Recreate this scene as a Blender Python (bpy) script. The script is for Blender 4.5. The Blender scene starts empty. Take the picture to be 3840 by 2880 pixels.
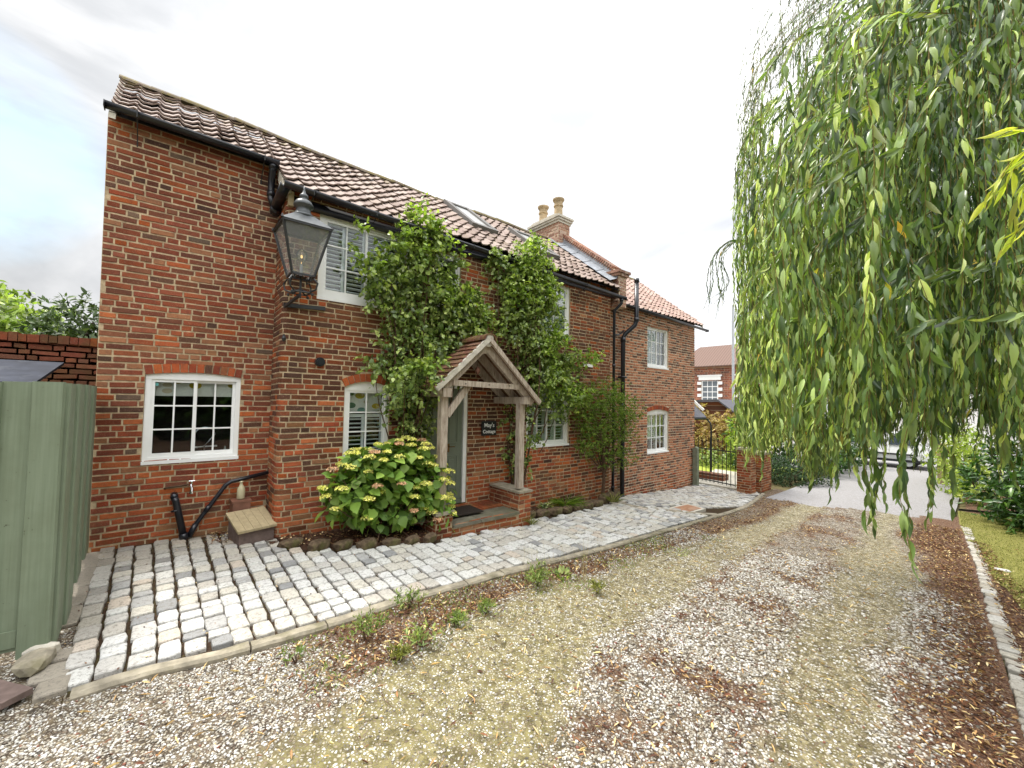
import bpy, math, random
import numpy as np
from mathutils import Vector, Matrix
random.seed(11); rng = np.random.default_rng(11)
S = bpy.context.scene; COL = S.collection
rad = math.radians

# ------------------------------------------------------------------ camera, light, exposure
H_CAM = 1.77; FOC = 1530.; CX0 = 1920.; CY0 = 1440.
_x = np.array([1830., -93., FOC]); _x /= np.linalg.norm(_x)
_y = np.array([-1280., -36., FOC]); _y -= _x*(_x@_y); _y /= np.linalg.norm(_y)
CAMM = np.array([_x, _y, -np.cross(_x, _y)])          # world = CAMM @ (right, up, forward)
cam_d = bpy.data.cameras.new('camera'); cam = bpy.data.objects.new('camera', cam_d); COL.objects.link(cam)
cam_d.sensor_width = 36.; cam_d.lens = FOC/3840.*36.; cam_d.clip_start = .05; cam_d.clip_end = 600.
mw = Matrix.Identity(4)
for r_ in range(3):
    mw[r_][0] = CAMM[r_, 0]; mw[r_][1] = CAMM[r_, 1]; mw[r_][2] = -CAMM[r_, 2]
mw[0][3] = 0; mw[1][3] = 0; mw[2][3] = H_CAM
cam.matrix_world = mw; S.camera = cam

SUN_EL, SUN_AZ = 62., -28.       # azimuth measured from +Y towards +X
sd = bpy.data.lights.new('sun', 'SUN'); sd.energy = 2.0; sd.angle = rad(12); sd.color = (1, .95, .87)
sun = bpy.data.objects.new('sun', sd); COL.objects.link(sun)
_s = Vector((math.sin(rad(SUN_AZ))*math.cos(rad(SUN_EL)), math.cos(rad(SUN_AZ))*math.cos(rad(SUN_EL)), math.sin(rad(SUN_EL))))
sun.rotation_euler = (-_s).to_track_quat('-Z', 'Y').to_euler(); sun.location = (0, 0, 30)
S.view_settings.view_transform = 'Standard'; S.view_settings.look = 'None'
S.view_settings.gamma = 1.0; S.view_settings.exposure = 1.12
S.cycles.max_bounces = 8; S.cycles.transparent_max_bounces = 12; S.cycles.use_denoising = True

def new(nt, t, **kw):
    n = nt.nodes.new(t)
    for k, v in kw.items():
        if k in n.inputs: n.inputs[k].default_value = v
        else: setattr(n, k, v)
    return n
def L(nt, a, b): nt.links.new(a, b)
def ramp(nt, fac, stops, interp='LINEAR'):
    r = nt.nodes.new('ShaderNodeValToRGB'); r.color_ramp.interpolation = interp
    el = r.color_ramp.elements
    while len(el) > 1: el.remove(el[-1])
    el[0].position = stops[0][0]; c = stops[0][1]; el[0].color = (c if isinstance(c, tuple) else (c, c, c)) + (1,)
    for p, c in stops[1:]:
        e = el.new(p); e.color = (c if isinstance(c, tuple) else (c, c, c)) + (1,)
    if fac is not None: L(nt, fac, r.inputs[0])
    return r
def mixc(nt, fac, a, b, mode='MIX'):
    m = nt.nodes.new('ShaderNodeMix'); m.data_type = 'RGBA'; m.blend_type = mode
    for s_, v in ((0, fac), (6, a), (7, b)):
        if hasattr(v, 'is_output'): L(nt, v, m.inputs[s_])
        elif s_ == 0: m.inputs[0].default_value = v
        else: m.inputs[s_].default_value = tuple(v) + (1,) if len(v) == 3 else v
    return m.outputs[2]
def math_(nt, op, a, b=None, clamp=False):
    m = nt.nodes.new('ShaderNodeMath'); m.operation = op; m.use_clamp = clamp
    for i, v in enumerate((a, b)):
        if v is None: continue
        if hasattr(v, 'is_output'): L(nt, v, m.inputs[i])
        else: m.inputs[i].default_value = v
    return m.outputs[0]

# ------------------------------------------------------------------ sky
W = bpy.data.worlds.new('World'); S.world = W; W.use_nodes = True
nt = W.node_tree; bg = nt.nodes['Background']
sky = nt.nodes.new('ShaderNodeTexSky'); sky.sky_type = 'NISHITA'; sky.sun_disc = False
sky.sun_elevation = rad(SUN_EL); sky.sun_rotation = rad(SUN_AZ); sky.air_density = 1.0; sky.dust_density = 1.5
tc = nt.nodes.new('ShaderNodeTexCoord')
mp = new(nt, 'ShaderNodeMapping'); mp.inputs['Scale'].default_value = (1, 1, 1.9); mp.inputs['Location'].default_value = (.35, .1, .2)
L(nt, tc.outputs['Generated'], mp.inputs[0])
n1 = new(nt, 'ShaderNodeTexNoise', Scale=1.7, Detail=7, Roughness=.52, Distortion=.35); L(nt, mp.outputs[0], n1.inputs[0])
n2 = new(nt, 'ShaderNodeTexNoise', Scale=3.3, Detail=6, Roughness=.55); L(nt, mp.outputs[0], n2.inputs[0])
cl = ramp(nt, n1.outputs[0], [(.38, (3.0, 3.1, 3.28)), (.47, (3.9, 3.98, 4.1)), (.545, (5.3, 5.33, 5.38)), (.64, (6.4, 6.4, 6.4))])
# clouds brighten round the hidden sun
vm = nt.nodes.new('ShaderNodeVectorMath'); vm.operation = 'DOT_PRODUCT'; L(nt, tc.outputs['Generated'], vm.inputs[0])
vm.inputs[1].default_value = (.72, .66, .34)
glow = ramp(nt, vm.outputs['Value'], [(.45, .70), (.8, 1.0), (.97, 1.3)])
clb = mixc(nt, 1.0, cl.outputs[0], glow.outputs[0], 'MULTIPLY')
# an overcast sky is about three times as bright overhead as at the horizon
sx = nt.nodes.new('ShaderNodeSeparateXYZ'); L(nt, tc.outputs['Generated'], sx.inputs[0])
zen = ramp(nt, sx.outputs['Z'], [(.0, .85), (.35, 1.0), (.58, 1.1), (.80, 2.0), (1., 2.6)])
clb = mixc(nt, 1.0, clb, zen.outputs[0], 'MULTIPLY')
# sky behind the viewer brightened, added as fill light for the cottage front
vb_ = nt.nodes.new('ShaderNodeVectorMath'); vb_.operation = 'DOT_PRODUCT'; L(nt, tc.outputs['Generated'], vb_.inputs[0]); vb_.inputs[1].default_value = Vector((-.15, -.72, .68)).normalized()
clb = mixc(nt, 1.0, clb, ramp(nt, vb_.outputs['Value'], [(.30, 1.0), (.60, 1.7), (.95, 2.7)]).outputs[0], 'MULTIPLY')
# a gap of blue low on the left
vg = nt.nodes.new('ShaderNodeVectorMath'); vg.operation = 'DOT_PRODUCT'; L(nt, tc.outputs['Generated'], vg.inputs[0])
_g = Vector((-.245, .89, .335)).normalized(); vg.inputs[1].default_value = _g
gapd = ramp(nt, vg.outputs['Value'], [(.984, 0.), (.998, 1.)])
gap = math_(nt, 'MULTIPLY', gapd.outputs[0], ramp(nt, n2.outputs[0], [(.38, 1.), (.60, 0.)]).outputs[0], True)
gap = math_(nt, 'MULTIPLY', gap, 1.0, True)
skyb = mixc(nt, 1.0, sky.outputs[0], (1.08, 1.22, 1.16), 'MULTIPLY')
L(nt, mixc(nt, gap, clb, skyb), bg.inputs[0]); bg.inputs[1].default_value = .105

# ------------------------------------------------------------------ geometry helpers
def ray(px, py): return CAMM @ np.array([px-CX0, -(py-CY0), FOC])
C0 = np.array([0, 0, H_CAM])
def onY(px, py, y): d = ray(px, py); return C0+d*(y/d[1])
def onX(px, py, x): d = ray(px, py); return C0+d*(x/d[0])
def atD(px, py, dep): return C0+ray(px, py)*(dep/FOC)
def zg(x):
    if x < 0: return 0.
    if x < 10: return -.07*x
    return -.7-.12*(1-math.exp(-(x-10)*.07/.12))
zgv = np.vectorize(zg)
def lerp(x, pts):
    return float(np.interp(x, [p[0] for p in pts], [p[1] for p in pts]))
KERB = [(-6, 3.5), (-.34, 3.5), (.4, 3.46), (1.1, 3.5), (1.7, 3.59), (3.03, 3.65), (5.07, 3.68), (8, 3.85), (11, 4.03), (13.3, 4.4), (16, 4.6)]
SETT = [(-2, -.6), (4, -.10), (5.18, -.03), (7.07, .10), (10.24, .30), (13.46, .57), (30, 1.2)]

_G = rng.random((64, 64))
def vnoise(x, y, s=1., o=0):
    x = np.asarray(x, float)*s+13.7*o+100; y = np.asarray(y, float)*s+7.3*o+100
    xi = np.floor(x).astype(int); yi = np.floor(y).astype(int); fx = x-xi; fy = y-yi
    fx = fx*fx*(3-2*fx); fy = fy*fy*(3-2*fy)
    g = lambda a, b: _G[a % 64, b % 64]
    return (g(xi, yi)*(1-fx)+g(xi+1, yi)*fx)*(1-fy)+(g(xi, yi+1)*(1-fx)+g(xi+1, yi+1)*fx)*fy
def fbm(x, y, s=1., o=0, k=4):
    t = 0; a = .5
    for i in range(k): t = t+a*vnoise(x, y, s*2**i, o+i); a *= .5
    return t/(1-.5**k)

BASE = {}
def setp(o, label=None, cat=None, group=None, kind=None):
    if label: o['label'] = label
    if cat: o['category'] = cat
    if group: o['group'] = group
    if kind: o['kind'] = kind
    return o
def thing(name, label, cat, loc=(0, 0, 0), group=None):
    o = bpy.data.objects.new(name, None); COL.objects.link(o); o.location = loc; o.empty_display_size = .1
    BASE[o.name] = tuple(loc); return setp(o, label, cat, group)

def finish(me, name, mats, parent, smooth):
    if not isinstance(mats, (list, tuple)): mats = [mats]
    for m in mats: me.materials.append(m)
    o = bpy.data.objects.new(name, me); COL.objects.link(o)
    if parent is not None:
        o.parent = parent; BASE[o.name] = BASE[parent.name]
    else: BASE[o.name] = (0, 0, 0)
    if smooth: me.shade_smooth()
    return o

class MB:
    def __init__(s): s.v = []; s.f = []; s.c = []; s.m = []; s.col = (.5, .5, .5, 1); s.mi = 0
    def add(s, vs, fs, col=None):
        b = len(s.v); s.v += [tuple(p) for p in vs]; c = col or s.col; s.c += [c]*len(vs)
        for f in fs: s.f.append(tuple(b+i for i in f)); s.m.append(s.mi)
        return s
    def bb(s, x0, x1, y0, y1, z0, z1, col=None, R=None, piv=None):
        vs = [(x, y, z) for x in (x0, x1) for y in (y0, y1) for z in (z0, z1)]
        if R is not None:
            p = Vector(piv) if piv is not None else Vector(((x0+x1)/2, (y0+y1)/2, (z0+z1)/2))
            vs = [tuple(R @ (Vector(v)-p)+p) for v in vs]
        return s.add(vs, [(0, 1, 3, 2), (4, 6, 7, 5), (0, 4, 5, 1), (2, 3, 7, 6), (0, 2, 6, 4), (1, 5, 7, 3)], col)
    def beam(s, a, b, w, h, col=None, up=(0, 0, 1), jit=0., n=1):
        a = Vector(a); b = Vector(b); d = (b-a).normalized(); u = Vector(up)
        sd_ = d.cross(u).normalized(); u = sd_.cross(d).normalized()
        vs = []; fs = []
        for i in range(n+1):
            p = a+(b-a)*(i/n)
            for sx, sy in ((-1, -1), (1, -1), (1, 1), (-1, 1)):
                j = 1+random.uniform(-jit, jit)
                vs.append(p+sd_*sx*w/2*j+u*sy*h/2*j)
        for i in range(n):
            for k in range(4): fs.append((i*4+k, i*4+(k+1) % 4, i*4+4+(k+1) % 4, i*4+4+k))
        fs += [(3, 2, 1, 0), tuple(n*4+k for k in range(4))]
        return s.add(vs, fs, col)
    def tube(s, pts, r, n=8, col=None, cap=True):
        pts = [Vector(p) for p in pts]; rs = r if isinstance(r, (list, tuple)) else [r]*len(pts)
        vs = []; fs = []; pu = None
        for i, p in enumerate(pts):
            d = (pts[min(i+1, len(pts)-1)]-pts[max(i-1, 0)]).normalized()
            if pu is None: pu = Vector((0, 0, 1)) if abs(d.z) < .9 else Vector((1, 0, 0))
            sd_ = d.cross(pu).normalized(); pu = sd_.cross(d).normalized()
            for k in range(n):
                a = 2*math.pi*k/n; vs.append(p+(sd_*math.cos(a)+pu*math.sin(a))*rs[i])
        for i in range(len(pts)-1):
            for k in range(n): fs.append((i*n+k, i*n+(k+1) % n, (i+1)*n+(k+1) % n, (i+1)*n+k))
        if cap: fs += [tuple(range(n-1, -1, -1)), tuple((len(pts)-1)*n+k for k in range(n))]
        return s.add(vs, fs, col)
    def lathe(s, c, prof, n=16, col=None):
        vs = []; fs = []
        for r, z in prof:
            for k in range(n):
                a = 2*math.pi*k/n; vs.append((c[0]+r*math.cos(a), c[1]+r*math.sin(a), c[2]+z))
        for i in range(len(prof)-1):
            for k in range(n): fs.append((i*n+k, i*n+(k+1) % n, (i+1)*n+(k+1) % n, (i+1)*n+k))
        fs += [tuple(range(n-1, -1, -1)), tuple((len(prof)-1)*n+k for k in range(n))]
        return s.add(vs, fs, col)
    def prism(s, poly, axis, a, b, col=None):
        """poly: 2d points; axis 'y' -> (x,z) extruded a..b in y; 'x' -> (y,z); 'z' -> (x,y)"""
        P = {'y': lambda p, t: (p[0], t, p[1]), 'x': lambda p, t: (t, p[0], p[1]), 'z': lambda p, t: (p[0], p[1], t)}[axis]
        n = len(poly); vs = [P(p, a) for p in poly]+[P(p, b) for p in poly]
        fs = [tuple(range(n)), tuple(range(2*n-1, n-1, -1))]+[(i, i+n, (i+1) % n+n, (i+1) % n) for i in range(n)]
        return s.add(vs, fs, col)
    def build(s, name, mats, parent=None, smooth=False, origin=None):
        b = BASE[parent.name] if parent is not None else (origin or (0, 0, 0))
        me = bpy.data.meshes.new(name)
        me.from_pydata([(x-b[0], y-b[1], z-b[2]) for x, y, z in s.v], [], s.f)
        ca = me.color_attributes.new('rnd', 'FLOAT_COLOR', 'POINT')
        ca.data.foreach_set('color', np.array(s.c, dtype=np.float32).ravel())
        me.polygons.foreach_set('material_index', s.m)
        bm_fix(me)
        o = finish(me, name, mats, parent, smooth)
        if parent is None and origin: o.location = origin
        return o
import bmesh
def bm_fix(me):
    if len(me.polygons) > 60000: return
    bm = bmesh.new(); bm.from_mesh(me); bmesh.ops.recalc_face_normals(bm, faces=bm.faces); bm.to_mesh(me); bm.free()

def np_mesh(name, V, T, Cc, mats, parent=None, smooth=False):
    """V (n,3), T (m,3) triangles or (m,4) quads, Cc (n,4)"""
    if parent is not None: V = V-np.array(BASE[parent.name])
    k = T.shape[1]; me = bpy.data.meshes.new(name)
    me.vertices.add(len(V)); me.vertices.foreach_set('co', V.astype(np.float32).ravel())
    me.loops.add(T.size); me.loops.foreach_set('vertex_index', T.astype(np.int32).ravel())
    me.polygons.add(len(T)); me.polygons.foreach_set('loop_start', np.arange(0, T.size, k, dtype=np.int32))
    me.polygons.foreach_set('loop_total', np.full(len(T), k, dtype=np.int32))
    me.update(calc_edges=True)
    ca = me.color_attributes.new('rnd', 'FLOAT_COLOR', 'POINT'); ca.data.foreach_set('color', Cc.astype(np.float32).ravel())
    return finish(me, name, mats, parent, smooth)

def leaf_tpl(n=3, wf=lambda t: math.sin(math.pi*t**.8), curl=.25, fold=.25):
    """leaf of unit length along x, half-width along y (unit), z normal"""
    sp = [(i/n, 0, -curl*(i/n)**2) for i in range(n+1)]
    V = list(sp); li = {}; ri = {}
    for i in range(1, n):
        t = i/n; w = wf(t)*.5
        li[i] = len(V); V.append((t, w, -curl*t*t+fold*w*.35))
        ri[i] = len(V); V.append((t, -w, -curl*t*t+fold*w*.35))
    T = [(0, 1, li[1]), (0, ri[1], 1)]
    for i in range(1, n-1):
        T += [(i, i+1, li[i+1]), (i, li[i+1], li[i]), (i, ri[i], ri[i+1]), (i, ri[i+1], i+1)]
    T += [(n-1, n, li[n-1]), (n-1, ri[n-1], n)]
    return np.array(V), np.array(T)
def nrm(a): return a/np.maximum(np.linalg.norm(a, axis=1, keepdims=True), 1e-9)
def leaves_np(P, A, Nn, Ln, Wd, tpl, col):
    tv, tt = tpl; A = nrm(A); Sd = nrm(np.cross(A, Nn)); Nn = np.cross(Sd, A)
    m = len(P); k = len(tv)
    V = P[:, None, :]+A[:, None, :]*(tv[None, :, 0, None]*Ln[:, None, None])+Sd[:, None, :]*(tv[None, :, 1, None]*Wd[:, None, None])+Nn[:, None, :]*(tv[None, :, 2, None]*Ln[:, None, None])
    T = tt[None]+(np.arange(m)*k)[:, None, None]
    return V.reshape(-1, 3), T.reshape(-1, 3), np.repeat(col, k, axis=0)
def cat3(parts):
    V = []; T = []; Cc = []; b = 0
    for v, t, c in parts: V.append(v); T.append(t+b); Cc.append(c); b += len(v)
    return np.concatenate(V), np.concatenate(T), np.concatenate(Cc)
def blob_pts(blobs, n, shell=.45):
    """blobs rows x,y,z,rx,ry,rz ; returns points, outward dirs, blob index"""
    B = np.array([b[:6] for b in blobs], float)
    w = (B[:, 3]*B[:, 4]*B[:, 5])**(2/3.); w /= w.sum(); idx = rng.choice(len(B), n, p=w)
    d = nrm(rng.normal(size=(n, 3))); r = rng.random(n)**shell
    r = r*(1+.25*(rng.random(n)-.5))
    return B[idx, :3]+d*r[:, None]*B[idx, 3:6], d, idx
def foliage(blobs, n, ln, wd, tpl, shell=.45, up=.5, droop=.3, tone=None, jit=.25):
    P, d, idx = blob_pts(blobs, n, shell)
    A = nrm(d*.8+rng.normal(size=(n, 3))*.7+np.array([0, 0, -droop]))
    Nn = nrm(rng.normal(size=(n, 3))*.6+d*.5+np.array([0, 0, up]))
    l = ln*(1+jit*rng.normal(size=n)).clip(.4, 1.8)
    c = np.zeros((n, 4)); c[:, 0] = rng.random(n); c[:, 1] = rng.random(n); c[:, 3] = 1
    if tone is not None: c[:, 2] = tone(P)
    return leaves_np(P, A, Nn, l, l*wd/ln, tpl, c)
def pxblobs(lst, Y0, ry=.12, k=1.736):
    """blobs given on the display of the photograph, set at a real depth Y0 in front of the wall"""
    out = []
    for b in lst:
        p = onY(b[0]*k, b[1]*k, b[3] if len(b) > 3 else Y0); q = onY((b[0]+b[2])*k, b[1]*k, b[3] if len(b) > 3 else Y0); q2 = onY(b[0]*k, (b[1]-b[2])*k, b[3] if len(b) > 3 else Y0)
        out.append((p[0], p[1], p[2], abs(q[0]-p[0]), ry, abs(q2[2]-p[2])))
    return out

def sprigs(blobs, n, ln, wd, tpl, per=8, tl=.2, shell=.5, up=.6, droop=.35, rise=.2, jit=.25, tone=0.):
    """foliage as leafy twigs growing out of the blobs"""
    m = max(1, n//per); P, d, idx = blob_pts(blobs, m, shell)
    B = np.array([b[3:6] for b in blobs], float)[idx]; flat = B/B.max(axis=1, keepdims=True)
    D = nrm((d*.9+rng.normal(size=(m, 3))*.55)*np.maximum(flat, .45)+np.array([0, 0, rise]))
    k = np.repeat(np.arange(m), per); t = np.tile(np.arange(per)/per, m)+rng.random(m*per)/per; L_ = tl*(.6+.8*rng.random(m))[k]
    X = P[k]+D[k]*(t*L_)[:, None]; X[:, 2] -= .28*L_*t*t
    A = nrm(D[k]*.7+rng.normal(size=(m*per, 3))*.75+np.array([0, 0, -droop])); Nn = nrm(rng.normal(size=(m*per, 3))*.5+d[k]*.5+np.array([0, 0, up]))
    l = ln*(1.15-.4*t)*(1+jit*rng.normal(size=m*per)).clip(.5, 1.6)
    c = np.zeros((m*per, 4)); c[:, 0] = np.clip(.55*rng.random(m)[k]+.30*rng.random(m*per)+.22*t+tone, 0, 1); c[:, 1] = rng.random(m*per); c[:, 3] = 1
    return leaves_np(X, A, Nn, l, l*wd/ln, tpl, c)
# ------------------------------------------------------------------ materials
def pmat(name, rough=.7, spec=.3, metal=0.):
    m = bpy.data.materials.new(name); m.use_nodes = True; nt = m.node_tree
    b = nt.nodes['Principled BSDF']; b.inputs['Roughness'].default_value = rough
    b.inputs['Specular IOR Level'].default_value = spec; b.inputs['Metallic'].default_value = metal
    return m, nt, b
def rndattr(nt):
    a = nt.nodes.new('ShaderNodeAttribute'); a.attribute_name = 'rnd'
    s_ = nt.nodes.new('ShaderNodeSeparateColor'); L(nt, a.outputs['Color'], s_.inputs[0]); return s_.outputs
def objco(nt): return nt.nodes.new('ShaderNodeTexCoord').outputs['Object']
def bump(nt, b, h, strength=.4, dist=.01):
    n = new(nt, 'ShaderNodeBump', Strength=strength, Distance=dist); L(nt, h, n.inputs['Height']); L(nt, n.outputs[0], b.inputs['Normal']); return n
def noise(nt, co, s, d=4, r=.55):
    n = new(nt, 'ShaderNodeTexNoise', Scale=s, Detail=d, Roughness=r); L(nt, co, n.inputs[0]); return n.outputs[0]
def simple(name, col, rough=.6, spec=.3, var=.25, scale=9., bmp=.15, metal=0., dirt=None):
    m, nt, b = pmat(name, rough, spec, metal); co = objco(nt)
    n = noise(nt, co, scale, 6, .6)
    c1 = tuple(c*(1-var) for c in col); c2 = tuple(min(1, c*(1+var)) for c in col)
    c = ramp(nt, n, [(.3, c1), (.7, c2)]).outputs[0]
    if dirt:
        nd = noise(nt, co, scale*.35, 6, .65); c = mixc(nt, ramp(nt, nd, [(.5, 0.), (.72, dirt[1])]).outputs[0], c, dirt[0])
    L(nt, c, b.inputs['Base Color'])
    if bmp: bump(nt, b, noise(nt, co, scale*6, 4), bmp, .004)
    return m

def streaky(name, a, b_):
    m, nt, b = pmat(name, .55, .3); co = objco(nt); mp_ = new(nt, 'ShaderNodeMapping'); mp_.inputs['Scale'].default_value = (60, 60, 1.6)
    L(nt, co, mp_.inputs[0]); n = noise(nt, mp_.outputs[0], 1., 6, .6); n2 = noise(nt, co, 3.5, 6, .65); n3 = noise(nt, co, 28, 4, .6)
    c = ramp(nt, n, [(.3, a), (.7, b_)]).outputs[0]; c = mixc(nt, ramp(nt, n2, [(.45, 0.), (.75, .45)]).outputs[0], c, (.13, .15, .09))
    c = mixc(nt, ramp(nt, n3, [(.68, 0.), (.74, .7)]).outputs[0], c, (.05, .05, .03)); L(nt, c, b.inputs['Base Color']); bump(nt, b, n, .35, .004); return m
def brick_mat(name, pal, dark=(.05, .035, .035), sat=1.):
    pal = [(a, (c_[0]*.98, c_[1]*.76, c_[2]*.66)) for a, c_ in pal]
    m, nt, b = pmat(name, .88, .18); r = rndattr(nt); co = objco(nt)
    c = ramp(nt, r[0], pal, 'CONSTANT').outputs[0]
    c = mixc(nt, math_(nt, 'MULTIPLY', r[1], .3), c, mixc(nt, .5, c, (.42, .2, .11)), 'MIX')
    n = noise(nt, co, 26, 6, .65); n3 = noise(nt, co, 95, 3, .6)
    c = mixc(nt, ramp(nt, n, [(.47, 0.), (.68, .62)]).outputs[0], c, mixc(nt, .55, c, (.06, .035, .03)))
    c = mixc(nt, ramp(nt, n3, [(.56, 0.), (.72, .5)]).outputs[0], c, (.42, .26, .17))
    c = mixc(nt, 1., c, ramp(nt, noise(nt, co, .9, 6, .6), [(.32, (.62, .60, .60)), (.48, (.95, .95, .95)), (.66, (1.22, 1.18, 1.1))]).outputs[0], 'MULTIPLY')
    # b channel: how damp and how green the zone is
    c = mixc(nt, math_(nt, 'MULTIPLY', r[2], ramp(nt, noise(nt, co, 4.5, 5), [(.42, 0.), (.62, .65)]).outputs[0]), c, (.11, .10, .035))
    L(nt, c, b.inputs['Base Color']); bump(nt, b, mixc(nt, .5, n, n3), .9, .010)
    return m
PAL_L = [(0, (.205, .060, .034)), (.14, (.150, .055, .038)), (.28, (.27, .085, .042)), (.40, (.115, .048, .036)), (.50, (.23, .075, .05)), (.64, (.17, .075, .048)),
         (.74, (.36, .105, .030)), (.80, (.30, .17, .10)), (.86, (.075, .05, .042)), (.92, (.25, .068, .034)), (.97, (.12, .11, .09))]
PAL_LO = [(0, (.40, .115, .045)), (.2, (.30, .075, .036)), (.38, (.46, .165, .065)), (.5, (.21, .062, .040)), (.62, (.44, .14, .045)), (.74, (.26, .12, .06)),
          (.84, (.33, .20, .11)), (.90, (.07, .045, .038)), (.95, (.28, .068, .034))]
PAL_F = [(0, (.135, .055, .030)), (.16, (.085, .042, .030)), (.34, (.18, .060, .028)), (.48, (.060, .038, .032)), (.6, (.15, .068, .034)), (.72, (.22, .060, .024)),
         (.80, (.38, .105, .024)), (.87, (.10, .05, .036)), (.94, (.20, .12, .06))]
PAL_R = [(0, (.44, .23, .14)), (.2, (.36, .18, .115)), (.36, (.50, .28, .18)), (.50, (.115, .075, .065)), (.66, (.40, .20, .12)), (.8, (.18, .12, .095)), (.88, (.48, .28, .18))]
PAL_P = [(0, (.34, .095, .04)), (.25, (.24, .070, .035)), (.45, (.40, .15, .06)), (.62, (.18, .07, .045)), (.78, (.30, .10, .04)), (.9, (.42, .26, .16))]
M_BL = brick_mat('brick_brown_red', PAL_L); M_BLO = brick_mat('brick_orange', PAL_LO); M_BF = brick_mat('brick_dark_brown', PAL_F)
M_BR = brick_mat('brick_light_orange', PAL_R); M_BP = brick_mat('brick_red', PAL_P)
M_MORT = simple('mortar_cream', (.48, .37, .235), .95, .1, .28, 22, .8, dirt=((.17, .12, .08), .75))
M_MORTP = simple('mortar_pale', (.58, .48, .35), .95, .1, .22, 22, .7, dirt=((.26, .20, .15), .4))
M_MORTD = simple('mortar_dark', (.24, .15, .11), .95, .1, .3, 22, .7)
M_WHITE = simple('white_gloss_paint', (.86, .86, .84), .35, .45, .03, 6, .04, dirt=((.68, .67, .62), .2))
M_SAGE = streaky('sage_green_paint', (.165, .205, .135), (.215, .26, .18))
M_SAGED = simple('sage_green_door_paint', (.150, .175, .130), .38, .45, .06, 8, .03)
M_BLACK = simple('black_plastic', (.012, .013, .018), .28, .5, .2, 5, .02)
M_IRON = simple('black_iron', (.022, .023, .024), .45, .5, .3, 30, .15)
M_LEAD = simple('lead_sheet', (.25, .265, .29), .7, .4, .22, 7, .15, dirt=((.32, .34, .36), .4))
M_STONE = simple('weathered_stone', (.33, .29, .22), .9, .15, .3, 14, .7, dirt=((.10, .11, .04), .6))
M_STONEP = simple('pale_stone', (.55, .51, .43), .9, .15, .2, 12, .5, dirt=((.24, .22, .15), .5))
M_ROCK = simple('mossy_rock', (.12, .085, .055), .95, .1, .6, 14, 1.0, dirt=((.07, .085, .018), .9))
M_SLAB = simple('york_stone_slab', (.17, .155, .115), .85, .2, .3, 7, .5, dirt=((.09, .105, .045), .6))
M_TERRA = simple('salt_glazed_clay', (.22, .10, .065), .5, .4, .2, 11, .1)
M_POT = simple('buff_clay_pot', (.47, .36, .22), .85, .2, .2, 8, .3, dirt=((.22, .18, .12), .5))
M_GLAZE = simple('cream_stoneware', (.52, .47, .30), .35, .5, .12, 10, .02)
M_SOIL = simple('bark_soil', (.075, .042, .028), .98, .05, .55, 38, 1.2, dirt=((.20, .12, .08), .4))
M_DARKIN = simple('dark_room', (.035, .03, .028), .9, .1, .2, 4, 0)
M_WOODT = simple('kitchen_worktop', (.30, .17, .07), .5, .3, .2, 10, .1)
M_METAL = simple('chrome', (.75, .75, .76), .15, .5, .05, 5, 0, metal=1.)
M_GALV = simple('galvanised_steel', (.50, .52, .55), .45, .5, .1, 9, .05, metal=.4)
M_WOODPALE = simple('pale_boards', (.40, .32, .19), .75, .2, .16, 22, .3, dirt=((.22, .17, .09), .4))
M_WOODGREY = simple('grey_boards', (.16, .115, .10), .8, .2, .25, 16, .3)
M_MAT = simple('coir_mat', (.045, .036, .03), .98, .05, .5, 60, 1.)
M_SLATE = simple('slate', (.085, .085, .10), .5, .4, .3, 14, .2)
M_LEAFBR = None

def oak_mat():
    m, nt, b = pmat('silvered_oak', .85, .15); co = objco(nt); mp_ = new(nt, 'ShaderNodeMapping'); mp_.inputs['Scale'].default_value = (28, 28, 3.2)
    L(nt, co, mp_.inputs[0]); n = noise(nt, mp_.outputs[0], 1.6, 7, .65); n2 = noise(nt, co, 5, 5)
    c = ramp(nt, n, [(.28, (.12, .085, .065)), (.40, (.34, .27, .21)), (.62, (.54, .47, .385))]).outputs[0]
    c = mixc(nt, ramp(nt, n2, [(.5, 0.), (.75, .4)]).outputs[0], c, (.16, .10, .07))
    L(nt, c, b.inputs['Base Color']); bump(nt, b, n, .6, .006); return m
M_OAK = oak_mat()

def glass_mat(name, tint=(.9, .95, .95), k=1.0, minr=.06):
    m = bpy.data.materials.new(name); m.use_nodes = True; nt = m.node_tree; nt.nodes.clear()
    o = nt.nodes.new('ShaderNodeOutputMaterial'); fr = new(nt, 'ShaderNodeFresnel', IOR=1.5)
    g = new(nt, 'ShaderNodeBsdfGlossy', Roughness=.015); g.inputs[0].default_value = (1, 1, 1, 1)
    co = objco(nt); bp = new(nt, 'ShaderNodeBump', Strength=.06, Distance=.05); L(nt, noise(nt, co, 3.5, 1), bp.inputs['Height']); L(nt, bp.outputs[0], g.inputs['Normal'])
    t = nt.nodes.new('ShaderNodeBsdfTransparent'); t.inputs[0].default_value = tint+(1,)
    mx = nt.nodes.new('ShaderNodeMixShader'); L(nt, math_(nt, 'ADD', math_(nt, 'MULTIPLY', fr.outputs[0], k), minr, True), mx.inputs[0])
    L(nt, t.outputs[0], mx.inputs[1]); L(nt, g.outputs[0], mx.inputs[2]); L(nt, mx.outputs[0], o.inputs[0]); return m
M_GLASS = glass_mat('window_glass', (.93, .96, .96), .55, .02); M_LGLASS = glass_mat('lantern_glass', (.97, .975, .98), .7, .05)

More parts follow.
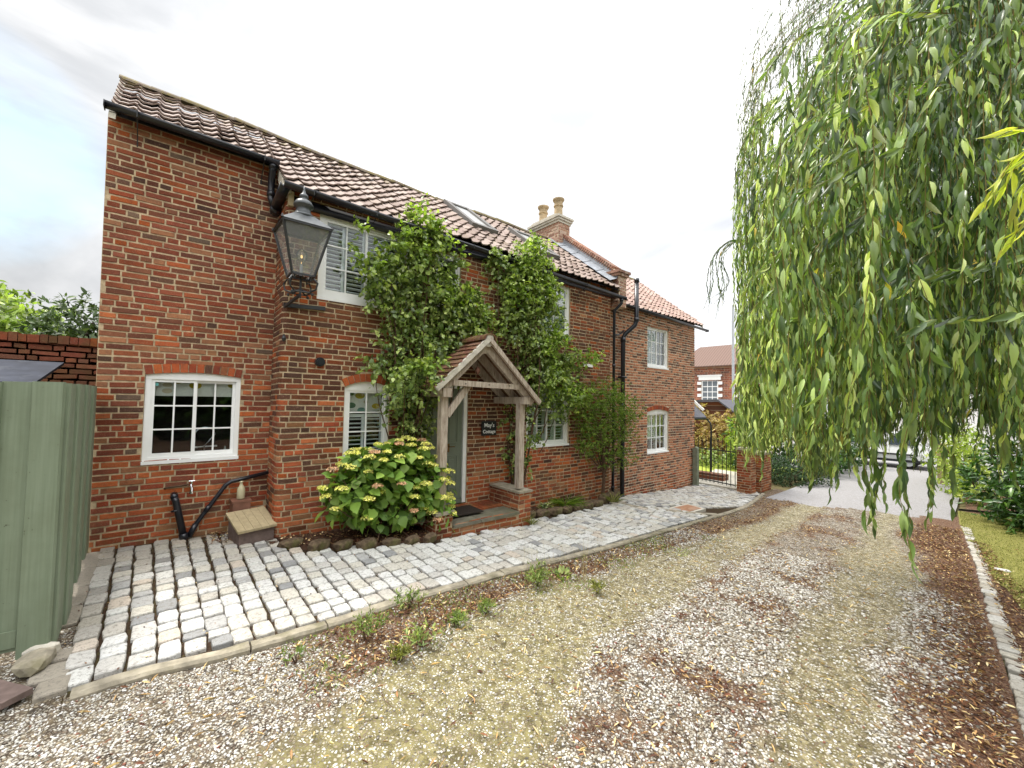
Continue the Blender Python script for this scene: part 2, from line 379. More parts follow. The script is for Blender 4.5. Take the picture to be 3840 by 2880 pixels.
def tile_mat(name, c0, c1, c2, moss=.25, rough=.55):
    m, nt, b = pmat(name, rough, .35); r = rndattr(nt); co = objco(nt)
    c = ramp(nt, r[0], [(0, c0), (.5, c1), (1, c2)]).outputs[0]
    n = noise(nt, co, 18, 6, .65); c = mixc(nt, ramp(nt, n, [(.5, 0.), (.72, .5)]).outputs[0], c, (.30, .25, .20))
    c = mixc(nt, ramp(nt, noise(nt, co, 55, 4, .7), [(.56, 0.), (.7, .65)]).outputs[0], c, (.07, .05, .045))
    c = mixc(nt, math_(nt, 'MULTIPLY', r[2], ramp(nt, noise(nt, co, 11, 5, .7), [(.45, 0.), (.58, 1.)]).outputs[0]), c, (.20, .16, .05))
    L(nt, c, b.inputs['Base Color']); bump(nt, b, n, .35, .006); return m
M_PANT = tile_mat('clay_pantile', (.19, .132, .110), (.27, .200, .172), (.34, .268, .235), rough=.75)
M_RIDGE = tile_mat('lichened_ridge_tile', (.13, .10, .075), (.20, .16, .12), (.17, .14, .07), rough=.8)
M_PORCHT = tile_mat('red_clay_tile', (.13, .045, .032), (.20, .075, .048), (.27, .14, .095))
M_PANTF = tile_mat('orange_pantile', (.31, .195, .16), (.40, .27, .225), (.46, .34, .29))

def sett_mat():
    m, nt, b = pmat('granite_setts', .75, .25); r = rndattr(nt); co = objco(nt)
    c = ramp(nt, r[0], [(0, (.50, .48, .44)), (.18, (.53, .50, .43)), (.36, (.38, .375, .36)), (.46, (.58, .57, .53)), (.68, (.47, .44, .385)), (.82, (.27, .27, .265)), (.87, (.60, .59, .56)), (.97, (.52, .45, .37))], 'CONSTANT').outputs[0]
    c = mixc(nt, r[2], c, (.27, .235, .18))
    n = noise(nt, co, 34, 6, .7); c = mixc(nt, ramp(nt, n, [(.50, 0.), (.66, .7)]).outputs[0], c, (.17, .15, .125))
    c = mixc(nt, ramp(nt, noise(nt, co, 120, 2, .6), [(.62, 0.), (.70, .8)]).outputs[0], c, (.06, .055, .05))
    L(nt, c, b.inputs['Base Color']); bump(nt, b, n, .6, .008); return m
M_SETT = sett_mat()

def gravel_mat():
    m, nt, b = pmat('pea_gravel', .85, .2); z = rndattr(nt); co = objco(nt)
    wv = nt.nodes.new('ShaderNodeVectorMath'); wv.operation = 'ADD'; L(nt, co, wv.inputs[0])
    wn = new(nt, 'ShaderNodeTexNoise', Scale=30., Detail=2); L(nt, co, wn.inputs[0])
    sc_ = nt.nodes.new('ShaderNodeVectorMath'); sc_.operation = 'SCALE'; sc_.inputs['Scale'].default_value = .012
    L(nt, wn.outputs['Color'], sc_.inputs[0]); L(nt, sc_.outputs[0], wv.inputs[1])
    v = new(nt, 'ShaderNodeTexVoronoi', Scale=54.); L(nt, wv.outputs[0], v.inputs['Vector'])
    ve = new(nt, 'ShaderNodeTexVoronoi', Scale=54., feature='DISTANCE_TO_EDGE'); L(nt, wv.outputs[0], ve.inputs['Vector'])
    sv = nt.nodes.new('ShaderNodeSeparateColor'); L(nt, v.outputs['Color'], sv.inputs[0])
    peb = ramp(nt, sv.outputs[0], [(0, (.41, .37, .29)), (.2, (.28, .235, .165)), (.34, (.52, .50, .44)), (.50, (.20, .18, .145)), (.62, (.64, .625, .59)), (.74, (.18, .14, .105)), (.86, (.36, .325, .265)), (.95, (.09, .08, .07))], 'CONSTANT').outputs[0]
    n_lo = noise(nt, co, 2.2, 6, .6); n_mid = noise(nt, co, 11, 5, .65); n_hi = noise(nt, co, 60, 4, .7)
    gap_loose = ramp(nt, n_mid, [(.35, (.050, .036, .026)), (.65, (.15, .115, .08))]).outputs[0]
    gap_track = ramp(nt, n_mid, [(.35, (.125, .108, .045)), (.65, (.23, .195, .11))]).outputs[0]
    gap_ = mixc(nt, z[0], gap_loose, gap_track)
    thr = math_(nt, 'ADD', math_(nt, 'MULTIPLY', z[0], .035), math_(nt, 'MULTIPLY', n_hi, .19))
    pm = math_(nt, 'MULTIPLY', math_(nt, 'SUBTRACT', ve.outputs['Distance'], math_(nt, 'MULTIPLY', thr, .9)), 9., True)
    c = mixc(nt, pm, gap_, peb)
    vb2 = new(nt, 'ShaderNodeTexVoronoi', Scale=21.); L(nt, wv.outputs[0], vb2.inputs['Vector']); s2_ = nt.nodes.new('ShaderNodeSeparateColor'); L(nt, vb2.outputs['Color'], s2_.inputs[0])
    c = mixc(nt, 1., c, ramp(nt, s2_.outputs[1], [(.0, (.62, .60, .57)), (.5, (.95, .95, .95)), (1., (1.3, 1.3, 1.3))]).outputs[0], 'MULTIPLY')
    # moss and litter
    c = mixc(nt, math_(nt, 'MULTIPLY', math_(nt, 'MULTIPLY', z[2], ramp(nt, n_mid, [(.42, 0.), (.62, .85)]).outputs[0]), math_(nt, 'SUBTRACT', 1., math_(nt, 'MULTIPLY', pm, .75))), c, ramp(nt, n_hi, [(.35, (.11, .10, .03)), (.65, (.29, .26, .09))]).outputs[0])
    lit = ramp(nt, n_hi, [(.34, (.030, .016, .011)), (.49, (.115, .052, .030)), (.60, (.22, .12, .06)), (.70, (.44, .32, .17))]).outputs[0]
    lm = math_(nt, 'SUBTRACT', math_(nt, 'ADD', math_(nt, 'MULTIPLY', z[1], 1.5), math_(nt, 'MULTIPLY', n_mid, 1.1)), .75, True)
    c = mixc(nt, math_(nt, 'MULTIPLY', lm, ramp(nt, n_hi, [(.36, 1.), (.62, .7)]).outputs[0]), c, lit)
    L(nt, c, b.inputs['Base Color'])
    h = math_(nt, 'ADD', math_(nt, 'MULTIPLY', pm, .6), n_hi); bump(nt, b, h, .8, .006); return m
M_GRAVEL = gravel_mat()
def pebble_mat():
    m, nt, b = pmat('loose_pebbles', .7, .25); r = rndattr(nt)
    c = ramp(nt, r[0], [(0, (.42, .40, .35)), (.22, (.30, .265, .21)), (.36, (.54, .525, .49)), (.53, (.24, .215, .175)), (.62, (.64, .625, .60)), (.78, (.17, .14, .11)), (.87, (.40, .365, .30)), (.985, (.22, .09, .06))], 'CONSTANT').outputs[0]
    L(nt, c, b.inputs['Base Color']); return m
M_PEB = pebble_mat()
def leaf_mat(name, stops, trans=.35, rough=.45, spec=.35, under=(1.15, 1.15, 1.1), tstops=None):
    m = bpy.data.materials.new(name); m.use_nodes = True; nt = m.node_tree; b = nt.nodes['Principled BSDF']; out = nt.nodes['Material Output']
    r = rndattr(nt); c = ramp(nt, r[0], stops).outputs[0]
    v = nt.nodes.new('ShaderNodeHueSaturation'); L(nt, c, v.inputs['Color'])
    L(nt, math_(nt, 'ADD', math_(nt, 'MULTIPLY', r[1], .95), .50), v.inputs['Value']); c = v.outputs[0]
    g = nt.nodes.new('ShaderNodeNewGeometry'); c2 = mixc(nt, g.outputs['Backfacing'], c, mixc(nt, 1., c, under, 'MULTIPLY'))
    L(nt, c2, b.inputs['Base Color']); b.inputs['Roughness'].default_value = rough; b.inputs['Specular IOR Level'].default_value = spec
    t = nt.nodes.new('ShaderNodeBsdfTranslucent'); L(nt, mixc(nt, 1., c, (1.5, 1.75, .55), 'MULTIPLY'), t.inputs[0])
    mx = nt.nodes.new('ShaderNodeMixShader'); mx.inputs[0].default_value = trans
    L(nt, b.outputs[0], mx.inputs[1]); L(nt, t.outputs[0], mx.inputs[2]); L(nt, mx.outputs[0], out.inputs[0]); return m
M_WIL = leaf_mat('willow_leaf', [(0, (.045, .085, .026)), (.35, (.115, .18, .050)), (.7, (.265, .345, .095)), (.965, (.52, .58, .18)), (.985, (.50, .42, .06)), (1, (.50, .30, .05))], .36, .30, .7, (1.75, 1.75, 2.2))
M_WILS = leaf_mat('willow_spray_leaf', [(0, (.36, .44, .08)), (1, (.62, .60, .12))], .45, .4, .4, (1.1, 1.1, 1.3))
M_CLIM = leaf_mat('climber_leaf', [(0, (.060, .10, .030)), (.35, (.13, .19, .052)), (.7, (.27, .34, .10)), (1, (.46, .51, .20))], .30, .34, .55)
M_CLIMB = leaf_mat('climber_leaf_bright', [(0, (.12, .19, .04)), (.5, (.23, .32, .065)), (1, (.42, .47, .12))], .36, .38, .45)
M_HYD = leaf_mat('hydrangea_leaf', [(0, (.10, .185, .040)), (.6, (.18, .29, .055)), (1, (.30, .41, .085))], .30, .42, .35)
M_FEA = leaf_mat('feathery_leaf', [(0, (.07, .12, .022)), (.6, (.14, .21, .04)), (1, (.27, .34, .07))], .35, .5, .2)
M_LAUR = leaf_mat('laurel_leaf', [(0, (.022, .060, .014)), (.6, (.045, .105, .022)), (1, (.11, .20, .035))], .22, .32, .5)
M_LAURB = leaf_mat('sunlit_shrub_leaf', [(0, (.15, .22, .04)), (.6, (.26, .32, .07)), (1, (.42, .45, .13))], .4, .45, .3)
M_YEW = leaf_mat('yew_needle', [(0, (.018, .045, .018)), (1, (.05, .09, .035))], .12, .5, .25)
M_TREEA = leaf_mat('ash_leaf', [(0, (.13, .19, .055)), (.6, (.24, .31, .09)), (1, (.40, .45, .16))], .4, .45, .4)
M_TREEB = leaf_mat('pine_leaf', [(0, (.035, .065, .026)), (1, (.085, .12, .045))], .2, .5, .3)
M_SMOKE = leaf_mat('bronze_leaf', [(0, (.22, .10, .06)), (.5, (.34, .24, .11)), (1, (.46, .38, .18))], .3, .5, .2)
M_GRASSB = leaf_mat('grass_blade', [(0, (.10, .13, .03)), (.6, (.19, .20, .05)), (1, (.34, .30, .11))], .3, .55, .2)
M_WEED = leaf_mat('weed_leaf', [(0, (.10, .15, .04)), (.6, (.20, .26, .08)), (1, (.36, .40, .14))], .35, .5, .25)
M_DRY = leaf_mat('fallen_leaf', [(0, (.05, .020, .013)), (.35, (.13, .052, .028)), (.62, (.24, .12, .055)), (.85, (.52, .36, .17)), (1, (.68, .58, .36))], .1, .6, .25)
M_FLY = leaf_mat('flower_lime', [(0, (.62, .60, .13)), (1, (.80, .74, .30))], .2, .6, .1)
M_FLP = leaf_mat('flower_pink', [(0, (.62, .36, .25)), (1, (.72, .50, .32))], .2, .6, .1)
M_BARK = simple('willow_bark', (.085, .068, .045), .95, .1, .35, 14, .8)
M_TWIG = simple('willow_twig', (.20, .155, .05), .7, .25, .25, 20, .1)
M_STEM = simple('brown_stem', (.10, .062, .04), .9, .1, .3, 20, .3)
M_LAWN = simple('lawn_turf', (.19, .185, .055), .95, .05, .45, 26, 1., dirt=((.27, .24, .09), .7))
M_EARTH = simple('garden_earth', (.14, .115, .06), .98, .05, .4, 6, .6, dirt=((.13, .16, .04), .7))
M_TARM = simple('worn_tarmac', (.27, .262, .262), .9, .2, .25, 40, .8, dirt=((.19, .17, .15), .6))
M_KERB = simple('kerb_stone', (.30, .265, .20), .92, .15, .38, 9, .9, dirt=((.12, .11, .045), .85))
M_ORANGE = simple('orange_clay', (.36, .19, .11), .8, .2, .3, 11, .3, dirt=((.42, .36, .28), .7))
M_SHUT = simple('shutter_white', (.82, .83, .82), .5, .3, .03, 6, 0)
M_CARW = simple('white_car_paint', (.78, .79, .80), .18, .6, .03, 3, 0)
M_RUB = simple('tyre_rubber', (.02, .02, .02), .8, .2, .2, 20, .1)
M_CGL = simple('car_glass', (.03, .045, .06), .06, .7, .1, 3, 0)
M_LAMPR = simple('red_lens', (.45, .02, .015), .2, .6, .1, 5, 0)
M_RENDER = simple('white_render', (.74, .73, .70), .8, .2, .06, 3, .1)
M_BULB = glass_mat('bulb_glass', (.92, .90, .82), 1.2, .06)
def emit(name, col, s_):
    m = bpy.data.materials.new(name); m.use_nodes = True; b = m.node_tree.nodes['Principled BSDF']
    b.inputs['Emission Color'].default_value = col+(1,); b.inputs['Emission Strength'].default_value = s_; b.inputs['Base Color'].default_value = col+(1,); return m
M_FIL = emit('lit_filament', (1., .62, .25), 1.)
_n = M_LGLASS.node_tree; _o = [n for n in _n.nodes if n.type == 'OUTPUT_MATERIAL'][0]; _src = _o.inputs[0].links[0].from_socket   # pale haze painted into the lantern glass for a lighter look
_d = new(_n, 'ShaderNodeBsdfDiffuse'); _d.inputs[0].default_value = (.62, .63, .62, 1); _m2 = _n.nodes.new('ShaderNodeMixShader'); _m2.inputs[0].default_value = .20
L(_n, _src, _m2.inputs[1]); L(_n, _d.outputs[0], _m2.inputs[2]); L(_n, _m2.outputs[0], _o.inputs[0])
# ------------------------------------------------------------------ brickwork
class Open:
    def __init__(s, u0, u1, z0, z1, rise=0., ring=0.):
        s.u0, s.u1, s.z0, s.z1, s.rise, s.ring = u0, u1, z0, z1, rise, ring
        if rise:
            h = (u1-u0)/2; s.R = (h*h+rise*rise)/(2*rise); s.cz = z1+rise-s.R; s.cu = (u0+u1)/2
    def span(s, z, z2=None):
        """horizontal interval with no wall bricks at height z"""
        if s.z0 < z < s.z1: return (s.u0, s.u1)
        if s.rise and z >= s.z1:
            Ro = s.R+s.ring; d = z-s.cz
            if d < Ro:
                w = math.sqrt(Ro*Ro-d*d)
                # the springing of the outer ring
                wmax = (s.u1-s.u0)/2*(Ro/s.R)
                w = min(w, wmax)
                if z < s.cz+math.cos(math.asin(min(1, ((s.u1-s.u0)/2)/s.R)))*Ro or w > 0: return (s.cu-w, s.cu+w)
        return None
    def top(s, u):
        if not s.rise: return s.z1
        return s.cz+math.sqrt(max(0, s.R*s.R-(u-s.cu)**2))

def brickwork(mb, u0, u1, z0, z1, mp, opens=(), course=.0725, bl=.232, zf=None, hdr='mix', gap=.0165, dep=.007, damp=None, z0f=None, z1f=None, jit=1., mix2=None, pale=None):
    nz = int((z1-z0)/course)+1; off = 0
    for i in range(nz):
        za = z0+i*course; zb = za+course-gap; zm = (za+zb)/2
        if zm > z1+.02: break
        if z0f and False: pass
        iv = [(u0, u1)]
        for o in opens:
            sp = o.span(zm)
            if sp:
                nv = []
                for a, b in iv:
                    if sp[0] > a: nv.append((a, min(b, sp[0])))
                    if sp[1] < b: nv.append((max(a, sp[1]), b))
                iv = nv
        u = u0-random.random()*bl
        if hdr == 'flem': u = u0-(.5*bl+.05 if i % 2 else 0)-random.random()*.03
        k = 0
        while u < u1:
            if hdr == 'flem': ln = bl if (k % 2 == 0) else bl*.5
            elif hdr == 'mix': ln = bl*.5 if random.random() < (.18 if i % 4 else .65) else bl
            else: ln = bl
            ln *= 1+random.uniform(-.045, .045)*jit; k += 1
            ua, ub = u, u+ln-gap; u += ln
            for a, b in iv:
                xa, xb = max(ua, a+.004), min(ub, b-.004)
                if xb-xa < .03: continue
                um = (xa+xb)/2
                if z0f and zm < z0f(um): continue
                if z1f and zm > z1f(um): continue
                w1 = random.uniform(-.0022, .0022)*jit; w2 = random.uniform(-.0022, .0022)*jit; sl = random.uniform(-.003, .003)*jit
                dd = dep*(1+random.uniform(-.45, .5)*jit); tl = random.uniform(-.003, .003)
                wav = (float(vnoise(um, zm, 1.3, 3))-.5)*.022*jit
                r = random.random(); r2 = random.random()
                if hdr == 'flem' and ln < bl*.7: r = .5+random.random()*.16 if random.random() < .36 else r
                if pale and random.random() < pale(um, zm): r = .82
                col = (min(.999, r), r2, (damp(um, zm) if damp else 0.), 1)
                mb.mi = 0
                if mix2 and r != .82 and random.random() < mix2(um, zm): mb.mi = 2
                ns = 1
                cuts = [xa, xb]
                if hasattr(mp, 'cuts'):
                    cuts = [xa]+[c for c in mp.cuts if xa+.004 < c < xb-.004]+[xb]
                vs = []; fs = []; n = len(cuts)
                for t, uu in enumerate(cuts):
                    e = .004 if t in (0, n-1) else 0; sgn = 1 if t == 0 else -1
                    f = (uu-xa)/(xb-xa); s_ = sl*(f-.5)*2
                    for (q, dpt) in ((za+w1+s_+wav, 0), (za+w1+s_+wav+.004, dd+tl), (zb+w2+s_+wav-.004, dd-tl), (zb+w2+s_+wav, 0)):
                        inset = e*sgn if dpt else 0
                        vs.append(mp(uu+inset, q, dpt))
                for t in range(n-1):
                    for q in range(3): fs.append((t*4+q, t*4+q+1, (t+1)*4+q+1, (t+1)*4+q))
                fs += [(0, 3, 2, 1), ((n-1)*4, (n-1)*4+1, (n-1)*4+2, (n-1)*4+3)]
                mb.add(vs, fs, col)
    mb.mi = 0
def arch_ring(mb, o, mp, n=None, dep=.014):
    ha = math.asin((o.u1-o.u0)/2/o.R); arc = o.R*ha*2; n = n or int(arc/.076)
    for i in range(n):
        a0 = -ha+2*ha*i/n+.0045/o.R; a1 = -ha+2*ha*(i+1)/n-.0045/o.R
        vs = []; d = dep*random.uniform(.6, 1.3); mb.mi = 2
        for (a, r_) in ((a0, o.R), (a1, o.R), (a1, o.R+o.ring-.006), (a0, o.R+o.ring-.006)):
            vs.append(mp(o.cu+r_*math.sin(a), o.cz+r_*math.cos(a), 0))
        for (a, r_) in ((a0, o.R), (a1, o.R), (a1, o.R+o.ring-.006), (a0, o.R+o.ring-.006)):
            am = (a0+a1)/2; vs.append(mp(o.cu+r_*math.sin(am+(a-am)*.93), o.cz+r_*math.cos(a)+(.002 if r_ > o.R else -.0), d))
        mb.add(vs, [(4, 5, 6, 7), (0, 1, 5, 4), (1, 2, 6, 5), (2, 3, 7, 6), (3, 0, 4, 7)], (random.random()*.99, random.random(), 0, 1))
    mb.mi = 0
def mortar(mb, u0, u1, z0, z1, mp, opens=(), dep=.09, extra=()):
    us = {u0, u1}; zs = {z0, z1}; R = []
    for o in opens:
        if o.rise:
            for i in range(10):
                a = o.u0+(o.u1-o.u0)*i/10; b = o.u0+(o.u1-o.u0)*(i+1)/10; R.append((a, b, o.z0, max(o.top(a), o.top(b))+.004))
        else: R.append((o.u0, o.u1, o.z0, o.z1))
    for a, b, c, d in R: us |= {a, b}; zs |= {c, d}
    us |= set(getattr(mp, 'cuts', [])); us = sorted(u for u in us if u0 <= u <= u1)
    us2 = []
    for a, b in zip(us[:-1], us[1:]):
        k = max(1, int((b-a)/.8)); us2 += [a+(b-a)*i/k for i in range(k)]
    us = us2+[us[-1]]; zs = sorted(z for z in zs if z0 <= z <= z1)
    mb.mi = 1
    for a, b in zip(us[:-1], us[1:]):
        if b-a < 1e-5: continue
        for c, d in zip(zs[:-1], zs[1:]):
            if d-c < 1e-5: continue
            um, zm = (a+b)/2, (c+d)/2
            if any(q[0] < um < q[1] and q[2] < zm < q[3] for q in R): continue
            mb.add([mp(a, c, 0), mp(b, c, 0), mp(b, d, 0), mp(a, d, 0)], [(0, 1, 2, 3)])
    for a, b, c, d in R:                      # reveals
        t = lambda u, z: (mp(u, z, 0), mp(u, z, -dep))
    for o in opens:
        for uu, q in ((o.u0, 1), (o.u1, -1)):
            mb.add([mp(uu, o.z0, 0), mp(uu, o.z0, -dep), mp(uu, o.z1, -dep), mp(uu, o.z1, 0)], [(0, 1, 2, 3)])
        mb.add([mp(o.u0, o.z0, 0), mp(o.u1, o.z0, 0), mp(o.u1, o.z0, -dep), mp(o.u0, o.z0, -dep)], [(0, 1, 2, 3)])
        n = 10 if o.rise else 1
        for i in range(n):
            a = o.u0+(o.u1-o.u0)*i/n; b = o.u0+(o.u1-o.u0)*(i+1)/n
            mb.add([mp(a, o.top(a) if o.rise else o.z1, 0), mp(b, o.top(b) if o.rise else o.z1, 0), mp(b, o.top(b) if o.rise else o.z1, -dep), mp(a, o.top(a) if o.rise else o.z1, -dep)], [(0, 1, 2, 3)])
    mb.mi = 0
def lay(mb, u0, u1, z0, z1, mp, opens=(), **k):
    mortar(mb, u0, u1, z0, z1, mp, opens); brickwork(mb, u0, u1, z0, z1, mp, opens, **k)
    for o in opens:
        if o.rise and o.ring: arch_ring(mb, o, mp)

YL, YF_, YR = 6.60, 6.02, 6.30
COTT = thing('brick_cottage', 'long red brick cottage with wavy clay pantile roof, white windows and timber porch', 'cottage', (3.7, 7, 0))
FARH = thing('brick_house', 'lighter orange brick house joined to the far end of the cottage, beyond the black downpipes', 'house', (10.8, 7.3, -.7))

# openings
O_K = Open(-.232, .727, .925, 1.995, .045, .115)
O_UB = Open(1.50, 2.86, 3.13, 4.36)
O_C = Open(1.912, 2.588, .86, 1.915, .085, .12)
O_D = Open(3.13, 4.03, -.06, 2.02)
O_S = Open(3.33, 3.82, 3.28, 4.25)
O_E = Open(5.42, 6.66, .83, 1.96, .06, .11)
O_U3 = Open(5.72, 6.66, 3.13, 4.28)
O_G = Open(10.18, 11.30, 2.76, 3.92)
O_H = Open(10.19, 11.32, .34, 1.50, .07, .115)

def mpL(u, z, d): return (u-.045*(z/5)*max(0, min(1, (.2-u)/.85)), YL-d, z)
RB = .09
def mpF(u, z, d):
    # u runs along the return face (from the inner corner), round the bullnose, then along the front
    L1 = (YL-YF_)-RB; La = RB*math.pi/2
    if u < L1: return (1.09-d, YL-u, z)
    if u < L1+La:
        a = (u-L1)/RB; return (1.09+RB-(RB+d)*math.cos(a), YF_+RB-(RB+d)*math.sin(a), z)
    return (1.09+RB+(u-L1-La), YF_-d, z)
UF = lambda x: x-(1.09+RB)+(YL-YF_)-RB+RB*math.pi/2
mpF.cuts = [(YL-YF_)-RB+RB*math.pi/2*i/4 for i in range(5)]
def mpR(u, z, d): return (u, YR-d, z)
def shiftO(o): return Open(UF(o.u0), UF(o.u1), o.z0, o.z1, o.rise, o.ring)

dampL = lambda u, z: max(0., min(1., (.45-z)/.6))*.75
dampF = lambda u, z: max(0., min(1., (.5-z)/.8))*.5
w = MB(); lay(w, -.638, 1.09, -.12, 5.02, mpL, [O_K], course=.0725, damp=dampL, mix2=lambda u, z: min(.9, max(.04, 1.02-z*.42)), pale=lambda u, z: .42*math.exp(-((z-2.12)/.22)**2)*(1 if u < .95 else .3)+.25*math.exp(-((z-.28)/.12)**2-((u-.3)/.25)**2))
w.build('wall', [M_BL, M_MORT, M_BLO], COTT)
w = MB(); lay(w, 0, UF(8.10), -.75, 4.50, mpF, [shiftO(o) for o in (O_UB, O_C, O_D, O_S, O_E, O_U3)], course=.0725, damp=dampF, hdr='mix',
    z0f=lambda u: zg(u+.6)-.2, mix2=lambda u, z: min(.9, max(.06, .98-(z+.05*u)*.46)))
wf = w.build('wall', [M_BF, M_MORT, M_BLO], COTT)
# plain walls closing the cottage (gables and back)
def plainbrick():
    m, nt, b = pmat('brick_plain', .9, .15); co = objco(nt); bt = new(nt, 'ShaderNodeTexBrick', Scale=1.)
    mp_ = new(nt, 'ShaderNodeMapping'); mp_.inputs['Rotation'].default_value = (rad(90), 0, rad(90)); L(nt, co, mp_.inputs[0]); L(nt, mp_.outputs[0], bt.inputs[0])
    bt.inputs['Color1'].default_value = (.2, .07, .04, 1); bt.inputs['Color2'].default_value = (.11, .05, .035, 1); bt.inputs['Mortar'].default_value = (.45, .38, .28, 1)
    bt.inputs['Mortar Size'].default_value = .006; bt.inputs['Brick Width'].default_value = .225; bt.inputs['Row Height'].default_value = .073
    L(nt, bt.outputs[0], b.inputs['Base Color']); return m
M_PLAIN = plainbrick()
g = MB()
g.prism([(YL+.002, -.1), (10.3, -.1), (10.3, 4.55), (8.17, 6.22), (YL+.002, 5.03)], 'x', -.634, -.56)
g.bb(-.55, 13., 10.2, 10.3, -.9, 4.6)
g.build('gable_wall', M_PLAIN, COTT)

w = MB(); lay(w, 8.10, 12.92, -.95, 4.30, mpR, [O_G, O_H], course=.0725, hdr='flem', gap=.019, damp=lambda u, z: max(0, min(1, (-.3-z)/.5))*.3,
    mix2=lambda u, z: min(.8, max(.0, .55-(z+.8)*.9)))
w.build('wall', [M_BR, M_MORTP, M_BLO], FARH)
g = MB(); g.prism([(YR+.002, -1.), (10.2, -1.), (10.2, 4.3), (8.6, 6.1), (YR+.002, 4.32)], 'x', 12.83, 12.916); g.build('gable_wall', M_PLAIN, FARH)
# edge brick return at the end of the cottage front
w = MB()
def mpE(u, z, d): return (8.10+d, YF_+u, z)
lay(w, 0, YR-YF_-.01, -.75, 4.36, mpE, [], hdr='str', bl=.24); w.build('wall_return', [M_BP, M_MORT], COTT)

# ------------------------------------------------------------------ windows
def window(par, o, Y, cols, rows, sashes=2, setb=.035, fw=.055, name='window', proud=None, shutter=None, blind=None, low=0.):
    """o: opening; frame, sashes with glazing bars, glass; returns frame object"""
    u0, u1, z0 = o.u0-.004, o.u1+.004, o.z0-.004; z1 = o.z1
    y0 = Y+setb; y1 = y0+.07
    f = MB(); f.bb(u0, u0+fw, y0, y1, z0, z1); f.bb(u1-fw, u1, y0, y1, z0, z1); f.bb(u0+fw, u1-fw, y0+.002, y1, z0, z0+fw*1.25)
    f.bb(u0-.004, u1+.004, Y-.012, y0-.0005, z0-.012, z0+.030)
    if o.rise:
        top = [(u0+(u1-u0)*i/12, min(o.top(min(max(u0+(u1-u0)*i/12, o.u0), o.u1)), 99)+.003) for i in range(13)]
        f.prism([(u0, z1-.05)]+top+[(u1, z1-.05)], 'y', y0-.003, y1)
        zt = z1-.05
    else: f.bb(u0+fw, u1-fw, y0+.002, y1, z1-fw, z1); zt = z1-fw
    fo = f.build('window_frame', M_WHITE, None)
    fo.name = name
    # the frame is the part; sash, glass, shutters are its pieces
    b = BASE[par.name]; fo.parent = par; fo.data.transform(Matrix.Translation((-b[0], -b[1], -b[2]))); BASE[fo.name] = b
    ua, ub, za, zb = u0+fw, u1-fw, z0+fw*1.25, zt
    sw = (ub-ua)/sashes; sf = .034; gb = .018
    for s_ in range(sashes):
        a = ua+sw*s_-(.014 if s_ else 0); c = ua+sw*(s_+1)+(.014 if s_ < sashes-1 else 0); yy = y0+.012+(.026 if s_ % 2 else 0)
        m = MB(); m.bb(a, a+sf, yy, yy+.035, za, zb); m.bb(c-sf, c, yy, yy+.035, za, zb); m.bb(a+sf, c-sf, yy+.001, yy+.035, za, za+sf*1.3); m.bb(a+sf, c-sf, yy+.001, yy+.035, zb-sf, zb)
        for i in range(1, cols): x = a+sf+(c-a-2*sf)*i/cols; m.bb(x-gb/2, x+gb/2, yy+.004, yy+.03, za+sf*1.3, zb-sf)
        for j in range(1, rows):
            z = za+sf*1.3+(zb-za-sf*2.3)*j/rows
            for i in range(cols):
                xa = a+sf+(c-a-2*sf)*i/cols+(gb/2 if i else 0); xb = a+sf+(c-a-2*sf)*(i+1)/cols-(gb/2 if i < cols-1 else 0)
                m.bb(xa, xb, yy+.005, yy+.029, z-gb/2, z+gb/2)
        m.build('sash', M_WHITE, fo)
        gm = MB(); gm.bb(a+sf-.006, c-sf+.006, yy+.018, yy+.0205, za+sf*1.2, zb-sf*.9); gm.build('pane', M_GLASS, fo)
    if shutter:
        m = MB(); ys = y1+.012
        segs = shutter if isinstance(shutter, list) else [(ua, ub, za, zb)]
        for (a, c, sz0, sz1) in segs:
            k = max(1, round((c-a)/.30)); 
            for q in range(k):
                xa = a+(c-a)*q/k+.004; xb = a+(c-a)*(q+1)/k-.004
                m.bb(xa, xa+.035, ys, ys+.026, sz0, sz1); m.bb(xb-.035, xb, ys, ys+.026, sz0, sz1); m.bb(xa+.035, xb-.035, ys, ys+.026, sz0, sz0+.05); m.bb(xa+.035, xb-.035, ys, ys+.026, sz1-.05, sz1)
                z = sz0+.075
                while z < sz1-.06:
                    R = Matrix.Rotation(rad(-18), 3, 'X'); m.bb(xa+.036, xb-.036, ys-.010, ys+.040, z-.005, z+.005, R=R); z += .062
        m.build('shutter', M_SHUT, fo)
    if blind:
        m = MB(); m.bb(ua, ub, y1+.035, y1+.047, blind, zb+.04); m.build('roman_blind', blind_mat(), fo)
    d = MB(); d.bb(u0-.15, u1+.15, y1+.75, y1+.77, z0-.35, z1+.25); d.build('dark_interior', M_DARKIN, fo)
    return fo
_bm = []
def blind_mat():
    if _bm: return _bm[0]
    m, nt, b = pmat('leaf_print_blind', .9, .1); co = objco(nt); mp_ = new(nt, 'ShaderNodeMapping'); mp_.inputs['Scale'].default_value = (5.2, 1, 8.); L(nt, co, mp_.inputs[0])
    v = new(nt, 'ShaderNodeTexVoronoi', Scale=1., Randomness=.6); L(nt, mp_.outputs[0], v.inputs['Vector']); sv = nt.nodes.new('ShaderNodeSeparateColor'); L(nt, v.outputs['Color'], sv.inputs[0])
    pc = ramp(nt, sv.outputs[0], [(0, (.42, .32, .04)), (.28, (.16, .28, .24)), (.5, (.50, .36, .03)), (.72, (.09, .16, .10)), (.88, (.5, .42, .3))], 'CONSTANT').outputs[0]
    L(nt, mixc(nt, ramp(nt, v.outputs['Distance'], [(.36, 1.), (.39, 0.)]).outputs[0], (.66, .64, .58), pc), b.inputs['Base Color']); _bm.append(m); return m

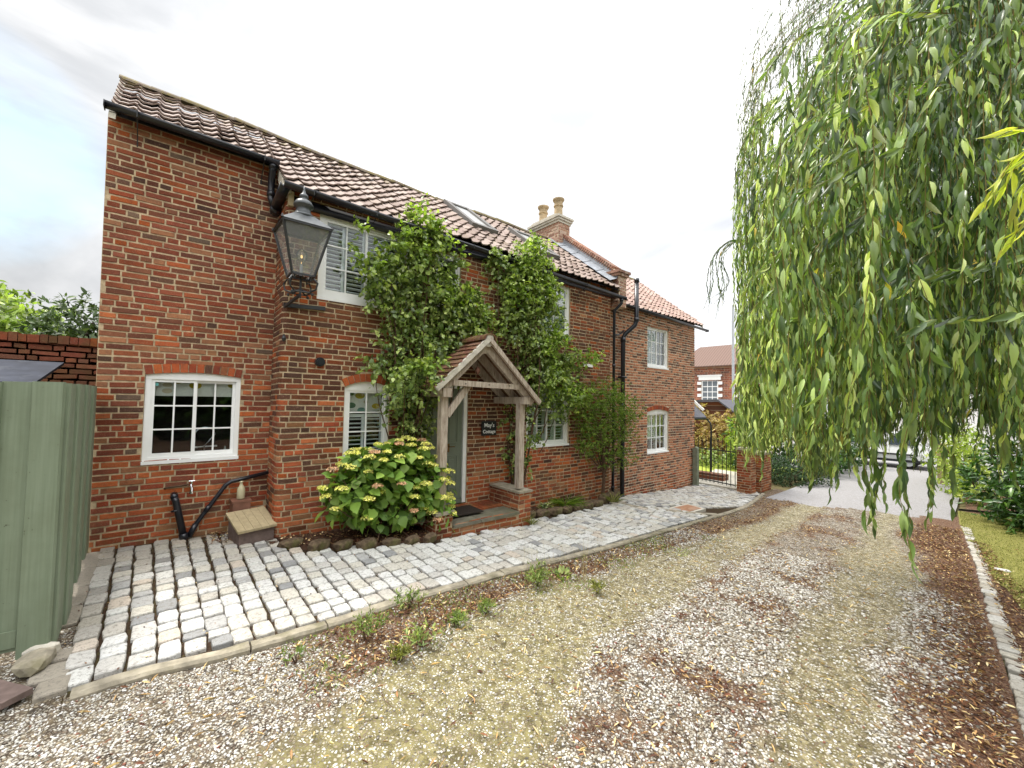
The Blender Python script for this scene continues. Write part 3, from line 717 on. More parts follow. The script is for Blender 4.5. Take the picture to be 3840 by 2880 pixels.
wk = window(COTT, O_K, YL, 2, 3, 2, setb=.02, blind=1.74)
wub = window(COTT, O_UB, YF_, 2, 3, 2, fw=.085, shutter=True)
wc = window(COTT, O_C, YF_, 2, 3, 1, fw=.062, shutter=[(O_C.u0+.06, O_C.u1-.06, .93, 1.52)], blind=1.56)
ws = window(COTT, O_S, YF_, 1, 2, 1, fw=.05)
we = window(COTT, O_E, YF_, 2, 3, 2, fw=.055, shutter=[(O_E.u0+.06, O_E.u1-.38, .9, 1.9), (O_E.u1-.37, O_E.u1-.06, .9, 1.9)])
wu3 = window(COTT, O_U3, YF_, 2, 3, 1, fw=.075, shutter=True)
wg = window(FARH, O_G, YR, 2, 3, 2, shutter=[(O_G.u0+.06, O_G.u0+.56, 2.85, 3.85)])
wh = window(FARH, O_H, YR, 2, 3, 2, shutter=[(O_H.u0+.06, O_H.u0+.56, .42, 1.42)])
# kitchen seen through the left window
tp = thing('kitchen_tap', 'chrome arched kitchen tap behind the right-hand panes of the kitchen window', 'tap', (.38, 6.93, .93))
m = MB(); m.tube([(.38, 6.93, .90), (.38, 6.93, 1.08)], .012, 8); m.build('tap_body', M_METAL, tp)
m = MB(); m.tube([(.38+.11*math.cos(a)-.0, 6.93, 1.22+.10*math.sin(a)) for a in [math.pi*i/12 for i in range(13)]], .008, 6); m.tube([(.27, 6.93, 1.22), (.27, 6.93, 1.17)], .009, 6); m.tube([(.49, 6.93, 1.22), (.38, 6.93, 1.07)], .008, 6); m.build('spout', M_METAL, tp)
m = MB(); m.tube([(.30, 6.93, 1.06), (.46, 6.93, 1.065)], .008, 6); m.bb(.24, .31, 6.915, 6.945, 1.05, 1.07); m.bb(.45, .52, 6.915, 6.945, 1.055, 1.075); m.build('lever', M_WHITE, tp)
wt = MB(); wt.bb(-.35, .9, 6.72, 7.3, .86, .90); o = wt.build('worktop', M_WOODT, None); setp(o, 'brown wooden worktop just inside the kitchen window', 'worktop')
bt = thing('clear_bottle', 'small clear bottle with red label standing inside the kitchen window', 'bottle', (.60, 6.80, .90))
m = MB(); m.lathe((.60, 6.80, .90), [(.0, 0), (.026, 0), (.026, .10), (.010, .14), (.010, .17), (.0, .17)], 12); m.build('bottle_body', simple('bottle_clear', (.45, .5, .5), .1, .6, .05, 5, 0), bt)
m = MB(); m.lathe((.60, 6.80, .925), [(.0275, 0), (.0275, .05)], 12); m.build('bottle_label', M_LAMPR, bt)
bt = thing('amber_bottle', 'short amber soap bottle inside the kitchen window beside the clear one', 'bottle', (.545, 6.83, .90))
m = MB(); m.lathe((.545, 6.83, .90), [(0, 0), (.028, 0), (.028, .07), (.012, .09), (.012, .115), (0, .115)], 12); m.build('bottle_body', simple('amber_glass', (.22, .09, .02), .15, .6, .1, 5, 0), bt)
m = MB(); m.bb(-.165, -.115, YL+.052, YL+.0535, 1.865, 1.90); o = m.build('window_sticker', simple('teal_sticker', (.25, .62, .60), .4, .3, .1, 5, 0), wk)

# ------------------------------------------------------------------ door
fr = MB(); fr.bb(3.13, 3.20, YF_+.02, YF_+.10, -.03, 2.02); fr.bb(3.96, 4.03, YF_+.02, YF_+.10, -.03, 2.02); fr.bb(3.20, 3.96, YF_+.022, YF_+.10, 1.945, 2.02)
fro = fr.build('door_frame', M_WHITE, COTT)
d = MB(); d.bb(3.203, 3.957, YF_+.06, YF_+.095, -.028, 1.943)
d.bb(3.203, 3.957, YF_+.02, YF_+.059, -.03, .045)
for za, zb in ((1.0, 1.84), (.14, .80)):
    for xa, xb in ((3.29, 3.54), (3.62, 3.87)):
        for e, t in ((0, .012), (.028, .004)):
            d.bb(xa+e, xb-e, YF_+.06-t, YF_+.0595, za+e, za+e+.02); d.bb(xa+e, xb-e, YF_+.06-t, YF_+.0595, zb-e-.02, zb-e)
            d.bb(xa+e, xa+e+.02, YF_+.0602-t, YF_+.0597, za+e+.02, zb-e-.02); d.bb(xb-e-.02, xb-e, YF_+.0602-t, YF_+.0597, za+e+.02, zb-e-.02)
        d.bb(xa+.07, xb-.07, YF_+.048, YF_+.0598, za+.07, zb-.07)
do = d.build('door', M_SAGED, COTT)
h = MB(); h.bb(3.66, 3.70, YF_+.044, YF_+.058, .86, 1.0); h.tube([(3.68, YF_+.058, .95), (3.68, YF_+.005, .95), (3.78, YF_+.002, .95)], .009, 8); h.tube([(3.68, YF_+.058, .87), (3.68, YF_+.03, .87)], .012, 8)
h.build('handle', simple('aged_brass', (.16, .09, .035), .35, .5, .2, 20, .05, .8), do)

# ------------------------------------------------------------------ roofs
def pantiles(mb, xa, xb, yb, zb, yt, slope, tw=.205, gauge=.265, amp=.021, skip=(), vergemoss=True, waver=.012):
    run = yt-yb; ln = math.hypot(run, run*slope); n = int(ln/gauge)+1; cs = 1/math.hypot(1, slope); sn = slope*cs
    nx = int((xb-xa)/tw)+1
    for j in range(n):
        s0 = j*gauge; s1 = min((j+1)*gauge+.07, ln)
        for i in range(nx):
            x0 = xa+i*tw; x1 = min(x0+tw*1.06, xb)
            if x1-x0 < .03: continue
            ym = yb+(s0+gauge/2)*cs; xm = (x0+x1)/2
            if any(a < xm < b and c < ym < d_ for a, b, c, d_ in skip): continue
            ds = random.uniform(-.010, .010); lift = .046+random.uniform(-.006, .010); skew = random.uniform(-.004, .004)
            sag = -waver*math.sin((xm-xa)*1.35)-waver*.5*math.sin(xm*3.1+j)
            vs = []
            K = 9
            for (s_, hh) in ((s0+ds, lift), (s1, .004)):
                for k in range(K):
                    t = k/(K-1); x = x0+(x1-x0)*t; off = amp*1.15*(math.cos(2*math.pi*(t*1.0+.12))*.8+.35*math.cos(4*math.pi*t+1.0))+hh+skew*(t-.5)*4
                    y = yb+s_*cs-off*sn; z = zb+s_*sn+off*cs+sag; vs.append((x, y, z))
            for k in range(K):                   # lower lip
                t = k/(K-1); p = vs[k]; vs.append((p[0], p[1]+.020*sn, p[2]-.020*cs))
            fs = [(k, k+1, K+k+1, K+k) for k in range(K-1)]+[(2*K+k, 2*K+k+1, k+1, k) for k in range(K-1)]
            mb.add(vs, fs, (random.random(), random.random(), (.25 if j < n-2 else .8)*random.random(), 1))
def ridge(mb, xa, xb, y, z, r=.11, seg=.34):
    n = max(1, int((xb-xa)/seg)); seg = (xb-xa)/n
    for i in range(n):
        x0 = xa+i*seg; x1 = x0+seg+.012; dz = random.uniform(-.008, .008); vs = []; K = 8
        for x, rr in ((x0, r), (x1, r*.94)):
            for q in (1., .86):
                for k in range(K+1):
                    a = math.pi*(k/K); vs.append((x, y+math.cos(a)*rr*1.15*q, z+dz+math.sin(a)*rr*q-.05))
        m_ = K+1; fs = []
        for k in range(K):
            fs += [(k, k+1, 2*m_+k+1, 2*m_+k), (m_+k, 3*m_+k, 3*m_+k+1, m_+k+1), (k, m_+k, m_+k+1, k+1), (2*m_+k, 2*m_+k+1, 3*m_+k+1, 3*m_+k)]
        mb.add(vs, fs, (random.random(), random.random(), .8, 1))
SL = .78; YRG = 8.20; ZRG = 5.03+SL*(YRG-6.5)
VX = [(4.60, 5.16, 6.86, 7.95), (6.16, 6.74, 6.55, 7.55)]
roofz = lambda y: 5.03+SL*(y-6.5)
m = MB(); pantiles(m, -.655, 1.02, 6.44, roofz(6.44), YRG, SL, skip=[])
pantiles(m, 1.02, 8.30, 5.86, roofz(5.86)-.04, YRG, SL+.017, skip=VX)
sag_ = lambda x, y: -.055*math.sin(math.pi*max(0, min(8.3, x))/8.3)*max(0, (y-5.86)/2.3)+.014*math.sin(x*2.3)*max(0, (y-6.2)/2.)
m.v = [(x-.085*max(0, (y-6.44)/1.75)*max(0, min(1, (.3-x)/1.)), y, z+sag_(x, y)) for x, y, z in m.v]
ro = m.build('roof', M_PANT, COTT)
m = MB(); ridge(m, -.75, 7.95, YRG, ZRG+.035, r=.095); m.v = [(x, y, z+sag_(x, 8.2)) for x, y, z in m.v]; m.build('ridge_tiles', M_RIDGE, ro)
m = MB()   # felt and back slope
m.add([(-.62, 6.47, roofz(6.47)-.05), (8.3, 6.47, roofz(6.47)-.05), (8.3, YRG, ZRG-.13), (-.70, YRG, ZRG-.13), (8.3, 10.4, 4.5), (-.70, 10.4, 4.5)], [(0, 1, 2, 3), (3, 2, 4, 5)])
m.add([(1.06, 5.9, roofz(5.9)-.09), (8.3, 5.9, roofz(5.9)-.09), (8.3, 6.47, roofz(6.47)-.054), (1.06, 6.47, roofz(6.47)-.054)], [(0, 1, 2, 3)])
m.build('roof_felt', M_SLATE, ro)
# mortar fillet and batten end at the step of the eaves, left verge
m = MB(); m.prism([(5.90, roofz(5.90)-.06), (6.52, roofz(6.52)-.04), (6.52, roofz(6.52)-.17), (6.15, roofz(5.90)-.16), (5.90, roofz(5.90)-.13)], 'x', 1.045, 1.11)
m.build('verge_mortar', M_STONEP, ro); m = MB()
m.prism([(6.40, roofz(6.40)-.012), (YRG, ZRG-.0), (YRG, ZRG-.07), (6.40, roofz(6.40)-.075)], 'x', -.66, -.60); m.v = [(x-.085*max(0, (y-6.44)/1.75) if x < 0 else x, y, z) for x, y, z in m.v]
m.build('verge_mortar', M_STONEP, ro)
m = MB(); m.bb(1.09, 1.15, 5.93, 6.0, 4.27, 4.46); m.build('rafter_end', M_WOODPALE, ro)
# roof windows
for q, (a, b, c, d_) in enumerate(VX):
    fw_ = .06; cs = 1/math.hypot(1, SL); sn = SL*cs
    def P(x, y, off): return (x, y-off*sn, roofz(y)+off*cs)
    def slab(x0, x1, y0, y1, o0, o1, mb): mb.add([P(x, y, o_) for x in (x0, x1) for y in (y0, y1) for o_ in (o0, o1)], [(0, 1, 3, 2), (4, 6, 7, 5), (0, 4, 5, 1), (2, 3, 7, 6), (0, 2, 6, 4), (1, 5, 7, 3)])
    m = MB(); slab(a-.05, a+fw_, c-.05, d_+.05, -.02, .085, m); slab(b-fw_, b+.05, c-.05, d_+.05, -.02, .085, m); slab(a+fw_, b-fw_, c-.05, c+fw_, -.02, .08, m); slab(a+fw_, b-fw_, d_-fw_, d_+.05, -.02, .082, m)
    ro2 = m.build('roof_window', simple('grey_aluminium%d' % q, (.16, .15, .14), .6, .3, .08, 5, 0), COTT)
    m = MB(); slab(a+fw_, b-fw_, c+fw_, d_-fw_, .04, .05, m); m.build('pane', simple('roof_glass%d' % q, (.36, .36, .35), .35, .4, .06, 2, 0), ro2)

# far house roof
SLF = .80
m = MB(); pantiles(m, 8.62, 13.16, 6.14, 4.27, 8.60, SLF, tw=.215, gauge=.28, amp=.026, waver=.004); rf = m.build('roof', M_PANTF, FARH)
m = MB(); ridge(m, 8.62, 13.16, 8.60, 4.27+SLF*2.46+.03); m.build('ridge_tiles', M_RIDGE, rf)
m = MB(); zt = 4.27+SLF*2.46-.03; m.add([(8.62, 6.16, 4.25), (13.10, 6.16, 4.25), (13.10, 8.6, zt), (8.62, 8.6, zt), (13.1, 10.3, 4.6), (8.62, 10.3, 4.6)], [(0, 1, 2, 3), (3, 2, 4, 5)]); m.build('roof_felt', M_SLATE, rf)
m = MB(); m.prism([(6.12, 4.20), (8.6, zt-.06), (8.6, zt+.03), (6.12, 4.31)], 'x', 13.10, 13.13); m.build('verge_mortar', M_STONEP, rf)

M_BCH = brick_mat('brick_pale_red', [(0, (.40, .29, .25)), (.25, (.34, .24, .21)), (.45, (.48, .40, .36)), (.6, (.40, .30, .25)), (.75, (.54, .52, .48)), (.9, (.28, .20, .18))])
# parapet wall between the roofs, with coping, lead flashing and kneeler
pa = MB()
def mpP(u, z, d): return (8.30-d, 5.94+u, z)
lay(pa, 0, 2.3, 4.20, 6.95, mpP, [], course=.0725, z0f=lambda u: 4.2, z1f=lambda u: roofz(5.94+u)+.30, hdr='str')
pa = MB()
brickwork(pa, 0, 2.35, 4.30, 6.95, mpP, [], course=.0725, z1f=lambda u: roofz(5.94+u)+.33, z0f=lambda u: roofz(5.94+u)-.06, hdr='mix')
pa.mi = 1
pa.prism([(5.95, 4.2), (8.25, 4.2), (8.25, roofz(8.25)+.35), (5.95, roofz(5.95)+.35)], 'x', 8.30, 8.58)
pa.mi = 0
n = 34
for i in range(n):      # projecting dentil course and brick on edge coping
    y = 6.10+2.1*i/n; z = roofz(y)+.36
    R = Matrix.Rotation(math.atan(SL), 3, 'X')
    pa.bb(8.255, 8.62, y, y+.050, z, z+.075, (random.random()*.99, random.random(), .0, 1), R=R)
    if i % 1 == 0: pa.bb(8.275, 8.60, y+.006, y+.034, z-.075, z-.012, (random.random()*.99, random.random(), .0, 1), R=R)
pa.mi = 1
for i in range(24):
    y = 6.06+2.16*i/24; z = roofz(y+.04)+.345; pa.bb(8.285, 8.60, y, y+.112, z-.012, z+.012, R=Matrix.Rotation(math.atan(SL), 3, 'X'))
pa.mi = 0
for za, zb, e in ((4.45, 4.86, .0), (4.86, 4.93, .045), (4.93, 5.0, .075)):
    pa.mi = 0
    if e: 
        for k in range(4): pa.bb(8.28-e+(.34+2*e)*k/4, 8.28-e+(.34+2*e)*(k+1)/4-.008, 5.92-e, 6.22+e, za, zb-.008, (random.random()*.99, .5, .3, 1))
    else:
        def mpK(u, z, d): return (8.30-d, 5.92+u, z)
        def mpK2(u, z, d): return (8.30+u, 5.92-d, z)
        brickwork(pa, 0, .30, za-.35, zb, mpK, [], hdr='str', bl=.16); brickwork(pa, 0, .30, za-.35, zb, mpK2, [], hdr='str', bl=.155); pa.mi = 1; pa.bb(8.30, 8.60, 5.92, 6.22, za-.35, zb)
pa.build('parapet_wall', [M_BCH, M_MORTP], COTT)
m = MB(); cs = 1/math.hypot(1, SL); sn = SL*cs
for i in range(5):
    ya = 6.0+2.1*i/5; yb_ = 6.0+2.1*(i+1)/5+.04
    vs = []
    for y in (ya, yb_):
        o = .075-(.012 if y == yb_ else 0)
        for x, oz in ((8.285, .24), (8.272, .10), (8.02, .0), (7.99, -.015)):
            vs.append((x, y-o*sn, roofz(y)+o*cs+oz*.9))
    m.add(vs, [(k, k+1, 4+k+1, 4+k) for k in range(3)])
m.build('lead_flashing', M_LEAD, ro)
# chimney
ch = MB(); CX_, CY_, CW, CD = 8.08, 7.78, .46, 1.12; zc0, zc1 = 5.6, 6.74
def mC1(u, z, d): return (CX_-d, CY_+CD-u, z)
def mC2(u, z, d): return (CX_+u, CY_-d, z)
for f_, w_ in ((mC1, CD), (mC2, CW)): mortar(ch, 0, w_, zc0, zc1, f_); brickwork(ch, 0, w_, zc0, zc1, f_, hdr='mix')
ch.mi = 1; ch.bb(CX_+.003, CX_+CW, CY_+.003, CY_+CD, zc0, zc1); ch.mi = 2
for i in range(3):
    e = .03+.03*i if i < 2 else .085
    ch.bb(CX_-e, CX_+CW+e, CY_-e, CY_+CD+e, zc1+.065*i+.001, zc1+.065*(i+1)-.004)
ch.prism([(CY_-.05, zc1+.197), (CY_+CD+.05, zc1+.197), (CY_+CD-.1, zc1+.26), (CY_+.1, zc1+.26)], 'x', CX_-.04, CX_+CW+.04)
cho = ch.build('chimney', [M_BCH, M_MORTP, M_STONEP], COTT)
for yy in (CY_+.22, CY_+CD-.28):
    m = MB(); m.lathe((CX_+.22, yy, zc1+.22), [(0, 0), (.155, 0), (.15, .06), (.125, .09), (.115, .32), (.118, .33), (.14, .345), (.14, .375), (.118, .39), (.122, .46), (.15, .50), (.168, .53), (.168, .56), (.13, .565), (.12, .50), (0, .50)], 18)
    m.build('chimney_pot', M_POT, cho, smooth=False)

# ------------------------------------------------------------------ gutters and pipes
def halfpipe(mb, a, b, r=.058):
    a = Vector(a); b = Vector(b); d = (b-a).normalized(); sd_ = d.cross(Vector((0, 0, 1))).normalized(); vs = []; K = 8
    for p in (a, b):
        for rr in (r, r*.86):
            for k in range(K+1):
                t = math.pi+math.pi*k/K; vs.append(p+sd_*math.cos(t)*rr+Vector((0, 0, math.sin(t)*rr)))
    n_ = K+1; fs = []
    for k in range(K): fs += [(k, k+1, 2*n_+k+1, 2*n_+k), (n_+k, 3*n_+k, 3*n_+k+1, n_+k+1), (k, n_+k, n_+k+1, k+1), (2*n_+k, 2*n_+k+1, 3*n_+k+1, 3*n_+k)]
    fs += [(0, n_, 3*n_, 2*n_), (K, n_+K, 3*n_+K, 2*n_+K)][:0]
    for q in (0, K): fs.append((q, n_+q, 3*n_+q, 2*n_+q))
    mb.add(vs, fs)
m = MB(); halfpipe(m, (-.69, 6.40, 5.03), (1.04, 6.40, 5.02), .062); m.bb(-.70, -.69, 6.34, 6.46, 4.965, 5.035)
go = m.build('gutter', M_BLACK, COTT, True)
for x in (-.42, .86): m = MB(); m.tube([(x, 6.335, 5.04), (x, 6.34, 4.96), (x, 6.40, 4.95), (x, 6.58, 4.80), (x, 6.59, 4.72)], .006, 5); m.build('gutter_bracket', M_IRON, go)
m = MB(); halfpipe(m, (1.00, 5.80, 4.49), (8.36, 5.80, 4.30), .064); halfpipe(m, (1.03, 5.80, 4.485), (1.02, 6.36, 4.38), .064); m.tube([(1.02, 6.36, 4.36), (1.02, 6.46, 4.33)], .07, 10)
m.bb(8.36, 8.37, 5.735, 5.865, 4.235, 4.31); m.bb(1.10, 8.2, 5.985, 6.005, 4.30, 4.42)
go2 = m.build('gutter', M_BLACK, COTT, True)
for x in (1.35, 2.2, 3.9, 5.2, 6.9): m = MB(); z = 4.49-.0258*(x-1.0); m.tube([(x, 5.735, z+.01), (x, 5.74, z-.06), (x, 5.80, z-.075), (x, 6.0, z-.16)], .006, 5); m.build('gutter_bracket', M_IRON, go2)
m = MB(); m.tube([(.97, 6.42, 5.0), (.97, 6.43, 4.88), (.97, 6.50, 4.80), (.97, 6.50, 4.52), (1.0, 6.46, 4.42)], .042, 10); m.tube([(.97, 6.42, 4.99), (.97, 6.42, 4.91)], .052, 10); m.tube([(.97, 6.50, 4.62), (.97, 6.50, 4.55)], .05, 10); m.build('downpipe', M_BLACK, COTT, True)
m = MB(); halfpipe(m, (8.45, 6.02, 4.24), (13.24, 6.04, 4.14), .055); m.bb(13.24, 13.25, 5.985, 6.095, 4.08, 4.15); gf = m.build('gutter', M_BLACK, FARH, True)
m = MB(); m.tube([(8.24, 5.80, 4.28), (8.24, 5.80, 4.14), (8.16, 5.93, 3.98), (8.16, 5.95, 3.9), (8.16, 5.95, -.62)], .034, 10)
for z in (4.18, 3.93, 2.6, .9, -.3): m.tube([(8.16 if z < 4 else 8.24, 5.95 if z < 4 else 5.80, z), (8.16 if z < 4 else 8.24, 5.95 if z < 4 else 5.80, z+.07)], .043, 10)
m.build('downpipe', M_BLACK, COTT, True)
m = MB(); m.tube([(8.86, 6.18, -.72), (8.86, 6.18, 3.42), (8.90, 6.14, 3.52), (9.10, 6.0, 3.74), (9.13, 5.97, 3.86), (9.13, 5.97, 4.93)], .057, 12)
for z in (-.70, 1.6, 3.3): m.tube([(8.86, 6.18, z), (8.86, 6.18, z+.12)], .068, 12)
for z in (3.84, 4.86): m.tube([(9.13, 5.97, z), (9.13, 5.97, z+.1)], .066, 12)
m.tube([(8.16, 5.95, 3.38), (8.5, 6.05, 3.44), (8.86, 6.16, 3.60)], .024, 8)
m.bb(8.78, 8.94, 6.1, 6.28, 2.38, 2.42); m.bb(8.78, 8.94, 6.1, 6.28, .28, .32)
m.build('soil_pipe', M_BLACK, FARH, True)

# wall fittings
m = MB(); m.tube([(.085, 6.46, .50), (.10, 6.45, .47), (.19, 6.45, .03)], .037, 12); m.tube([(.085, 6.60, .52), (.085, 6.46, .51)], .037, 12); m.tube([(.097, 6.452, .36), (.10, 6.452, .345)], .042, 12); m.tube([(.185, 6.45, .06), (.195, 6.45, -.01)], .045, 12); m.build('waste_pipe', M_BLACK, COTT, True)
m = MB(); m.tube([(1.09, 6.53, .705), (.66, 6.53, .625), (.60, 6.53, .585), (.27, 6.50, .08), (.25, 6.48, -.01)], .026, 10); m.tube([(.44, 6.515, .345), (.40, 6.512, .28)], .031, 10); m.tube([(.31, 6.505, .14), (.25, 6.485, .02)], .033, 10); m.build('waste_pipe', M_BLACK, COTT, True)
m = MB(); m.tube([(1.557, 6.02, 2.241), (1.557, 5.955, 2.241)], .062, 20); m.tube([(1.557, 5.955, 2.241), (1.557, 5.94, 2.241)], .045, 20); m.build('wall_vent', M_BLACK, COTT)
m = MB(); m.bb(7.05, 7.42, 5.995, 6.008, 2.55, 2.62); m.build('wall_plate', M_WHITE, COTT)
# ------------------------------------------------------------------ porch
PO = thing('timber_porch', 'silvered oak porch with clay tiled gable roof on brick dwarf walls round the front door', 'porch', (3.87, 5.6, -.25))
XC = 3.80; AP = 2.70; EV = 1.86; HWD = 1.02
def postm(x, zb, zt_, w=.155, lean=0.):
    m = MB(); m.beam((x-lean, 5.30, zb), (x, 5.30, zt_), w, w*.95, up=(0, 1, 0), jit=.035, n=9); m.build('post', M_OAK, PO)
postm(3.105, .12, 1.80, .115, .0); postm(4.63, .27, 1.72, .112)
m = MB(); m.beam((3.10, 5.16, 1.86), (3.10, 6.0, 1.86), .15, .13, jit=.02, n=3); m.build('wall_plate', M_OAK, PO)
m = MB(); m.beam((4.66, 5.16, 1.76), (4.66, 6.0, 1.76), .15, .12, jit=.02, n=3); m.build('wall_plate', M_OAK, PO)
sl_l = (AP-.06-1.90)/(XC-3.05); sl_r = (AP-.06-1.74)/(4.80-XC)
for i, y in enumerate((5.23, 5.56, 5.90)):
    for (a, b) in (((2.99, 1.86), (XC-.01, AP-.09)), ((4.83, 1.72), (XC+.01, AP-.09))):
        m = MB(); m.beam((a[0], y, a[1]), (b[0], y, b[1]), .065, .12, up=(0, 0, 1), jit=.02, n=4); m.build('rafter', M_OAK, PO)
m = MB(); m.beam((3.20, 5.205, 2.01), (4.50, 5.205, 1.985), .05, .085, jit=.03, n=5)
co_ = m.build('collar', M_OAK, PO)
for x in (3.42, 3.86, 4.28): m = MB(); m.tube([(x, 5.183, 2.0), (x, 5.176, 2.0)], .010, 8); m.build('peg', M_IRON, co_)
m = MB(); m.beam((3.17, 5.30, 1.52), (3.53, 5.28, 1.98), .05, .10, jit=.03, n=3); m.build('brace', M_OAK, PO)
m = MB(); m.beam((XC, 5.2, 2.56), (XC, 6.0, 2.56), .05, .13); m.build('ridge_board', M_OAK, PO)
# tiled slopes (plain red tiles) built tile by tile, with boards below
def porch_slope(sgn, x_e, z_e):
    m = MB(); x_r, z_r = XC, AP+.02; ln = math.hypot(x_r-x_e, z_r-z_e); n = int(ln/.115)+1; ux = (x_r-x_e)/ln; uz = (z_r-z_e)/ln; nx_, nz_ = (-uz, ux) if sgn < 0 else (uz, -ux)
    if nz_ < 0: nx_, nz_ = -nx_, -nz_
    for j in range(n):
        y = 5.10-(.08 if j % 2 else 0)
        while y < 6.0:
            y1 = min(y+.158, 6.01); ya = max(y, 5.10); s0 = j*.115+random.uniform(-.006, .006); s1 = min(s0+.16, ln)
            if y1-ya > .02:
                q = random.uniform(0, .008)
                def P(s_, o, yy): return (x_e+ux*s_+nx_*o, yy, z_e+uz*s_+nz_*o)
                vs = [P(s_, o, yy) for yy in (ya, y1-.004) for (s_, o) in ((s0, .026+q), (s0, .040+q), (s1, .016), (s1, .002))]
                m.add(vs, [(0, 1, 2, 3), (4, 7, 6, 5), (0, 4, 5, 1), (1, 5, 6, 2), (0, 3, 7, 4)], (random.random(), random.random(), random.random()*(.9 if sgn < 0 else .5), 1))
            y += .162
    o = m.build('tiled_slope', M_PORCHT, PO)
    m = MB(); vs = []
    for yy in (5.14, 6.0):
        for s_, o_ in ((.02, -.012), (.02, .006), (ln, .006), (ln, -.012)): vs.append((x_e+ux*s_+nx_*o_, yy, z_e+uz*s_+nz_*o_))
    m.add(vs, [(0, 1, 2, 3), (4, 7, 6, 5), (0, 4, 5, 1), (1, 5, 6, 2), (2, 6, 7, 3), (3, 7, 4, 0)]); m.build('roof_boards', simple('aged_boards%d' % sgn, (.15, .085, .055), .9, .1, .3, 14, .3), o)
    # pale mortar verge along the gable edge
    m = MB(); pts = []
    for i in range(12):
        s_ = ln*i/11; pts.append((s_, random.uniform(-.006, .008)))
    vs = []
    for s_, e in pts:
        for yy in (5.085+e, 5.135):
            for o_ in (-.035, .034+e): vs.append((x_e+ux*s_+nx_*o_, yy, z_e+uz*s_+nz_*o_))
    fs = []
    for i in range(11):
        b = i*4; c = b+4; fs += [(b, b+1, c+1, c), (b+1, b+3, c+3, c+1), (b+3, b+2, c+2, c+3), (b+2, b, c, c+2)]
    m.add(vs, fs); m.build('verge_mortar', M_STONEP if sgn < 0 else M_OAK, o)
porch_slope(-1, 2.88, 1.90); porch_slope(1, 4.91, 1.72)
m = MB()
for i in range(3): 
    y0 = 5.08+i*.31
    vs = []; K = 8
    for y, r_ in ((y0, .125), (y0+.325, .112)):
        for q in (1, .82):
            for k in range(K+1): a = math.pi*k/K; vs.append((XC+math.cos(a)*r_*q, y, AP+.0+math.sin(a)*r_*.85*q))
    m_ = K+1; fs = []
    for k in range(K): fs += [(k, k+1, 2*m_+k+1, 2*m_+k), (k, m_+k, m_+k+1, k+1), (2*m_+k, 2*m_+k+1, 3*m_+k+1, 3*m_+k), (m_+k, 3*m_+k, 3*m_+k+1, m_+k+1)]
    m.add(vs, fs, (random.random(), .5, .9, 1))
m.build('ridge_tiles', M_PORCHT, PO)
m = MB(); m.tube([(XC, 5.10, AP+.03), (XC, 5.095, AP+.03)], .07, 12); m.tube([(XC, 5.20, AP-.02), (XC, 5.12, AP-.02)], .085, 10); m.build('ridge_mortar', M_STONEP, PO)
# dwarf walls
def dwarf(xa, xb, zt_, zb, cap, nm):
    m = MB()
    f1 = lambda u, z, d: (xa+u, 5.20-d, z)
    f2 = lambda u, z, d: (xa-d, 6.0-u, z)
    f3 = lambda u, z, d: (xb+d, 5.20+u, z)
    for f_, wd in ((f1, xb-xa), (f2, .8), (f3, .8)): mortar(m, 0, wd, zb, zt_, f_); brickwork(m, 0, wd, zb, zt_, f_, hdr='str', bl=.225, jit=1.6, damp=lambda u, z: .3)
    m.mi = 1; m.bb(xa, xb, 5.20, 6.0, zt_-.01, zt_)
    o = m.build('dwarf_wall', [M_BP, M_MORT], PO)
    if cap:
        m = MB(); k = 6
        for i in range(3):
            ya = 5.17+.83*i/3; m.bb(xa-.02+random.uniform(-.006, .006), xb+.02+random.uniform(-.006, .006), ya, ya+.272, zt_, zt_+.045+random.uniform(-.008, .008))
        m.build('coping', M_STONE, o)
dwarf(4.545, 4.81, .20, -.5, True, 'r'); dwarf(2.975, 3.25, .085, -.4, True, 'l')
m = MB(); f1 = lambda u, z, d: (3.25+u, 5.20-d, z); mortar(m, 0, 1.295, -.5, -.125, f1); brickwork(m, 0, 1.295, -.36, -.13, f1, hdr='str', jit=1.6, damp=lambda u, z: .5); m.build('step_riser', [M_BP, M_MORT], PO)
m = MB()
xs = [3.255, 3.75, 4.54]
for a, b in zip(xs[:-1], xs[1:]):
    p = [(a+.004, 5.165+random.uniform(-.008, .008))]+[(a+(b-a)*i/7, 5.165+random.uniform(-.008, .008)) for i in range(1, 7)]+[(b-.004, 5.165), (b-.004, 5.60), (a+.004, 5.60)]
    m.prism(p, 'z', -.13, -.085+random.uniform(-.003, .003))
m.build('step_slab', M_SLAB, PO)
m = MB()
for i in range(12):
    for j in range(4):
        x = 3.26+i*.107; y = 5.61+j*.104; m.bb(x, x+.1, y, y+.098, -.13, -.06+random.uniform(-.004, .003), (random.random()*.99, random.random(), .5, 1))
m.build('porch_floor', [M_BP], PO)
dm = MB(); dm.bb(3.36, 3.98, 5.42, 5.86, -.052, -.034, R=Matrix.Rotation(rad(-3), 3, 'Z')); o = dm.build('doormat', M_MAT, None); setp(o, 'dark coir doormat on the porch step in front of the green door', 'doormat')
# hanging ornament
t = thing('hanging_heart', 'small reddish ornament hanging on a wire inside the porch gable', 'ornament', (3.80, 5.42, 2.25))
m = MB(); m.tube([(3.80, 5.42, 2.50), (3.80, 5.42, 2.30)], .003, 4); m.build('wire', M_IRON, t)
m = MB(); m.lathe((3.80, 5.42, 2.16), [(0, 0), (.02, .015), (.045, .06), (.04, .10), (.022, .125), (.008, .14), (0, .142)], 10); m.build('ornament_body', M_TERRA, t)
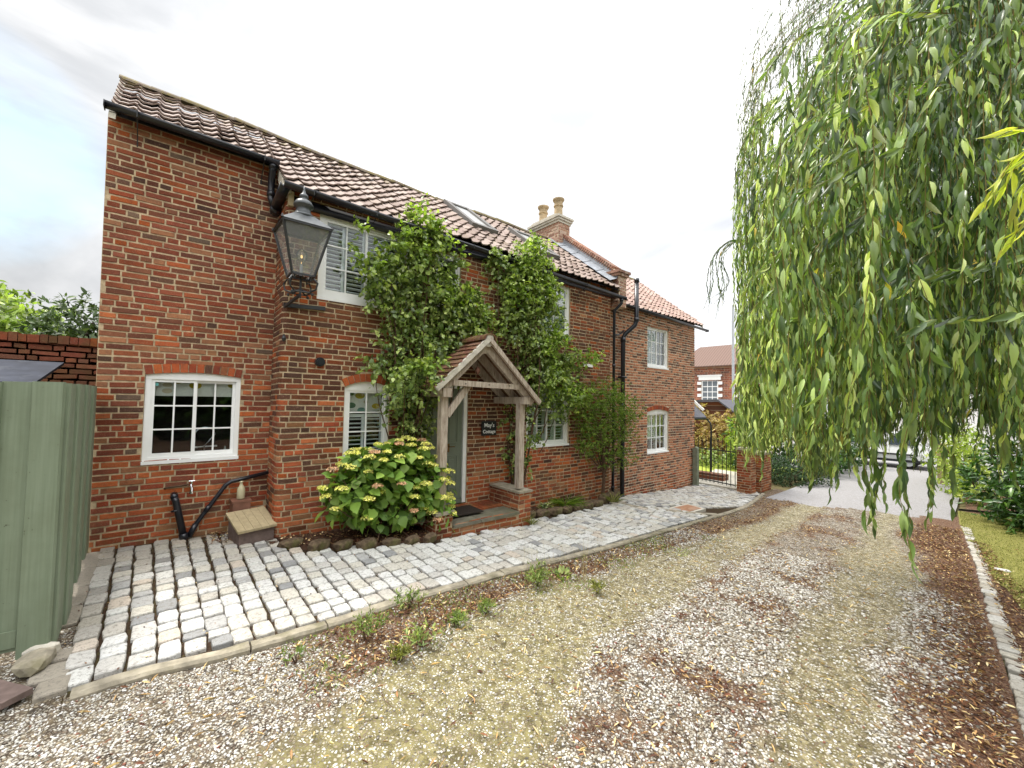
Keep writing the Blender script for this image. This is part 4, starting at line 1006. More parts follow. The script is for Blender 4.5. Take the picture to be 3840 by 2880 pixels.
# house sign
sg = thing('house_sign', 'black slate name plate reading May\'s Cottage on the porch brickwork', 'sign', (4.475, 5.99, 1.25))
m = MB(); m.bb(4.31, 4.64, 5.975, 5.990, 1.115, 1.375); m.build('sign_plate', simple('black_slate', (.012, .013, .014), .5, .4, .2, 18, .1), sg)
def text(s_, loc, size, mat, par, rot=(rad(90), 0, 0), name='lettering', ext=.0015):
    cu = bpy.data.curves.new(name, 'FONT'); cu.body = s_; cu.size = size; cu.align_x = 'CENTER'; cu.align_y = 'CENTER'; cu.extrude = ext; cu.resolution_u = 3; cu.offset = .0012
    o = bpy.data.objects.new(name, cu); COL.objects.link(o)
    bpy.context.view_layer.update(); dg = bpy.context.evaluated_depsgraph_get(); me = bpy.data.meshes.new_from_object(o.evaluated_get(dg)); bpy.data.objects.remove(o)
    me.transform(Matrix.Translation(Vector(loc)-Vector(BASE[par.name])) @ Matrix.Rotation(rot[2], 4, 'Z') @ Matrix.Rotation(rot[0], 4, 'X'))
    o = finish(me, name, mat, par, False); return o
text("May's", (4.475, 5.974, 1.30), .105, M_WHITE, sg); text("Cottage", (4.475, 5.974, 1.185), .088, M_WHITE, sg)

# ------------------------------------------------------------------ wall lantern
LX, LY = 1.20, 5.61
LN = thing('wall_lantern', 'black Victorian style lantern on a scrolled iron bracket at the corner of the wall', 'lantern', (LX, LY, 2.95))
zb, zt_, zr = 3.27, 3.85, 4.08; hb, ht = .125, .27
m = MB()
for z, h_, t_ in ((zb, hb, .022), (zt_, ht, .024)):
    for a, b in (((-1, -1), (1, -1)), ((1, -1), (1, 1)), ((1, 1), (-1, 1)), ((-1, 1), (-1, -1))): m.beam((LX+a[0]*h_, LY+a[1]*h_, z), (LX+b[0]*h_, LY+b[1]*h_, z), t_, t_)
for sx in (-1, 1):
    for sy in (-1, 1): m.beam((LX+sx*hb, LY+sy*hb, zb-.01), (LX+sx*ht, LY+sy*ht, zt_+.015), .022, .022)
for sx in (-1, 1):
    for sy in (-1, 1): m.tube([(LX+sx*(ht+.01), LY+sy*(ht+.01), zt_+.01), (LX+sx*(ht+.01), LY+sy*(ht+.01), zt_+.05)], [.018, .006], 8)
m.build('lantern_frame', M_IRON, LN)
def frust(mb, z0, h0, z1, h1):
    vs = [(LX+a*h_, LY+b*h_, z) for z, h_ in ((z0, h0), (z1, h1)) for a, b in ((-1, -1), (1, -1), (1, 1), (-1, 1))]
    mb.add(vs, [(k, (k+1) % 4, 4+(k+1) % 4, 4+k) for k in range(4)]+[(4, 5, 6, 7)])
for k, (a, b) in enumerate((((-1, -1), (1, -1)), ((1, -1), (1, 1)), ((1, 1), (-1, 1)), ((-1, 1), (-1, -1)))):
    m = MB(); e = .965; m.add([(LX+a[0]*hb*e, LY+a[1]*hb*e, zb), (LX+b[0]*hb*e, LY+b[1]*hb*e, zb), (LX+b[0]*ht*e, LY+b[1]*ht*e, zt_), (LX+a[0]*ht*e, LY+a[1]*ht*e, zt_)], [(0, 1, 2, 3)]); m.build('lantern_pane', M_LGLASS, LN)
m = MB(); frust(m, zt_+.012, ht+.02, zr-.06, .115); m.build('lantern_roof', simple('weathered_black_metal', (.085, .092, .095), .38, .5, .3, 16, .1, .3), LN)
m = MB(); m.lathe((LX, LY, zr-.07), [(.125, 0), (.13, .03), (.105, .05), (.085, .09), (.08, .13), (.115, .15), (.118, .17), (.09, .215), (.06, .235), (.045, .24), (.045, .262), (.055, .275), (.045, .30), (.022, .325), (.012, .37), (.004, .42), (0, .42)], 20)
m.build('chimney_cap', simple('dull_black_metal', (.06, .066, .068), .4, .5, .3, 16, .1, .3), LN, True)
m = MB(); m.lathe((LX, LY, 3.42), [(0, 0), (.022, .0), (.025, .03), (.060, .07), (.070, .12), (.058, .165), (.028, .19), (0, .195)], 16); m.build('bulb', M_BULB, LN, True)
m = MB(); m.lathe((LX, LY, 3.50), [(0, 0), (.012, .01), (.012, .035), (0, .045)], 8); m.build('filament', M_FIL, LN)
m = MB(); m.tube([(LX, LY, 3.28), (LX, LY, 3.43)], .017, 8); m.build('bulb_holder', M_GALV, LN)
m = MB(); frust(m, zb-.012, hb*.5, zb-.008, hb*.5)
for i in range(4):     # four scrolls rising from the collar to the lantern base
    a = math.pi/4+i*math.pi/2; dx, dy = math.cos(a), math.sin(a)
    m.tube([(LX+dx*.02, LY+dy*.02, 3.10), (LX+dx*.10, LY+dy*.10, 3.06), (LX+dx*.205, LY+dy*.205, 3.10), (LX+dx*.225, LY+dy*.225, 3.18), (LX+dx*.18, LY+dy*.18, 3.235), (LX+dx*.13, LY+dy*.13, 3.21), (LX+dx*.125, LY+dy*.125, 3.26)], .011, 6)
    m.lathe((LX+dx*.16, LY+dy*.16, 3.02), [(0, 0), (.018, .012), (.018, .03), (0, .045)], 8)
m.tube([(LX, LY, 3.0), (LX, LY, 3.27)], .013, 8)
for i in range(4):
    a = math.pi/4+i*math.pi/2; b = a+math.pi/2
    m.tube([(LX+math.cos(a)*.13, LY+math.sin(a)*.13, 3.06), (LX+math.cos(b)*.13, LY+math.sin(b)*.13, 3.06)], .009, 6)
m.build('lantern_cradle', M_IRON, LN)
m = MB(); m.beam((1.10, 5.99, 2.93), (LX, LY, 3.04), .03, .03); m.beam((1.09, 5.985, 2.955), (1.60, 5.985, 2.985), .028, .05); m.beam((1.105, 5.975, 2.96), (1.105, 5.975, 2.50), .024, .024); m.lathe((1.105, 5.975, 2.47), [(0, 0), (.022, .02), (.028, .05), (.014, .08), (.014, .1)], 8)
m.build('wall_bracket', M_IRON, LN)

# ------------------------------------------------------------------ tap, flue block, bottle, wedge box
t = thing('garden_tap', 'metal outdoor tap on a short pipe across the brickwork under the kitchen window', 'tap', (.25, 6.55, .6))
m = MB(); m.tube([(.0, 6.585, .615), (.22, 6.575, .63)], .010, 8); m.tube([(.0, 6.585, .615), (-.01, 6.60, .60)], .012, 8); m.build('supply_pipe', M_STEM, t)
m = MB(); m.tube([(.22, 6.575, .63), (.25, 6.52, .63), (.25, 6.49, .60), (.25, 6.485, .545)], .017, 10); m.tube([(.25, 6.53, .63), (.25, 6.53, .675)], .012, 8); m.tube([(.22, 6.53, .68), (.28, 6.53, .68)], .010, 8); m.tube([(.25, 6.485, .56), (.25, 6.485, .53)], .022, 10); m.build('tap_body', M_METAL, t)
m = MB(); R = Matrix.Rotation(rad(4), 3, 'Z'); m.bb(.665, .86, 6.36, 6.56, -.05, .37, R=R); m.bb(.655, .87, 6.35, 6.57, .37, .395, R=R); m.bb(.655, .87, 6.35, 6.57, -.05, -.02, R=R)
o = m.build('clay_block', M_TERRA, None); setp(o, 'brown glazed clay block standing against the wall with a bottle on top', 'clay block')
m = MB(); m.lathe((.765, 6.45, .396), [(0, 0), (.042, .004), (.046, .02), (.046, .12), (.038, .155), (.018, .19), (.016, .215), (.021, .22), (.021, .235), (0, .236)], 18)
o = m.build('stoneware_bottle', M_GLAZE, None, True); setp(o, 'cream stoneware bottle on top of the brown clay block', 'bottle')
WB = thing('wedge_box', 'low grey box with a sloping pale boarded lid beside the wall corner', 'box', (.86, 6.15, -.05))
R = Matrix.Rotation(rad(14), 3, 'Z'); pv = (.86, 6.15, 0)
m = MB(); m.prism([(5.985, -.08), (6.32, -.08), (6.32, .24), (5.985, .10)], 'x', .66, 1.06)
m.v = [tuple(R @ (Vector(v)-Vector(pv))+Vector(pv)) for v in m.v]; m.build('box_body', M_WOODGREY, WB)
m = MB()
for i in range(5):
    a = .63+.45*i/5; m.add([(x, y, .105+(y-5.985)*.418+o_) for x in (a+.0015, a+.0885) for y in (5.95, 6.34) for o_ in (.0, .028)], [(0, 1, 3, 2), (4, 6, 7, 5), (0, 4, 5, 1), (2, 3, 7, 6), (0, 2, 6, 4), (1, 5, 7, 3)])
m.v = [tuple(R @ (Vector(v)-Vector(pv))+Vector(pv)) for v in m.v]; m.build('lid', M_WOODPALE, WB)

# ------------------------------------------------------------------ green boarded fence and gate on the left
FN = thing('green_fence', 'sage green vertical boarded fence and gate at the left of the cottage', 'fence', (-.7, 5.2, 0))
def fboard(a, b, zb_, zt_, th=.022, nm='board'):
    m = MB(); a = Vector(a+(0,)); b = Vector(b+(0,)); d = (b-a); n_ = Vector((d.y, -d.x, 0)).normalized()*th
    zz = zt_+random.uniform(-.006, .006); e = d*.04
    vs = []
    for z in (zb_, zz):
        for p in (a, a+n_*.6+e*0, a+n_+e, b+n_-e, b, a*.5+b*.5-n_*.0): vs.append(tuple(p+Vector((0, 0, z))))
    m.add(vs, [(0, 1, 2, 3, 4, 5), (11, 10, 9, 8, 7, 6)]+[(i, (i+1) % 6, 6+(i+1) % 6, 6+i) for i in range(6)]); m.build(nm, M_SAGE, FN)
pts_front = [(-1.46, 4.31), (-1.16, 4.28), (-1.00, 4.27), (-.855, 4.255), (-.715, 4.235), (-.565, 4.20)]
for i in range(5):
    a, b = pts_front[i], pts_front[i+1]; o_ = 0 if i % 2 else .024
    fboard((a[0], a[1]-o_), (b[0]+.006, b[1]-o_), -.0 if i == 4 else .05, 1.83, .024)
A = Vector((-.562, 4.20)); B = Vector((-.665, 6.56)); nb = 7
for i in range(nb):
    a = A+(B-A)*i/nb; b = A+(B-A)*(i+1)/nb; o_ = .020 if i % 2 else 0
    fboard((a.x+o_, a.y), (b.x+o_, b.y+.004), .02 if i < 3 else .10, 1.83, .024)
m = MB(); m.beam((-.63, 4.32, .0), (-.63, 4.32, 1.81), .09, .09, up=(0, 1, 0)); m.build('post', M_SAGE, FN)
m = MB(); m.beam((-1.46, 4.275, .13), (-.72, 4.215, .13), .025, .11); m.build('bottom_rail', M_SAGE, FN)
m = MB(); m.beam((-.70, 4.45, 1.5), (-.74, 6.5, 1.5), .04, .08); m.beam((-.70, 4.45, .4), (-.74, 6.5, .4), .04, .08); m.build('rail', M_SAGE, FN)
t = thing('padlock', 'small dark lock fitting on the edge of the green gate', 'lock', (-.565, 4.72, .9)); 
m = MB(); m.bb(-.570, -.552, 4.80, 4.83, .84, .92); m.build('lock_body', M_IRON, t)

# garden wall behind the fence, coping on edge
GW = thing('garden_wall', 'old dark red brick garden wall behind the green fence with brick on edge coping', 'wall', (-3, 8.1, 0))
w = MB(); mpG = lambda u, z, d: (u, 8.0-d, z); lay(w, -5.5, -.60, 1.0, 2.40, mpG, [], jit=2.0, damp=lambda u, z: .6, hdr='mix')
w.build('wall_face', [brick_mat('brick_old_dark', [(0, (.24, .085, .06)), (.3, (.17, .065, .05)), (.5, (.28, .11, .075)), (.7, (.20, .10, .08)), (.85, (.30, .14, .08)), (.95, (.11, .07, .06))]), M_MORTD], GW)
w = MB(); x = -5.5
while x < -.62:
    wd = random.choice((.075, .08, .11)); w.bb(x, x+wd-.008, 7.96, 8.24, 2.40+random.uniform(-.01, .01), 2.505+random.uniform(-.012, .01), (random.random()*.99, random.random(), .7, 1), R=Matrix.Rotation(random.uniform(-.04, .04), 3, 'Y')); x += wd
w.mi = 1; w.bb(-5.5, -.62, 8.0, 8.22, 0, 2.42); w.build('coping', [M_BL, M_MORTD], GW)
LR = thing('lean_to', 'lead covered lean-to roof just above the top of the green fence', 'lean-to', (-1.5, 7, 0))
m = MB(); m.add([(-2.6, 6.4, 1.86), (-1.08, 6.4, 1.86), (-1.02, 7.4, 2.13), (-2.6, 7.4, 2.13), (-2.6, 6.4, 1.83), (-1.08, 6.4, 1.83), (-1.02, 7.4, 2.10), (-2.6, 7.4, 2.10)], [(0, 1, 2, 3), (4, 7, 6, 5), (0, 4, 5, 1), (1, 5, 6, 2), (2, 6, 7, 3), (3, 7, 4, 0)])
for x in (-1.75, -2.3): m.tube([(x, 6.4, 1.87), (x, 7.4, 2.14)], .02, 6)
m.build('lead_roof', simple('dark_lead', (.035, .040, .055), .9, .3, .3, 6, .1, dirt=((.20, .21, .22), .4)), LR)
m = MB(); m.bb(-2.55, -1.08, 6.5, 7.35, 0, 1.85); m.build('lean_to_wall', M_PLAIN, LR)

# ------------------------------------------------------------------ ground, drive, pavement
def sheet(name, xs, yfa, yfb, ny, dz, mat, label=None, kind='structure', zone=None, bumpf=None):
    V = []; Cc = []
    for x in xs:
        a, b = yfa(x), yfb(x)
        for j in range(ny+1): V.append((x, a+(b-a)*j/ny, 0))
    V = np.array(V, float); V[:, 2] = zgv(V[:, 0])+dz
    if bumpf is not None: V[:, 2] += bumpf(V[:, 0], V[:, 1])
    n = ny+1; i = np.arange(len(xs)-1)[:, None]*n+np.arange(ny)[None]; i = i.ravel(); Q = np.stack([i, i+n, i+n+1, i+1], 1)
    Cc = np.zeros((len(V), 4)); Cc[:, 3] = 1
    if zone is not None: Cc[:, :3] = zone(V[:, 0], V[:, 1])
    o = np_mesh(name, V, Q, Cc, [mat]); setp(o, label, None, None, kind); o.data.shade_smooth(); return o
K_ = lambda x: lerp(x, KERB); R_ = lambda x: lerp(x, SETT)
Kv = lambda x: np.interp(x, [p[0] for p in KERB], [p[1] for p in KERB]); Rv = lambda x: np.interp(x, [p[0] for p in SETT], [p[1] for p in SETT])
sheet('ground', np.concatenate([np.linspace(-60, -6, 10), np.linspace(-5, 18, 60), np.linspace(20, 90, 12), [200, 400]]), lambda x: -60, lambda x: 120, 2, -.075, M_EARTH)
T1a = [(-2, 2.2), (.78, 2.45), (2., 3.12), (4.4, 3.22), (7.6, 3.26), (13, 3.5)]; T1b = [(-2, 0.6), (1.5, 1.50), (2.4, 1.97), (5.27, 2.38), (8.6, 2.73), (13, 2.95)]
T2a = [(-2, .4), (2.56, .92), (3.9, 1.22), (6.2, 1.42), (11, 1.8), (14, 2.0)]; T2b = [(-2, -.5), (3.27, .50), (4.44, .64), (5.9, .66), (8.2, .80), (11.5, 1.42), (14, 1.5)]
ip = lambda x, P: np.interp(x, [p[0] for p in P], [p[1] for p in P])
def sm(a): a = np.clip(a, 0, 1); return a*a*(3-2*a)
def zone(x, y):
    n1_ = (fbm(x, y, 2.2, 1, 5)-.5); n2_ = fbm(x, y, .9, 5); yy = y+n1_*.42
    t1 = sm((ip(x, T1a)-yy)/.30+.5)*sm((yy-ip(x, T1b))/.34+.5)
    t2 = sm((ip(x, T2a)-yy)/.34+.5)*sm((yy-ip(x, T2b))/.34+.5)
    tr = np.maximum(t1, t2)
    right = sm((ip(x, T2b)-yy)/.25+.35)
    leftb = sm((yy-ip(x, T1a))/.22+.3)*sm((x-.35)/.9)
    mid = sm((ip(x, T1b)-yy)/.2+.5)*sm((yy-ip(x, T2a))/.2+.5)
    lit = right*(.55+.6*sm((ip(x, T2b)-yy-.1)/.5))+leftb*(.42+.7*n2_)*(1-.35*sm((x-3)/4))+mid*(.10+.50*sm((fbm(x, y, 2.2, 9)-.40)*3.2))*(.5+.5*n2_*2)
    lit = np.clip(lit-tr*.4, 0, 1)
    moss = np.clip(t1*(.55-.45*sm((x-2)/4))+leftb*(.75)*(1-.3*sm((x-5)/3))+.10, 0, 1)*(1-right)
    edge = np.clip(1-np.abs(y-ip(x, T1a)-.05)/.25, 0, 1)*sm((x-1)/1.5)
    edge2 = np.clip(1-np.abs(y-ip(x, T1b)+.03)/.16, 0, 1)*sm((x-4)/2)
    moss = np.clip(moss+.4*edge+.4*edge2, 0, 1); lit = np.clip(lit+.3*edge+.25*edge2, 0, 1)
    return np.stack([tr, lit, moss], 1)
gz = lambda x, y: (fbm(x, y, 7., 2, 3)-.5)*.022+(fbm(x, y, 1.2, 7, 2)-.5)*.03-.02*np.clip(1-np.abs(y-(ip(x, T1a)+ip(x, T1b))/2)/.6, 0, 1)-.02*np.clip(1-np.abs(y-(ip(x, T2a)+ip(x, T2b))/2)/.5, 0, 1)
DRV = lambda x: K_(x)+.05 if x > -.4 else 4.6
xs = np.concatenate([np.arange(-4, 6, .06), np.arange(6, 14.6, .12)])
sheet('gravel_drive', xs, lambda x: R_(x)+.02, DRV, 90, -.028, M_GRAVEL, zone=zone, bumpf=gz)
xs = np.concatenate([np.arange(12.4, 14, .2), np.arange(14, 60, 2.)])
def tarz(x, y):
    return np.where(x < 13.2+(2.8-y)*.35+(fbm(x, y, 2, 3)-.5)*.6, -.06, 0)
sheet('tarmac_lane', xs, lambda x: (.75 if x < 15 else .75+(x-15)*.02) if x < 21 else -14, lambda x: (4.2 if x < 21 else 30), 30, -.006, M_TARM, bumpf=tarz)
def lawn(name, poly, dz, mat=M_LAWN):
    m = MB(); m.add([(x, y, zg(x)+dz) for x, y in poly], [tuple(range(len(poly)))]); o = m.build(name, mat, None); setp(o, kind='structure'); return o
xs = np.concatenate([np.arange(4.6, 15.4, .15)])
def lz(x, y):
    c = [(3., -.9), (6, -.62), (7.7, -.12), (8.6, -.02), (9.3, .18), (11.4, .38), (13.5, .62), (15.5, .74)]
    return ip(x, c)
lawn_o = sheet('lawn', xs, lambda x: -8., lambda x: float(lz(np.array([x]), 0)[0]), 60, -.018, M_LAWN)
bark_o = sheet('bark_mulch', np.arange(-1, 22, .15), lambda x: -8., lambda x: R_(x)-.05, 40, -.035, M_GRAVEL, zone=lambda x, y: np.stack([x*0, x*0+1., x*0], 1), bumpf=lambda x, y: (fbm(x, y, 5, 2, 3)-.5)*.03)
xs = np.concatenate([np.arange(13.2, 40, 1.)]); sheet('garden_lawn', xs, lambda x: 5.25, lambda x: 18., 4, -.03, simple('bright_lawn', (.33, .40, .07), .95, .05, .25, 14, .8))
m = MB(); m.prism([(13.6, 6.6), (13.6, 5.4), (16.5, 5.5), (16.5, 7.2)], 'z', -.85, -.79); o = m.build('garden_path', M_STONEP, None); setp(o, kind='structure')

# pavement bed (earth joints) and the granite setts
xs = np.arange(-.62, 13.6, .1)
def wallY(x): return 6.62 if x < 1.1 else (6.05 if x < 8.1 else 6.33)
sheet('pavement_bed', xs, lambda x: K_(x)+.02, lambda x: wallY(x) if x < 13 else 6.7, 30, -.035, simple('joint_dirt', (.055, .036, .024), .98, .05, .5, 55, 1., dirt=((.10, .10, .03), .7)))
def bedline(x):      # front edge of the planting beds
    if x < 1.12: return 6.58
    if x < 2.98: return lerp(x, [(1.12, 5.62), (1.5, 5.42), (2.1, 5.22), (2.98, 5.10)])
    if x < 4.83: return 5.17
    if x < 8.75: return lerp(x, [(4.83, 5.46), (5.8, 5.50), (7.0, 5.62), (8.0, 5.85), (8.75, 6.2)])
    return 6.30
def sett(mb, cx, cy, lx, ly, ang, tone=0., zoff=0.):
    z = zg(cx)+zoff+random.uniform(-.006, .006); tx = random.uniform(-.02, .02); ty = random.uniform(-.02, .02); ca, sa = math.cos(ang), math.sin(ang)
    vs = []
    jx = [random.uniform(-.006, .006) for _ in range(8)]
    for (k, h) in ((1., -.045), (1., -.010), (.95, -.002), (.80, .002)):
        q = 0
        for sx, sy in ((-1, -1), (0, -1.03), (1, -1), (1.03, 0), (1, 1), (0, 1.03), (-1, 1), (-1.03, 0)):
            cr = .94 if abs(sx) == 1 and abs(sy) == 1 else 1
            x = sx*lx/2*k*cr+jx[q]; y = sy*ly/2*k*cr+jx[(q+3) % 8]; q += 1
            vs.append((cx+x*ca-y*sa, cy+x*sa+y*ca, z+h+x*tx+y*ty))
    fs = []
    for l in range(3):
        for q in range(8): fs.append((l*8+q, l*8+(q+1) % 8, l*8+8+(q+1) % 8, l*8+8+q))
    fs.append(tuple(24+q for q in range(8)))
    mb.add(vs, fs, (random.random(), random.random(), tone, 1))
mset = MB(); x = -.50; pitch = .152
def drain(x, y): return 8.55 < x < 9.75 and 4.28 < y < 4.98
while x < 8.85:
    y = K_(x)+.12+random.uniform(0, .04); pw = pitch*random.uniform(.95, 1.05); xc = x+pw/2
    lean = -.10*math.exp(-((xc+.5)/.5)**2)
    while y < bedline(xc):
        ly = random.uniform(.15, .25); 
        if random.random() < .2: ly = random.uniform(.11, .15)
        if y+ly > bedline(xc)+.06: break
        xo = xc+(y-5)*(-.035 if xc < .4 else .0)*(1-max(0, xc+.1))+random.uniform(-.005, .005)
        wall_tone = .75*max(0, min(1, (y-5.2)/1.2))*(1 if xc < 1.2 else .35)+ (.5 if xc < -.3 and y > 4.2 else 0)  # setts duller towards the wall, most at the left end
        lim = 8.45+(5.2-y)*.75
        if xc < lim: sett(mset, xo, y+ly/2, pw-random.uniform(.014, .028), ly-random.uniform(.014, .028), random.uniform(-.03, .03), min(.8, wall_tone*random.uniform(.4, 1.1)))
        y += ly
    x += pw
# the second panel, laid the other way beyond the stone line
import itertools
row = 0
yy0 = 3.9
while yy0 < 6.8:
    xx = 6.8+random.uniform(0, .1)
    while xx < 13.5:
        lx = random.uniform(.15, .24); xc, yc = xx+lx/2, yy0+.07
        a = -.30; X = 9+(xc-9)*math.cos(a)-(yc-5)*math.sin(a); Y = 5+(xc-9)*math.sin(a)+(yc-5)*math.cos(a)+.9
        if K_(X)+.13 < Y < (6.24 if X < 12.95 else 6.6) and X > 8.62+(5.2-Y)*.75 and not drain(X, Y): sett(mset, X, Y, lx-.03, .115, a, .2*random.random())
        xx += lx
    yy0 += .142
o = mset.build('granite_setts', M_SETT, None); setp(o, kind='structure')
# stone line, drain cover
m = MB()
def stonebox(mb, x0, y0, x1, y1, w_, z_, h=.06, mat=None):
    a = Vector((x0, y0, zg(x0)+z_)); b = Vector((x1, y1, zg(x1)+z_)); mb.beam(a, b, w_, h, jit=.03, n=4)
pts = [(8.2, 6.0), (8.05, 5.5), (8.15, 5.1), (8.5, 4.7), (8.9, 4.25), (9.3, 4.0)]
for a, b in zip(pts[:-1], pts[1:]): stonebox(m, a[0], a[1], b[0]*.97+a[0]*.03, b[1]*.97+a[1]*.03, .15, -.025)
o = m.build('stone_channel', M_KERB, None); setp(o, kind='structure')
t = thing('drain_cover', 'orange brown clay drain cover set in the setts before the gate', 'drain cover', (9.15, 4.62, -.64))
m = MB(); m.prism([(8.72, 4.40), (9.50, 4.36), (9.60, 4.86), (8.82, 4.92)], 'z', -.70, -.635); m.build('cover_frame', M_STONEP, t)
m = MB(); m.prism([(8.82, 4.47), (9.42, 4.43), (9.50, 4.79), (8.90, 4.84)], 'z', -.70, -.628); m.build('cover_plate', M_ORANGE, t)

# kerb stones
m = MB(); x = -.38
while x < 13.2:
    ln = random.uniform(.45, .95); x2 = min(x+ln, 13.3)
    wd = random.uniform(.085, .115); n = 5; vs = []
    for i in range(n+1):
        xx = x+(x2-x-.012)*i/n; yk = K_(xx)+random.uniform(-.006, .006); z = zg(xx)
        for (dy, dz) in ((0, -.08), (-.003, -.012), (.012, .006), (wd-.01, .008+random.uniform(-.003, .003)), (wd, -.03)): vs.append((xx, yk+dy, z+dz+random.uniform(-.003, .003)))
    fs = [(i*5+k, i*5+k+1, (i+1)*5+k+1, (i+1)*5+k) for i in range(n) for k in range(4)]+[(0, 4, 3, 2, 1), tuple(n*5+k for k in range(5))]
    m.add(vs, fs, (random.random(), 0, 0, 1)); x = x2
o = m.build('kerb', M_KERB, None); setp(o, kind='structure')
# left margin of larger flags
m = MB()
for (xa, xb, ya, yb) in ((-.66, -.50, 5.95, 6.5), (-.66, -.495, 5.45, 5.93), (-.65, -.49, 5.0, 5.43), (-.64, -.48, 4.62, 4.97), (-.60, -.44, 4.02, 4.17), (-.60, -.42, 3.80, 4.0), (-.55, -.40, 3.6, 3.78)):
    sett(m, (xa+xb)/2, (ya+yb)/2, xb-xa, yb-ya, random.uniform(-.03, .03), .9, .0)
o = m.build('edge_flags', M_SETT, None); setp(o, kind='structure')
# right hand line of setts along the drive
m = MB(); x = 2.2
while x < 13.3:
    w_ = random.uniform(.10, .135)
    if random.random() > .06: sett(m, x+w_/2, R_(x)-.04+random.uniform(-.012, .012), w_-.02, random.uniform(.12, .15), random.uniform(-.05, .05)+.05, random.uniform(.2, .75), -.012)
    if x < 5.5 and random.random() < .6: sett(m, x+w_/2, R_(x)-.22+random.uniform(-.02, .02), w_-.02, .13, .05, .3, -.012)
    x += w_
sett(m, 9.9, .02, .11, .16, .1, 0, -.005)
o = m.build('sett_edging', M_SETT, None); setp(o, kind='structure')

# planting beds with soil, edging rocks
def bed(name, xs, ya, yb, hgt):
    sheet(name, xs, ya, yb, 10, 0.0, M_SOIL, bumpf=lambda x, y: hgt+(fbm(x, y, 4., 3, 4)-.5)*.10-.10*np.clip(1-np.abs(y-np.vectorize(ya)(x))/.12, 0, 1))
bed('soil_bed', np.arange(1.06, 2.99, .04), lambda x: bedline(x)-.02, lambda x: 6.03, .02)
bed('soil_bed', np.arange(4.82, 8.66, .06), lambda x: bedline(x)-.02, lambda x: 6.03 if x < 8.1 else 6.31, .02)
bed('soil_bed', np.arange(1.02, 1.14, .02), lambda x: 5.75, lambda x: 6.1, .0)
def rock(c, r, lab, grp, seed, mat=M_ROCK):
    m = MB(); rr = random.Random(seed); bm = bmesh.new(); bmesh.ops.create_icosphere(bm, subdivisions=2, radius=1)
    off = rr.random()*10
    for v in bm.verts:
        p = v.co.copy(); k = 1+.35*(float(vnoise(p.x*1.3+off, p.y*1.3+p.z, 1.4, seed % 7))-.5)
        q = [max(-.78, min(.78, c_)) for c_ in p]; v.co = Vector((q[0]*r[0]*k, q[1]*r[1]*k, q[2]*r[2]*k))
    Rz = Matrix.Rotation(rr.uniform(-.5, .5), 3, 'Z'); 
    m.add([tuple(Rz @ v.co+Vector(c)) for v in bm.verts], [tuple(v.index for v in f.verts) for f in bm.faces]); bm.free()
    o = m.build('edging_rock', mat, None, origin=tuple(c)); setp(o, lab, 'rock', grp); return o
RK1 = 'rocks edging the bed under the hydrangea'; RK2 = 'rocks edging the bed before the small tree'
rks = [(1.22, 5.66, .15, .10, .055, 'low mossy rock at the corner of the house wall, nearest the boarded box'), (1.47, 5.42, .14, .08, .07, 'pale jagged rock at the left end of the hydrangea bed'),
       (1.74, 5.32, .13, .08, .06, 'mossy rock second from the left along the hydrangea bed'), (2.00, 5.22, .14, .07, .065, 'long mossy rock in the middle of the hydrangea bed edge'),
       (2.30, 5.17, .12, .07, .05, 'brown rock edging the bed right below the hydrangea stems'), (2.58, 5.12, .12, .06, .055, 'brown rock second from the porch along the hydrangea bed'), (2.83, 5.08, .11, .06, .06, 'squarish mossy rock touching the left porch pier')]
for i, (x, y, a, b, h, lb) in enumerate(rks): rock((x, y, zg(x)+.03), (a*1.2, b*1.2, h*1.4), lb, RK1, i)
rks = [(5.05, 'brown rock touching the right porch wall'), (5.40, 'brown rock second from the porch wall in the bed edging'), (5.75, 'low rock third from the porch wall in the bed edging'), (6.12, 'rock before the arching grass clump'), (6.50, 'rock just right of the arching grass clump'), (6.88, 'flat rock left of the small tree trunk'),
       (7.25, 'rock just in front of the small tree trunk'), (7.62, 'larger rock right of the small tree trunk'), (8.0, 'tall rock second from the soil pipe'), (8.36, 'tall blocky rock beside the foot of the soil pipe')]
for i, (x, lb) in enumerate(rks): rock((x, bedline(x)+.03, zg(x)+.04+(.05 if i > 6 else 0)), (.21, .11, .10+(.05 if i > 6 else 0)), lb, RK2, 20+i)
o = rock((-.60, 4.02, .03), (.10, .17, .055), 'rough pale stone block lying at the foot of the green fence', None, 77, M_KERB); o.name = 'stone_block'; o['category'] = 'stone'
o = rock((-.60, 4.18, .03), (.12, .05, .05), 'narrow grey stone against the bottom corner of the fence', None, 78, M_STONEP); o.name = 'stone_block'; o['category'] = 'stone'
m = MB(); m.beam((-.86, 3.95, .03), (-.60, 3.62, .02), .13, .035, jit=.02, n=3); o = m.build('timber_offcut', M_WOODGREY, None); setp(o, 'grey timber offcut lying on the gravel at the left edge', 'plank')

